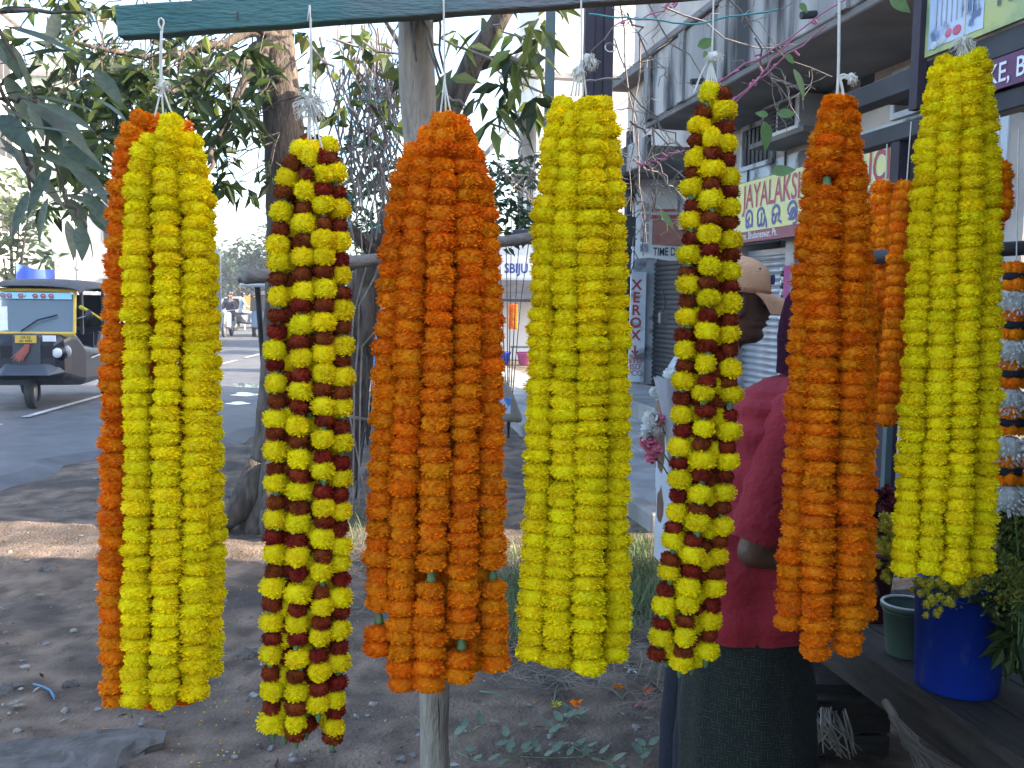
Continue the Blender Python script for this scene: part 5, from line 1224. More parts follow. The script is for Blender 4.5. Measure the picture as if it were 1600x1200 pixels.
rp = _n(nt, 'ShaderNodeValToRGB'); e = rp.color_ramp.elements; e[0].position = .36; e[0].color = (.003, .005, .005, 1); e[1].position = .56; e[1].color = (.026, .040, .020, 1)
nt.links.new(ml.outputs[0], rp.inputs[0]); nt.links.new(rp.outputs[0], b.inputs['Base Color'])
garment('wrap_skirt', [((0, 0, .88), .135, .165, 0, .02), ((-.012, 0, .74), .155, .185, 0, .02), ((-.005, 0, .55), .178, .195, 0, .035), ((.0, 0, .32), .185, .20, 0, .05), ((.01, 0, .10), .19, .21, 0, .06)], m_, PR, 3, .008)
mb = MB()
for s in (-1, 1): MB().ball((.045, s*.10, .02), (.13, .045, .022), 14, 6).build('sandal', M['wood_dark'], PR, smooth=True, local=True)
# dark scarf over the head
sc_m = MB(); rings = []
for z, rx, ry, xo in ((-.14, .070, .070, -.035), (-.10, .082, .082, -.03), (-.05, .105, .092, -.02), (0, .118, .096, -.012), (.05, .120, .096, -.01), (.09, .104, .084, -.012), (.118, .07, .058, -.016), (.130, .02, .02, -.02)):
    rings.append([Vector((.175, 0, 1.535))+Matrix.Rotation(.22, 3, 'Y') @ Vector((rx*math.cos(t)*1.03+xo, ry*math.sin(t), z)) for t in np.linspace(R(62), R(298), 30)])
sc_m.loft(rings, cap=False, close=False); sc_m.build('head_scarf', M['hair_dark'], PR, smooth=True, local=True)
# ------------------------------------------------------------------ vehicles
def wheel(parent, c, r_, w, axis_rot=0.0, name='wheel'):
    Mx = Matrix.Rotation(axis_rot, 3, 'Z') @ Matrix.Rotation(math.pi/2, 3, 'Y')
    hub = MB().lathe([(.02, -w*.42), (r_*.30, -w*.42), (r_*.56, -w*.30), (r_*.60, 0), (r_*.56, w*.30), (r_*.30, w*.42), (.02, w*.42)], c, 18, M=Mx).build(name, M['steel'], parent, smooth=True, local=True)
    MB().lathe([(r_*.60, -w*.45), (r_*.82, -w*.5), (r_*.97, -w*.40), (r_, 0), (r_*.97, w*.40), (r_*.82, w*.5), (r_*.60, w*.45), (r_*.60, -w*.45)], c, 24, M=Mx, cap=False).build('tyre', M['black_rubber'], hub, smooth=True)
    return hub
def rrect(hw, z0, z1, y, n_=5, r_=.10, x0=0.0):
    pts = []; r_ = min(r_, hw*.9, (z1-z0)/2*.9)
    for cx, cz, a0 in ((hw-r_, z1-r_, 0), (-hw+r_, z1-r_, 90), (-hw+r_, z0+r_, 180), (hw-r_, z0+r_, 270)):
        for k in range(n_): a = R(a0+90*k/(n_-1)); pts.append(Vector((x0+cx+r_*math.cos(a), y, cz+r_*math.sin(a))))
    return pts
M['auto_black'] = pm('auto_navy_black', (.010, .012, .020), (.016, .018, .027), 4, .36, coat=.12, c3=(.05, .045, .04), s3=3, t3=(.58, .8))
M['auto_grey'] = pm('auto_grey_cowl', (.04, .047, .062), (.06, .068, .085), 4, .5)
M['auto_yellow'] = pm('auto_yellow', (.62, .40, .05), (.70, .47, .08), 4, .45)
M['canvas'] = pm('grey_canvas', (.038, .040, .047), (.06, .062, .07), 5, .85, .4, 20)
M['windscreen'] = glass('windscreen_glass', (.45, .60, .70), .08, .78)  # milky blue base and high opacity stand in for reflected sky
def auto(name, loc, rz, label, body, roofm, far=False, nose=None):
    o = empty(name, loc, rz, label=label, cat='rickshaw')
    L = lambda mb, nm, mat, par=o, **k: mb.build(nm, mat, par, local=(par is o), **k)
    # forward is -y
    L(MB().loft([rrect(.34, .50, .92, -1.28), rrect(.44, .40, 1.00, -1.20), rrect(.50, .36, 1.04, -1.05), rrect(.55, .32, 1.02, -.86), rrect(.60, .28, .86, -.66), rrect(.63, .28, .80, -.1), rrect(.65, .28, .80, .15), rrect(.66, .30, 1.02, .32), rrect(.66, .32, 1.05, .9), rrect(.62, .38, 1.0, 1.28)]), 'body', body, smooth=False, bev=.0)
    L(MB().loft([rrect(.17, .56, 1.0, -1.315, r_=.05), rrect(.20, .46, 1.02, -1.20, r_=.05)]), 'front_panel', nose or M['auto_grey'])
    L(MB().prism([(-.40, -1.42, .50), (.40, -1.42, .50), (.34, -1.50, .44), (-.34, -1.50, .44)], (0, .0, .0)) if False else MB().loft([[Vector((x*s, y, z)) for x, y, z in ((-.46, -1.18, .50), (-.30, -1.46, .47), (.30, -1.46, .47), (.46, -1.18, .50))] for s in (1,)] + [[Vector((x, y, z)) for x, y, z in ((-.42, -1.16, .62), (-.22, -1.34, .62), (.22, -1.34, .62), (.42, -1.16, .62))]]), 'mudguard', M['auto_grey'], bev=.012)
    wheel(o, (0, -1.08, .23), .23, .12, name='front_wheel')
    for s in (-1, 1): wheel(o, (s*.56, .88, .23), .23, .12, name='rear_wheel')
    # windscreen and frame
    a, b = Vector((0, -1.14, 1.02)), Vector((0, -.90, 1.58)); hw = .54
    ws = MB().add([a+Vector((-hw, 0, 0)), a+Vector((hw, 0, 0)), b+Vector((hw*.94, 0, 0)), b+Vector((-hw*.94, 0, 0))], [(0, 1, 2, 3)])
    w_ = L(ws, 'windscreen', M['windscreen'])
    fr = MB()
    for p, q, t in ((a+Vector((-hw-.03, -.0, -.01)), a+Vector((hw+.03, 0, -.01)), .06), (b+Vector((-hw-.0, 0, .02)), b+Vector((hw, 0, .02)), .045), (a+Vector((-hw-.02, 0, 0)), b+Vector((-hw*.94-.02, 0, 0)), .04), (a+Vector((hw+.02, 0, 0)), b+Vector((hw*.94+.02, 0, 0)), .04)): fr.bar(p, q, .04, t, up=(0, -.4, .9))
    L(fr, 'windscreen_frame', M['auto_yellow'], bev=.01)
    # canvas roof
    def arch(y, z, hw_, dz=.10): return [Vector((hw_*math.cos(t), y, z-.10+dz*1.0*math.sin(t)**.6)) for t in np.linspace(0, math.pi, 15)]
    rb = [arch(-1.0, 1.66, .60), arch(-.8, 1.72, .64), arch(-.2, 1.745, .67, .12), arch(.4, 1.75, .68, .12), arch(.9, 1.73, .68, .12), arch(1.25, 1.62, .65)]
    L(MB().loft(rb, cap=False, close=False), 'canvas_roof', roofm, smooth=True)
    L(MB().loft([[p-Vector((0, 0, .012)) for p in r_] for r_ in rb], cap=False, close=False), 'roof_lining', M['dark_in'])
    L(MB().loft([[Vector((s*.67, .38, 1.64)) for s in (1,)]+[Vector((.69, .46, 1.0)), ], ]) if False else MB().add([(.675, .34, 1.66), (.675, .50, 1.02), (.66, 1.28, 1.0), (.64, 1.27, 1.54), (.67, .9, 1.66)], [(0, 1, 2, 3, 4)]), 'side_curtain', roofm)
    L(MB().add([(-.675, .34, 1.66), (-.675, .50, 1.02), (-.66, 1.28, 1.0), (-.64, 1.27, 1.54), (-.67, .9, 1.66)], [(0, 1, 2, 3, 4)]), 'side_curtain', roofm)
    L(MB().add([(-.65, 1.285, 1.0), (.65, 1.285, 1.0), (.64, 1.26, 1.54), (-.64, 1.26, 1.54)], [(0, 1, 2, 3)]), 'rear_curtain', roofm)
    for s in (-1, 1):
        L(MB().tube([(s*.60, -.86, 1.0), (s*.585, -.80, 1.64)], .025, 8), 'front_pillar', M['auto_black'])
        L(MB().tube([(s*.64, .34, .6), (s*.65, .36, 1.66)], .025, 8), 'middle_pillar', M['auto_black'])
        L(MB().tube([(s*.655, -.6, .66), (s*.665, .2, .68), (s*.675, .9, .70), (s*.66, 1.3, .72)], .012, 6), 'side_rail', M['steel'])
        h_ = L(MB().ball((s*.37, -1.215, .76), (.12, .07, .095), 16, 10), 'headlight', M['auto_black'], smooth=True)
        MB().ball((s*.36, -1.265, .765), (.075, .03, .068), 14, 8).build('lens', M['sign_white'], h_, smooth=True)
        MB().ball((s*.475, -1.19, .78), (.055, .04, .085), 12, 8).build('indicator', M['shutter'], h_, smooth=True)
        L(MB().tube([(s*.57, -1.02, 1.22), (s*.70, -1.05, 1.26)], .008, 6), 'mirror_arm', M['steel'])
        L(MB().ball((s*.73, -1.05, 1.27), (.05, .02, .075), 10, 8), 'mirror', M['auto_black'], smooth=True)
        L(MB().hull((s*.24-.09, -1.30, .70), (s*.24+.07, -1.25, .86)), 'vent', M['dark_in'])
    L(MB().hull((-.5, -.55, .55), (.5, -.2, .82)), 'driver_seat', M['auto_black'], bev=.03); L(MB().hull((-.58, .45, .5), (.58, .95, .78)), 'passenger_seat', M['auto_black'], bev=.03)
    L(MB().hull((-.58, .9, .7), (.58, 1.05, 1.25)), 'seat_back', M['auto_black'], bev=.03); L(MB().hull((-.6, -.12, .6), (.6, -.08, 1.0)), 'partition', M['auto_black'])
    if not far:
        pl = L(MB().hull((-.13, -1.345, .90), (.13, -1.325, 1.0)), 'number_plate', M['auto_yellow'])
        mb = MB(); text_mb(mb, 'OR 02', (0, -1.345, .957), (1, 0, 0), (0, 0, 1), .045, align='CENTER', bold=.01, depth=.004); text_mb(mb, 'AK 4082', (0, -1.345, .912), (1, 0, 0), (0, 0, 1), .045, align='CENTER', bold=.01, depth=.004); mb.build('plate_lettering', M['dark_in'], pl)
        L(MB().tube([Vector((-.10, -1.17, 1.05)), Vector((.10, -1.12, 1.20)), Vector((.34, -1.085, 1.27))], .013, 6), 'wiper', M['auto_black'])
        sb = MB().add([(-.50, -.965, 1.48), (.50, -.965, 1.48), (.49, -.945, 1.565), (-.49, -.945, 1.565)], [(0, 1, 2, 3)]); st = L(sb, 'sun_strip', pm('sun_strip_film', (.30, .62, .72), None, 5, .4))
        mb = MB(); xr = (1, 0, 0); zu = (0, .3, 1); oo = (-.40, -.966, 1.49)
        for k, ox in enumerate((.0, .08, .22, .30, .40, .50, .60)):
            for s_ in ([arc(.5, .5, .42, .42, 200, -20, 8), [(.9, .45), (.9, 0)], arc(.5, .25, .22, .22, 0, 340, 8)] if k != 3 else [[(0, .2), (.3, .6)]]): stroke(mb, [(ox+x*.07, y*.06) for x, y in s_], .014, oo, xr, zu, depth=.005)
        mb.build('strip_lettering', M['sign_red'], st)
        L(MB().hull((.20, -1.312, .92), (.36, -1.29, 1.0)), 'sticker', M['sign_white'])
        mb = MB(); rg = random.Random(3)
        for k in range(30): mb.tube([(.02+rg.uniform(-.03, .03), -1.35, .88), (-.03+rg.uniform(-.06, .06), -1.37, .78), (-.08+rg.uniform(-.1, .06), -1.38, .68+rg.uniform(-.03, .03))], [.008, .008, .003], 4)
        L(mb, 'tassel', M['tile_red'])
        mb = MB(); mb.tube([(.62, -1.04, 1.38), (.70, -.9, 1.32), (.84, -.75, 1.20)], [.03, .022, .018], 8); L(mb, 'yellow_cloth', M['chrys'], smooth=True)
        L(MB().hull((-.32, -1.16, 1.00), (.28, -1.155, 1.045)), 'frame_print', M['tile_red']) if False else None
        L(MB().hull((.50, .3, .64), (.68, .34, .72)), 'latch', M['steel'])
    return o
fw = G(18, 641); ang = YAW
loc = fw + Vector((f.x, f.y, 0)).normalized()*1.05 + r0*.06
loc = Vector((loc.x, loc.y, .03))
auto('auto_rickshaw', loc, R(2), 'black and yellow three wheeled auto rickshaw with grey canvas roof', M['auto_black'], M['canvas'])
p = G(404, 528); auto('auto_rickshaw', (p.x+.4, p.y+1.2, .02), R(178), 'dull blue auto rickshaw driving away far down the road', pm('auto_blue', (.07, .13, .22), (.1, .17, .27), 4, .5), M['canvas'], True)
# bus edge and cars far down the road
def car(name, loc, rz, label, paint, L_=4.3, W_=1.65, H_=1.55, cat='car'):
    o = empty(name, loc, rz, label=label, cat=cat); hw = W_/2
    sec = [(-L_/2, .62, .35, .70), (-L_/2+.15, .94, .28, .84), (-L_/2+1.0, 1, .25, .95), (-L_/2+1.3, 1, .25, .98), (L_/2-1.0, 1, .25, .98), (L_/2-.2, .97, .28, .93), (L_/2, .7, .35, .75)]
    MB().loft([rrect(hw*a, z0, z1, y, r_=.16) for y, a, z0, z1 in sec]).build('body', paint, o, local=True, smooth=False)
    cab = [(-L_/2+1.2, .84, .94), (-L_/2+1.75, .80, H_-.06), (-.1, .80, H_), (L_/2-1.35, .80, H_-.06), (L_/2-.55, .84, .94)]
    MB().loft([[Vector((hw*a, y, .93)), Vector((hw*a*.93, y, z)), Vector((-hw*a*.93, y, z)), Vector((-hw*a, y, .93))] for y, a, z in cab], cap=False).build('cabin', paint, o, local=True)
    for y0, y1, s in [(y0, y1, s) for y0, y1 in ((-L_/2+1.62, -.05), (.05, L_/2-1.3)) for s in (-1, 1)]:
        MB().add([(s*hw*.865, y0-.12, .98), (s*hw*.865, y1+.1, .98), (s*hw*.79, y1, H_-.12), (s*hw*.79, y0+.1, H_-.12)], [(0, 1, 2, 3)]).build('side_window', M['dark_in'], o, local=True)
    MB().add([(-hw*.76, -L_/2+1.20, .99), (hw*.76, -L_/2+1.20, .99), (hw*.70, -L_/2+1.66, H_-.12), (-hw*.70, -L_/2+1.66, H_-.12)], [(0, 1, 2, 3)]).build('windscreen', M['dark_in'], o, local=True)
    for y in (-L_/2+.85, L_/2-.85):
        for s in (-1, 1): wheel(o, (s*(hw-.10), y, .30), .30, .17)
    for s in (-1, 1): MB().ball((s*hw*.70, -L_/2+.03, .66), (.12, .06, .10), 10, 6).build('headlight', M['sign_white'], o, smooth=True, local=True)
    MB().hull((-hw*.95, -L_/2-.06, .38), (hw*.95, -L_/2+.04, .50)).build('bumper', M['steel'], o, local=True, bev=.02)
    return o
p = G(378, 516); car('car', (p.x, p.y+3, .02), R(68), 'white saloon car crossing far down the road', pm('car_white', (.66, .68, .70), None, 3, .3, coat=.4), 4.4)
def bus(loc, rz):
    o = empty('bus', loc, rz, label='dark bus glimpsed at the right edge of the first garland', cat='bus'); pb_ = pm('bus_blue', (.06, .09, .14), (.09, .12, .18), 2, .4)
    MB().loft([rrect(1.15, .4, 2.9, -3.9, r_=.25), rrect(1.2, .35, 3.0, -3.6, r_=.25), rrect(1.2, .35, 3.0, 3.6, r_=.25), rrect(1.15, .4, 2.9, 3.9, r_=.25)]).build('body', pb_, o, local=True)
    MB().hull((-1.0, -3.93, 1.45), (1.0, -3.905, 2.6)).build('windscreen', M['dark_in'], o, local=True)
    for k in range(6):
        for s in (-1, 1): MB().hull((s*1.205-.01, -3.0+k*1.05, 1.6), (s*1.205+.01, -2.2+k*1.05, 2.4)).build('side_window', M['dark_in'], o, local=True)
    for y in (-2.4, 2.4):
        for s in (-1, 1): wheel(o, (s*1.05, y, .48), .48, .25)
    MB().hull((-1.1, -3.5, 3.0), (1.1, 3.5, 3.06)).build('roof_rack', M['sign_white'], o, local=True)
    for s in (-1, 1): MB().ball((s*.8, -3.92, .85), (.14, .05, .12), 10, 6).build('headlight', M['sign_white'], o, smooth=True, local=True)
p = G(322, 545); bus((p.x-1.45, p.y+4.3, .02), R(10))
def bike(name, loc, rz, label, paint, shirt, riders=1, scooter=True):
    o = empty(name, loc, rz, label=label, cat='motorbike' if not scooter else 'scooter')
    wheel(o, (0, -.62, .25), .25, .10, name='front_wheel'); wheel(o, (0, .62, .25), .25, .10, name='rear_wheel')
    MB().loft([rrect(.10, .38, .60, -.55, r_=.05), rrect(.22, .35, .95, -.42, r_=.08), rrect(.16, .30, .42, -.2, r_=.04), rrect(.18, .30, .44, .1, r_=.05), rrect(.20, .34, .74, .35, r_=.08), rrect(.14, .42, .74, .85, r_=.06)]).build('bodywork', paint, o, local=True)
    MB().hull((-.13, .05, .72), (.13, .85, .82)).build('saddle', M['auto_black'], o, local=True, bev=.03)
    MB().tube([(-.33, -.36, 1.02), (0, -.46, .98), (.33, -.36, 1.02)], .02, 6).build('handlebar', M['steel'], o, local=True); MB().ball((0, -.55, .92), (.10, .05, .09), 10, 6).build('headlight', M['sign_white'], o, smooth=True, local=True)
    MB().tube([(0, -.62, .25), (0, -.46, .98)], .03, 6).build('fork', M['steel'], o, local=True)
    return o
def rider(parent_loc, rz, y, shirt, label, helmet=None):
    o = empty('person', parent_loc, rz, label=label, cat='person'); mb = MB()
    ch = [[((0, y, .88), .13), ((0, y-.03, 1.08), .14), ((0, y-.05, 1.28), .13), ((0, y-.06, 1.40), .06), ((0, y-.07, 1.46), .06)]]
    for s in (-1, 1):
        ch.append([((0, y, .88), .13), ((s*.12, y-.02, .86), .09), ((s*.16, y-.42, .80), .065), ((s*.13, y-.36, .42), .05), ((s*.13, y-.48, .36), .04)])
        ch.append([((0, y-.05, 1.28), .13), ((s*.17, y-.06, 1.30), .065), ((s*.26, y-.18, 1.08), .05), ((s*.27, y-.42, 1.05), .04)])
    flesh(mb, ch); fuse(mb, 'body', shirt, o, .02)
    h = MB(); head_geo(h, (0, y-.08, 1.58), .95, 0, -math.pi/2); h.build('head', M['skin'], o, smooth=True, local=True)
    MB().ball((0, y-.06, 1.64), (.10, .115, .09), 12, 8).build('helmet' if helmet else 'hair', helmet or M['auto_black'], o, smooth=True, local=True)
p = G(356, 527); bl = (p.x, p.y, .03); bike('scooter', bl, -YAW+R(4), 'pale scooter with two riders coming up the road', pm('scooter_pale', (.35, .42, .48), None, 3, .4), M['navy'])
rider(bl, -YAW+R(4), .30, pm('rider_grey', (.08, .08, .10)), 'rider in dark clothes on the pale scooter'); rider(bl, -YAW+R(4), .68, pm('rider_brown', (.16, .09, .07)), 'pillion passenger in brown on the pale scooter')
p = G(388, 518); bl = (p.x, p.y, .03); bike('motorbike', bl, R(110), 'dark motorbike turning in front of the white car', M['auto_black'], None, scooter=False)
rider(bl, R(110), .30, pm('rider_blue', (.28, .34, .42)), 'rider in pale blue shirt on the dark motorbike')
# people and blue sheeting behind the leaning tree
p = P(566, 500, 20); MB().hull((p.x-.35, p.y, .1), (p.x+.9, p.y+.8, 1.25)).build('blue_cart', pm('cart_blue', (.03, .10, .32), (.05, .14, .4), 3, .5), label='blue vending cart behind the leaning tree', cat='cart', bev=.03)
# orange notice far down the road
p = P(396, 476, 44); nb = empty('notice_board', (p.x, p.y, 0), label='plain orange notice board far down the road', cat='sign')
MB().hull((p.x-.5, p.y, p.z-.35), (p.x+.7, p.y+.05, p.z+.4)).build('panel', pm('board_orange', (.55, .28, .08)), nb)
for s in (-.4, .6): MB().tube([(p.x+s, p.y+.08, 0), (p.x+s, p.y+.08, p.z+.3)], .04, 6).build('post', M['steel'], nb)

rider((loc.x, loc.y, .0), R(2), -.28, pm('driver_khaki', (.12, .10, .07)), 'driver in khaki seated inside the black and yellow auto rickshaw')
# ------------------------------------------------------------------ marigold garlands
def marigold(seed, mat, petals=260, oblate=.60, calyx=False, ruff=1.0):
    rg = random.Random(seed); mb = MB(); pw = rg.uniform(.66, .88); sq = rg.uniform(.93, 1.07); lump = rg.uniform(0, 6.28)
    sgn = lambda v, e: math.copysign(abs(v)**e, v)
    for i in range(petals):
        z = 1-2*(i+.5)/petals; a = i*2.39996+rg.uniform(-.2, .2); s = math.sqrt(max(0.0, 1-z*z)); n_ = Vector((s*math.cos(a), s*math.sin(a), z))
        rr = s**pw; p = Vector((rr*math.cos(a), rr*math.sin(a), sgn(z, .85)*oblate)); d = Vector((n_.x, n_.y, n_.z*.9+rg.uniform(-.15, .2))).normalized()
        t = Vector((-math.sin(a), math.cos(a), rg.uniform(-.35, .35))).normalized(); b = d.cross(t)
        w = rg.uniform(.080, .135)*ruff; L = rg.uniform(.90, 1.06)*(1+.06*math.sin(2*a+lump)+.04*math.sin(3*a+2*lump))
        base = p*.55; mid = p*.86*L; tip = p*L
        mb.add([base, mid-t*w, mid+b*.05, mid+t*w, tip-t*w*.8+b*rg.uniform(-.05, .05), tip+d*.025+b*rg.uniform(-.03, .06), tip+t*w*.8+b*rg.uniform(-.05, .05)],
               [(0, 1, 2), (0, 2, 3), (1, 4, 5, 2), (2, 5, 6, 3)])
    n_ = 14; rings = []
    for k in range(1, 8):
        ph = -math.pi/2+math.pi*k/8; rr = math.cos(ph)**.62*.86; rings.append([Vector((rr*math.cos(2*math.pi*j/n_), rr*math.sin(2*math.pi*j/n_), sgn(math.sin(ph), .85)*oblate*.86)) for j in range(n_)])
    mb.loft(rings)
    if calyx: mb.tube([(0, 0, -oblate*.5), (.02, 0, -oblate-.12), (0, .02, -oblate-.42), (0, 0, -oblate-.60)], [.30, .26, .16, .08], 8, m=1)
    return mb.mesh('marigold', [mat, M['calyx']])
FM = {'y': [marigold(i, M['mari_y']) for i in range(6)], 'o': [marigold(10+i, M['mari_o'], 230, .62, ruff=1.15) for i in range(6)],
      'Y': [marigold(20+i, M['mari_y'], 200, .78, True, 1.25) for i in range(3)], 'm': [marigold(30+i, M['mari_m'], 100, .66, True, 1.8) for i in range(3)],
      'd': [marigold(40+i, M['mari_o'], 130, .62, ruff=1.4) for i in range(2)]}
CAL = MB().tube([(0, 0, .6), (0, 0, .3), (.03, 0, -.25), (0, 0, -.5)], [.16, .30, .40, .46], 10).mesh('calyx', M['calyx'], smooth=True)
rg = random.Random(99)
def resample(pts, step):
    seg = [(pts[i+1]-pts[i]).length for i in range(len(pts)-1)]; tot = sum(seg); n_ = max(2, int(round(tot/step))); out = []
    for k in range(n_+1):
        s = tot*k/n_; i = 0
        while i < len(seg)-1 and s > seg[i]: s -= seg[i]; i += 1
        q = min(1, s/seg[i]); p = pts[i].lerp(pts[i+1], q); t = (pts[min(i+1, len(pts)-1)]-pts[i]).normalized(); out.append((p, t))
    return out
def smooth_path(pts, it=2):
    for _ in range(it):
        o = [pts[0]]
        for i in range(len(pts)-1): o += [pts[i].lerp(pts[i+1], .25), pts[i].lerp(pts[i+1], .75)]
        o.append(pts[-1]); pts = o
    return pts
def flower(parent, kind, p, t, w, h, name='marigold'):
    me = rg.choice(FM[kind]); z = (-t + Vector((rg.gauss(0, .085), rg.gauss(0, .085), 0))).normalized()
    m3 = frame(z).copy(); x, y, zz = m3.col[1].copy(), m3.col[2].copy(), m3.col[0].copy()
    q = Matrix((x, y, zz)).transposed() @ Matrix.Rotation(rg.uniform(0, 6.283), 3, 'Z')
    s = rg.uniform(.93, 1.07)*(.86 if rg.random() < .05 else 1); ob = {'y': .60, 'o': .62, 'Y': .78, 'm': .66, 'd': .62}[kind]
    inst(name, me, parent, Matrix.Translation(p) @ (q @ Matrix.Diagonal((w/2*s, w/2*s, h/2/ob*rg.uniform(.92, 1.12)))).to_4x4())
MIX = [0]
def strand(root, path, d0, pattern, wpx, step, back=False, gaps=(), hk=1.27):
    pts = smooth_path([P(x, y, d0) for x, y in path]); k = d0/FPX
    mb = MB(); mb.tube([p for p, _ in resample(pts, .06)], .0012, 4, cap=False); st = mb.build('strand', M['cord'], root)
    mixd = len(pattern) > 1
    smp = resample(pts, step*k*(rg.uniform(.985, 1.015) if mixd else 1)); MIX[0] += 1; i = (MIX[0]//2) % 2
    if mixd: smp = [(p+(smp[min(n_+1, len(smp)-1)][0]-p)*(.5*(MIX[0] % 2)), t) for n_, (p, t) in enumerate(smp)]
    for j, (p, t) in enumerate(smp):
        kind = pattern[i % len(pattern)] if len(pattern) > 1 else pattern
        i += 1
        if mixd and rg.random() < .035: i += 1
        w = wpx*k*rg.uniform(.95, 1.05); off = Vector((rg.gauss(0, .0013), rg.gauss(0, .0014), rg.gauss(0, .0012)*(2 if mixd else 1)))
        py = 600-FPX*((p-O).dot(cu)/(p-O).dot(f))
        if any(abs(py-g) < step*.5 for g in gaps):
            c = inst('calyx', CAL, st, Matrix.Translation(p) @ Matrix.Scale(.019, 4)); continue
        if j == 0: w *= .86
        if kind == 'm': flower(st, 'm', p+off, t, w*.82, step*k*.95)
        elif kind == 'Y': flower(st, 'Y', p+off, t, w*1.0, step*k*1.26)
        else: flower(st, kind, p+off, t, w, step*k*hk)
def cords(root, lines, d, r_=.0016):
    mb = MB()
    for ln in lines: mb.tube(smooth_path([P(x, y, d) for x, y in ln], 1), r_, 5)
    mb.build('hanging_string', M['cord'], root, smooth=True)
def tuft(root, x, y, d, n_=26, L=.022, dirx=0.0):
    mb = MB(); c = P(x, y, d)
    mb.ball(c, (.006, .006, .009), 8, 6, jit=.2)
    n_ *= 3
    for k in range(n_):
        v = (r0*rg.gauss(dirx, .8)+Vector((0, rg.gauss(0, .5), rg.gauss(-.3, .6)))).normalized()*L*rg.uniform(.3, 1.1); mb.tube([c, c+v*.45+Vector((rg.gauss(0, .003), 0, .004)), c+v*.8+Vector((rg.gauss(0, .004), rg.gauss(0, .003), -.002)), c+v*.95-Vector((0, 0, L*.3))], [.0008, .0007, .0005, .0003], 3, cap=False)
    mb.build('knot', M['cord'], root)
def garland(x, y, d, label, group='marigold garlands hanging from the beam'):
    p = P(x, y, d); return empty('garland', p, label=label, cat='garland', group=group)
D = 1.60
# 1: yellow with an orange strand on its left
g = garland(252, 1090, D, 'leftmost garland, yellow marigolds with a strand of orange on its left')
strand(g, [(222, 187), (205, 225), (194, 290), (186, 400), (181, 600), (178, 800), (175, 950), (183, 1092)], D+.028, 'o', 50.0, 22.0)
strand(g, [(238, 222), (224, 245), (216, 300), (213, 420), (214, 600), (214, 800), (213, 1000), (212, 1092)], D-.012, 'y', 47.0, 21.5)
strand(g, [(268, 190), (262, 250), (260, 330), (262, 450), (262, 600), (260, 800), (259, 950), (258, 1094)], D-.020, 'y', 47.0, 21.5)
strand(g, [(284, 222), (300, 290), (305, 400), (308, 600), (306, 800), (305, 1000), (304, 1080)], D-.010, 'y', 47.0, 21.5)
strand(g, [(296, 225), (314, 300), (322, 420), (327, 600), (331, 800), (331, 1000), (324, 1042)], D+.028, 'y', 44.0, 22.5)
strand(g, [(245, 195), (238, 300), (238, 600), (236, 900), (236, 1092)], D+.040, 'o', 50.0, 25.0)
strand(g, [(278, 200), (284, 300), (286, 600), (284, 900), (282, 1085)], D+.044, 'o', 50.0, 25.0)
cords(g, [[(252, 46), (247, 36), (250, 27), (257, 33), (253, 46), (252, 90), (253, 140)], [(253, 135), (247, 160), (242, 182)], [(253, 135), (254, 165), (256, 185)], [(253, 135), (262, 160), (270, 180)], [(252, 48), (250, 90), (251, 135)], [(251, 120), (255, 128), (249, 138)]], D)
tuft(g, 254, 132, D, 14, .016)
# 2: yellow and maroon
g = garland(478, 1150, D, 'second garland from the left, yellow and maroon marigolds alternating with green calyxes')
strand(g, [(470, 232), (448, 262), (440, 330), (436, 450), (432, 600), (430, 750), (428, 900), (424, 1020), (425, 1132)], D-.004, 'Ym', 41.0, 26.5)
strand(g, [(492, 235), (478, 280), (474, 400), (470, 550), (467, 700), (466, 850), (464, 1000), (462, 1146)], D-.020, 'Ym', 41.0, 26.5)
strand(g, [(505, 245), (505, 320), (507, 450), (506, 600), (505, 750), (503, 900), (500, 1030), (497, 1100)], D-.018, 'Ym', 41.0, 26.5)
strand(g, [(515, 235), (528, 300), (533, 420), (533, 560), (532, 720), (531, 880), (529, 1020), (522, 1152)], D+.004, 'Ym', 41.0, 26.5)
strand(g, [(488, 232), (490, 300), (489, 500), (487, 700), (484, 900), (480, 1125)], D+.008, 'Ym', 41.0, 26.5)
strand(g, [(452, 262), (455, 330), (452, 600), (449, 850), (444, 1120)], D+.012, 'Ym', 41.0, 26.5)
strand(g, [(480, 225), (456, 300), (452, 500), (450, 800), (447, 1130)], D+.042, 'Ym', 41.0, 26.5)
strand(g, [(500, 225), (500, 300), (490, 500), (488, 800), (480, 1120)], D+.046, 'Ym', 41.0, 26.5)
strand(g, [(512, 228), (520, 320), (520, 500), (520, 800), (512, 1120)], D+.038, 'Ym', 41.0, 26.5)
cords(g, [[(484, 8), (480, 40), (486, 14), (485, 80), (484, 150)], [(484, 10), (487, 80), (486, 150)], [(486, 150), (481, 190), (482, 225)], [(487, 150), (490, 195), (494, 228)], [(487, 150), (496, 200), (505, 242)], [(486, 150), (484, 200), (486, 222)]], D)
tuft(g, 486, 160, D, 60, .032)
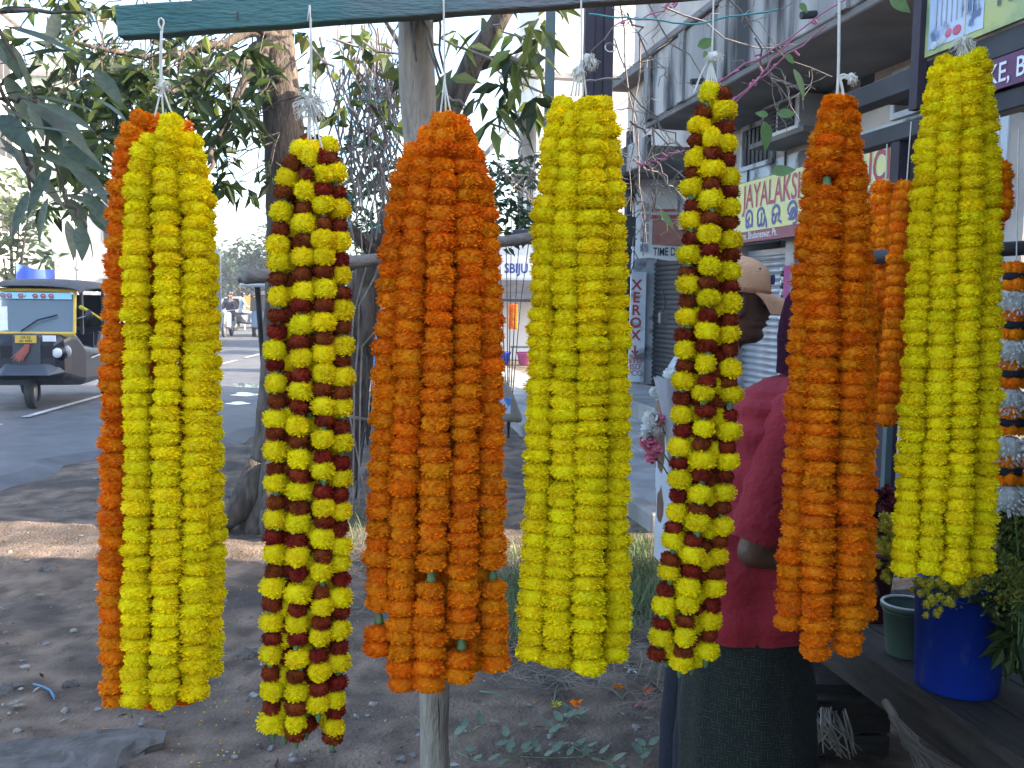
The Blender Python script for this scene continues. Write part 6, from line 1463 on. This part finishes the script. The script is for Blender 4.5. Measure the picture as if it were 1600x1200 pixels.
# 3: orange
g = garland(690, 1060, D, 'third garland from the left, all orange marigolds in front of the wooden pole')
strand(g, [(650, 238), (632, 280), (615, 380), (607, 550), (596, 750), (592, 900), (592, 1012)], D+.016, 'o', 50.0, 23.4, gaps=(966,))
strand(g, [(672, 212), (656, 300), (645, 420), (638, 600), (631, 800), (627, 950), (629, 1064)], D-.008, 'o', 50.0, 23.4)
strand(g, [(698, 190), (692, 300), (688, 420), (683, 600), (678, 800), (671, 950), (668, 1066)], D-.024, 'o', 50.0, 23.4, gaps=(908,))
strand(g, [(720, 214), (729, 300), (731, 420), (728, 600), (724, 800), (722, 950), (720, 1052)], D-.012, 'o', 50.0, 23.4, gaps=(1005,))
strand(g, [(738, 246), (753, 315), (763, 420), (766, 600), (767, 800), (771, 950), (774, 1036)], D+.016, 'o', 50.0, 23.4, gaps=(905,))
strand(g, [(690, 195), (665, 320), (660, 600), (652, 900), (650, 1050)], D+.05, 'o', 50.0, 27.0)
strand(g, [(705, 195), (708, 320), (708, 600), (700, 900), (696, 1045)], D+.055, 'o', 50.0, 27.0)
strand(g, [(720, 200), (740, 320), (748, 600), (746, 900), (746, 1030)], D+.05, 'o', 50.0, 27.0)
cords(g, [[(693, -8), (694, 60), (695, 130), (697, 190)], [(695, 120), (690, 165), (684, 200)], [(695, 130), (704, 175), (712, 205)]], D)
# 4: yellow
g = garland(895, 1040, D, 'fourth garland from the left, all yellow marigolds in front of the purple post')
strand(g, [(880, 165), (866, 230), (857, 320), (850, 450), (844, 600), (840, 800), (832, 950), (830, 1018)], D+.012, 'y', 48.0, 22.0)
strand(g, [(898, 185), (890, 260), (885, 420), (884, 600), (879, 800), (873, 950), (869, 1026)], D-.012, 'y', 49.0, 22.0)
strand(g, [(922, 165), (924, 250), (924, 400), (926, 600), (920, 800), (919, 950), (918, 1040)], D-.024, 'y', 54.0, 22.0)
strand(g, [(938, 165), (952, 240), (960, 400), (964, 600), (962, 800), (964, 950), (962, 1018)], D+.010, 'y', 47.0, 22.0)
strand(g, [(900, 180), (868, 300), (864, 600), (856, 900), (850, 1020)], D+.045, 'y', 48.0, 25.0)
strand(g, [(912, 180), (906, 300), (905, 600), (900, 900), (896, 1030)], D+.05, 'y', 48.0, 25.0)
strand(g, [(925, 180), (944, 300), (946, 600), (944, 900), (940, 1020)], D+.045, 'y', 48.0, 25.0)
cords(g, [[(908, -14), (908, 50), (908, 100)]] + [[(908, 96), (908+dx*.6, 120), (908+dx, 150)] for dx in (-16, -9, -4, 3, 8)], D)
tuft(g, 917, 92, D, 40, .020, .7); tuft(g, 903, 112, D, 26, .014)
# 5: yellow and maroon, swinging a little
g = garland(1072, 1030, D, 'fifth garland from the left, yellow and maroon marigolds before the capped man')
strand(g, [(1108, 150), (1092, 195), (1084, 290), (1077, 440), (1067, 600), (1062, 750), (1045, 900), (1026, 1020)], D-.002, 'Ym', 40.5, 25.0)
strand(g, [(1112, 200), (1110, 300), (1107, 440), (1102, 600), (1097, 750), (1078, 900), (1066, 1032)], D-.022, 'Ym', 40.5, 25.0)
strand(g, [(1128, 150), (1136, 230), (1140, 330), (1140, 440), (1140, 600), (1134, 750), (1118, 900), (1104, 1018)], D-.002, 'Ym', 40.5, 25.0)
strand(g, [(1104, 190), (1094, 300), (1088, 600), (1074, 850), (1046, 1026)], D+.012, 'Ym', 40.5, 25.0)
strand(g, [(1124, 180), (1125, 300), (1121, 600), (1108, 850), (1084, 1024)], D+.010, 'Ym', 40.5, 25.0)
strand(g, [(1115, 180), (1098, 300), (1090, 600), (1075, 850), (1046, 1020)], D+.036, 'Ym', 40.5, 25.0)
strand(g, [(1122, 180), (1126, 300), (1122, 600), (1110, 850), (1086, 1018)], D+.036, 'Ym', 40.5, 25.0)
cords(g, [[(1115, -22), (1114, 40), (1112, 92)]] + [[(1111, 95), (1110+dx*.5, 115), (1111+dx, 140)] for dx in (-9, -4, 2, 7, 12)] + [[(1108, 95), (1098, 110), (1090, 130), (1084, 146)]], D)
tuft(g, 1110, 90, D, 18, .012); tuft(g, 1116, 88, D, 14, .014, .8)
# 6: orange
g = garland(1300, 1015, D, 'sixth garland from the left, orange marigolds hiding the head of the person in red')
strand(g, [(1296, 178), (1280, 250), (1266, 350), (1256, 500), (1248, 650), (1244, 800), (1236, 900), (1235, 972)], D+.022, 'o', 47.0, 20.3)
strand(g, [(1306, 162), (1294, 240), (1289, 350), (1286, 500), (1281, 650), (1277, 800), (1275, 950), (1273, 1016)], D-.018, 'o', 51.9, 20.3, gaps=(292, ))
strand(g, [(1318, 168), (1325, 250), (1330, 350), (1331, 500), (1331, 650), (1331, 800), (1329, 950), (1325, 1014)], D-.014, 'o', 50.0, 20.3)
strand(g, [(1325, 225), (1342, 330), (1348, 500), (1349, 650), (1349, 800), (1349, 958)], D+.024, 'o', 43.1, 20.3)
strand(g, [(1308, 165), (1304, 300), (1300, 600), (1296, 980)], D+.045, 'o', 49.0, 24.0)
strand(g, [(1314, 170), (1318, 300), (1318, 600), (1312, 980)], D+.045, 'o', 49.0, 24.0)
cords(g, [[(1311, -36), (1311, 40), (1310, 118), (1308, 150)], [(1310, 118), (1316, 135), (1318, 155)], [(1311, 122), (1316, 116), (1326, 120), (1334, 124)], [(1312, 126), (1318, 120), (1330, 126)]], D, .0026)
tuft(g, 1331, 122, D, 22, .012, .4)
# 7: yellow
g = garland(1472, 900, D, 'rightmost large garland, all yellow marigolds above the blue bucket')
strand(g, [(1476, 98), (1464, 135), (1452, 220), (1442, 330), (1432, 500), (1422, 700), (1414, 850), (1412, 886)], D+.004, 'y', 40.5, 18.8)
strand(g, [(1494, 105), (1487, 150), (1480, 250), (1474, 400), (1467, 600), (1459, 800), (1454, 884)], D-.016, 'y', 39.6, 18.8)
strand(g, [(1512, 100), (1517, 180), (1517, 300), (1511, 450), (1505, 600), (1498, 800), (1491, 900)], D-.022, 'y', 43.2, 18.8)
strand(g, [(1524, 88), (1534, 150), (1543, 250), (1547, 400), (1544, 600), (1538, 800), (1531, 884)], D+.000, 'y', 42.3, 18.8)
strand(g, [(1488, 110), (1468, 250), (1458, 500), (1440, 880)], D+.042, 'y', 41.4, 22.0)
strand(g, [(1506, 110), (1500, 250), (1494, 500), (1476, 890)], D+.045, 'y', 41.4, 22.0)
strand(g, [(1518, 110), (1532, 250), (1532, 500), (1514, 885)], D+.042, 'y', 41.4, 22.0)
cords(g, [[(1509, -50), (1508, 20), (1506, 70)]] + [[(1506, 66), (1506+dx*.5, 85), (1506+dx, 105)] for dx in (-12, -4, 5, 14)], D)
tuft(g, 1506, 66, D, 46, .022)
# smaller garlands further back under the stall frame
gs = 'small garlands at the back of the stall'
g = garland(1380, 640, 2.56, 'small dark orange garland behind the rack bar, left one of the pair', gs)
for i, xs in enumerate(((1370, 1364, 1360), (1384, 1379, 1374), (1392, 1389, 1384))):
    strand(g, [(1380+(i-1)*4, 294), (xs[0], 335), (xs[1], 480), (xs[2], 648)], 2.56+(.02, -.02, .02)[i], 'd', 33, 17)
cords(g, [[(1386, 225), (1385, 260), (1384, 300)]], 2.56)
g = garland(1410, 660, 2.28, 'small dark orange garland before the rack bar, right one of the pair', gs)
for i, xs in enumerate(((1404, 1398, 1384), (1424, 1418, 1400))):
    strand(g, [(1416+(i*2-1)*3, 290+6*i), (xs[0], 340), (xs[1], 480), (xs[2], 655-10*i)], 2.28+(-.01, .015)[i], 'd', 34, 17)
cords(g, [[(1424, 190), (1420, 240), (1416, 296)]], 2.28)
g = garland(1566, 330, 2.5, 'stub of an orange garland peeping out right of the last yellow garland', gs)
strand(g, [(1566, 262), (1570, 290), (1566, 335)], 2.5, 'd', 32, 16); strand(g, [(1556, 255), (1552, 300), (1550, 420)], 2.5, 'd', 32, 17)
cords(g, [[(1562, 180), (1562, 260)]], 2.5)
# white and orange ceremonial garland at the right edge
g = empty('garland', P(1585, 760, 2.2), label='white tuberose and orange garland at the right edge of the picture', cat='garland', group=gs)
y = 420; k = 2.2/FPX
for sec in range(5):
    x = 1588-sec*3; s = MB()
    for j in range(2):
        for q in range(3): flower(g, 'd', P(x-12+14*q, y+j*24+rg.uniform(-2, 2), 2.2+(0, -.015, .01)[q]), Vector((0, 0, -1)), 24*k, 22*k)
    MB().lathe([(.006, -.012), (.028, -.008), (.03, .008), (.006, .012)], P(x, y+12, 2.2), 14).build('dark_band', M['navy'], g, smooth=True)
    for q in range(320):
        a = rg.uniform(0, 6.283); yy = y+36+rg.uniform(0, 40); r_ = .036*math.sin(.5+2.1*(yy-y-36)/40)**.6; c = P(x, yy, 2.2)+Vector((r_*math.cos(a), r_*math.sin(a), 0))
        add_leaf(s, c, (math.cos(a), math.sin(a), rg.uniform(-.9, .5)), .014, .006, rg)
    s.ball(P(x, y+55, 2.2), (.028, .028, .034), 10, 6); s.build('white_section', M['white_petal'], g, kind='stuff')
    y += 76
cords(g, [[(1592, 200), (1590, 300), (1588, 420)]], 2.2)
g = empty('garland', P(806, 515, 24), label='pair of tiny orange garlands hung at the distant kiosk', cat='garland')
for x in (797, 802, 806): strand(g, [(x, 478), (x, 512)], 23.9, 'd', 6, 4.2)
# ------------------------------------------------------------------ litter on the ground
rg = random.Random(77)
def rock(name, x, y, w, d, h, label, group=None, seed=0, sink=.74, mat=None):
    r_ = random.Random(seed); c = G(x, y); mb = MB(); mb.ball((c.x, c.y, h*(.5-sink)), (w/2, d/2, h/2), 22, 14)
    ph = [r_.uniform(0, 6.28) for _ in range(6)]; vs = []
    for v in mb.v:
        q = Vector(v)-Vector((c.x, c.y, h*(.5-sink))); a = math.atan2(q.y, q.x); s = 1+.18*math.sin(2*a+ph[0])+.16*math.sin(3*a+ph[1])+.12*math.sin(5*a+ph[2]+q.z*20/h*.3)+r_.uniform(-.07, .07); zt = min(q.z, h*(.30+.08*math.sin(q.x/w*7+ph[4])*math.cos(q.y/d*6+ph[5])))+.05*h*r_.uniform(-1, 1)
        vs.append((c.x+q.x*s, c.y+q.y*s, h*(.5-sink)+zt))
    mb.v = vs; return mb.build(name, mat or M['stone'], smooth=False, label=label, cat='stone', group=group)
rock('stone_slab', 100, 1175,   .62, .36, .12, 'large flat grey stone embedded at the bottom left', seed=1)
rock('stone', 15, 1072, .10, .09, .07, 'dark grey stone at the left edge beside the blue twine', seed=2)
rock('stone', 112, 1066, .055, .06, .07, 'upright small brown stone right of the blue twine', seed=3)
rock('stone', 392, 1018, .11, .10, .07, 'angular grey stone between the first and second garlands', seed=4)
rock('stone', 78, 886, .11, .10, .06, 'dark stone in the sunlit strip at the left', seed=5)
rock('stone', 596, 740, .3, .26, .2, 'brown boulder beside the leaning tree', seed=12)
rock('stone', 365, 772, .10, .1, .05, 'small dark stone near the tree root', seed=14)
gv = MB()
for k in range(900):
    x = rg.uniform(-20, 1060); y = rg.choice((rg.uniform(700, 900), rg.uniform(840, 1215), rg.uniform(900, 1215))); c = G(x, y); s = rg.uniform(.002, .007) if rg.random() < .85 else rg.uniform(.008, .020)
    if c.x < road_edge(c.y)+.1: continue
    gv.ball((c.x, c.y, float(ground_z(np.array(c.x), np.array(c.y)))+s*.15), (s*rg.uniform(.8, 1.5), s*rg.uniform(.7, 1.2), s*.6), 7, 5, jit=.2, M=Matrix.Rotation(rg.uniform(0, 6), 3, 'Z'), rg=rg)
gv.build('gravel', pm('gravel_stone', (.11, .10, .095), (.26, .235, .21), 30, .9, island=.5), kind='stuff', label='loose gravel and grit strewn over the dirt', cat='gravel')
def gz(c): return float(ground_z(np.array(c.x), np.array(c.y)))
# leafy sprigs dropped on the ground
lv3, lf3 = leaf_geo(1, .55, .10, -.12, 5); lm3 = MB().add(lv3, lf3).mesh('leaflet', M['leaf_fresh'], smooth=True)
SPR = [(738, 1138, .11, 5, 'five leaved sprig on the dirt just right of the wooden pole'), (792, 1148, .09, 3, 'pale three leaved sprig on the dirt right of the pole'), (735, 1180, .10, 4, 'dark sprig at the bottom edge beside the pole'), (806, 1178, .11, 4, 'twiggy sprig at the bottom, left of the big leafy heap'),
       (862, 1182, .16, 11, 'large heap of round pale green leaves at the bottom centre'), (926, 1180, .15, 9, 'leafy stem with round leaves at the bottom right of the heap'), (878, 1128, .13, 7, 'dusky sprig lying above the leafy heap'), (905, 1120, .06, 3, 'small pair of leaves above the leafy stem'), (1005, 1180, .08, 4, 'torn pale sprig beside the navy trouser leg'), (1000, 1168, .05, 2, 'loose leaf pair near the navy trouser leg')]
for (x, y, r_, n_, lab) in SPR:
    c = G(x, y); c.z = gz(c)+.012; o = empty('leaf_sprig', c, label=lab, cat='sprig', group='leafy sprigs on the dirt'); a0 = rg.uniform(-1.5, 1.5); ax = Vector((math.cos(a0), math.sin(a0), 0)); mb = MB()
    mb.tube([c-ax*r_*.7, c, c+ax*r_*.7+Vector((0, 0, .01))], .0018, 5); mb.build('stem', M['calyx'], o)
    for k in range(n_):
        t = (k/(max(1, n_-1))-.5)*1.7; p = c+ax*r_*t+Vector((0, 0, rg.uniform(.004, .03))); a = a0+(1 if k % 2 else -1)*rg.uniform(.5, 1.5); L = rg.uniform(.042, .066)
        m3 = frame((math.cos(a), math.sin(a), rg.uniform(.0, .6)), (rg.uniform(-.4, .4), rg.uniform(-.9, .1), 1)); inst('leaflet', lm3, o, Matrix.Translation(p) @ (m3 @ Matrix.Scale(L, 3)).to_4x4())
# cut stems and single fallen blossoms
for (a, b, lab) in (((845, 1050), (885, 1068), 'green cut stem lying under the fourth garland'), ((750, 1078), (800, 1094), 'dark green stalk lying right of the pole'), ((866, 1090), (872, 1066), 'short green stalk standing by the fallen bud'), ((925, 1182), (975, 1202), 'long pale stalk at the bottom edge'), ((940, 1068), (972, 1088), 'grey stalk in the straw under the fourth garland'), ((700, 1052), (702, 1030), 'pale green stalk under the orange garland')):
    p = G(*a); q = G(*b); p.z = gz(p)+.01; q.z = gz(q)+.012; mb = MB(); mb.tube([p, p.lerp(q, .5)+Vector((0, 0, .012)), q], [.005, .0045, .003], 7); mb.build('cut_stem', M['leaf_fresh'], smooth=True, label=lab, cat='stem', group='cut stems on the dirt')
for (x, y, mat, lab) in ((898, 1095, M['mari_o'], 'wilted orange blossom on the dirt below the fourth garland'), (965, 1072, M['mari_o'], 'orange blossom in the straw left of the fifth garland'), (1012, 1075, M['mari_o'], 'orange and pink blossom beside the navy trousers'), (985, 1042, M['white_petal'], 'white and mauve petal flower under the fifth garland'), (1002, 1100, M['pink_petal'], 'pink tipped wilted bud near the navy trousers'), (868, 1098, M['chrys'], 'pale green fallen bud below the fourth garland'), (165, 1132, M['mari_o'], 'tiny orange petal tuft below the first garland')):
    c = G(x, y); c.z = gz(c)+.012; mb = MB()
    for k in range(12): add_leaf(mb, c+Vector((rg.uniform(-.012, .012), rg.uniform(-.012, .012), rg.uniform(0, .012))), (rg.uniform(-1, 1), rg.uniform(-1, 1), rg.uniform(-.1, .6)), rg.uniform(.02, .038) if x > 200 else .012, .012, rg)
    mb.build('fallen_blossom', mat, label=lab, cat='blossom', group='fallen blossoms on the dirt')
mb = MB()
for k in range(140):
    x = rg.choice((rg.gauss(340, 50), rg.uniform(180, 1020))); y = rg.uniform(1085, 1200) if x < 600 else rg.uniform(1030, 1190); c = G(x, y); c.z = gz(c)+.006; add_leaf(mb, c, (rg.uniform(-1, 1), rg.uniform(-1, 1), rg.uniform(0, .3)), rg.uniform(.006, .014), .006, rg, rg.randrange(3))
mb.build('petal_litter', [M['mari_o'], M['chrys'], M['straw']], kind='stuff', label='tiny scattered petals on the dirt', cat='petals')
mb = MB()
for k in range(420):
    x = rg.uniform(-20, 1030); y = rg.choice((rg.uniform(690, 900), rg.uniform(840, 1210))); c = G(x, y)
    if c.x < road_edge(c.y)+.02 and rg.random() < .8: continue
    c.z = max(gz(c), .02 if c.x < road_edge(c.y) else -1)+.006; add_leaf(mb, c, (rg.uniform(-1, 1), rg.uniform(-1, 1), rg.uniform(0, .25)), rg.uniform(.012, .05), rg.uniform(.006, .02), rg, rg.choice((0, 0, 0, 1, 2)))
mb.build('leaf_litter', [pm('dead_leaf_brown', (.07, .048, .03), (.14, .10, .065), 9, .9), M['straw'], pm('paper_scrap', (.3, .3, .3))], kind='stuff', label='scattered dead leaves and scraps on the dirt', cat='litter')
p = [G(x, y) for x, y in ((52, 1071), (66, 1074), (78, 1080), (86, 1086))]; mb = MB(); mb.tube([Vector((q.x, q.y, gz(q)+.012)) for q in p], .004, 6); q = [G(78, 1080), G(85, 1092)]; mb.tube([Vector((v.x, v.y, gz(v)+.012)) for v in q], .003, 6)
mb.build('twine_scrap', pm('blue_twine', (.10, .24, .38)), smooth=True, label='scrap of blue twine on the dirt at the left', cat='twine')
for k, (x, y, lab) in enumerate(((40, 1100, 'curled dry leaf left of the large stone slab'), (10, 1102, 'dry leaf at the left edge above the flat stone'), (150, 745, 'dry leaf near the broken tar left of the first garland'), (330, 838, 'dry leaf in the sunlit strip beside the first garland'), (60, 925, 'pale dry leaf on the dirt at the left'))):
    c = G(x, y); c.z = gz(c)+.012; m3 = frame((rg.uniform(-1, 1), rg.uniform(-1, 1), .05)); 
    if k == 0: dl = MB().add(lv3, lf3).mesh('dead_leaf', M['straw'], smooth=True)
    o = inst('dead_leaf', dl, None, Matrix.Translation(c) @ (m3 @ Matrix.Scale(.07, 3)).to_4x4()); tag(o, lab, 'leaf', 'dry leaves on the dirt')

# ------------------------------------------------------------------ hazy morning air
HZ = bpy.data.materials.new('haze_air'); HZ.use_nodes = True; nt = HZ.node_tree
for n_ in list(nt.nodes):
    if n_.type == 'BSDF_PRINCIPLED': nt.nodes.remove(n_)
pv = nt.nodes.new('ShaderNodeVolumePrincipled'); pv.inputs['Color'].default_value = (.80, .88, 1.0, 1); pv.inputs['Density'].default_value = .0012; pv.inputs['Anisotropy'].default_value = .2
nt.links.new(pv.outputs[0], nt.nodes['Material Output'].inputs['Volume'])
if USE_HAZE:
    MB().hull((-40, -14, -1.2), (40, 150, 15)).build('haze', HZ, kind='stuff')
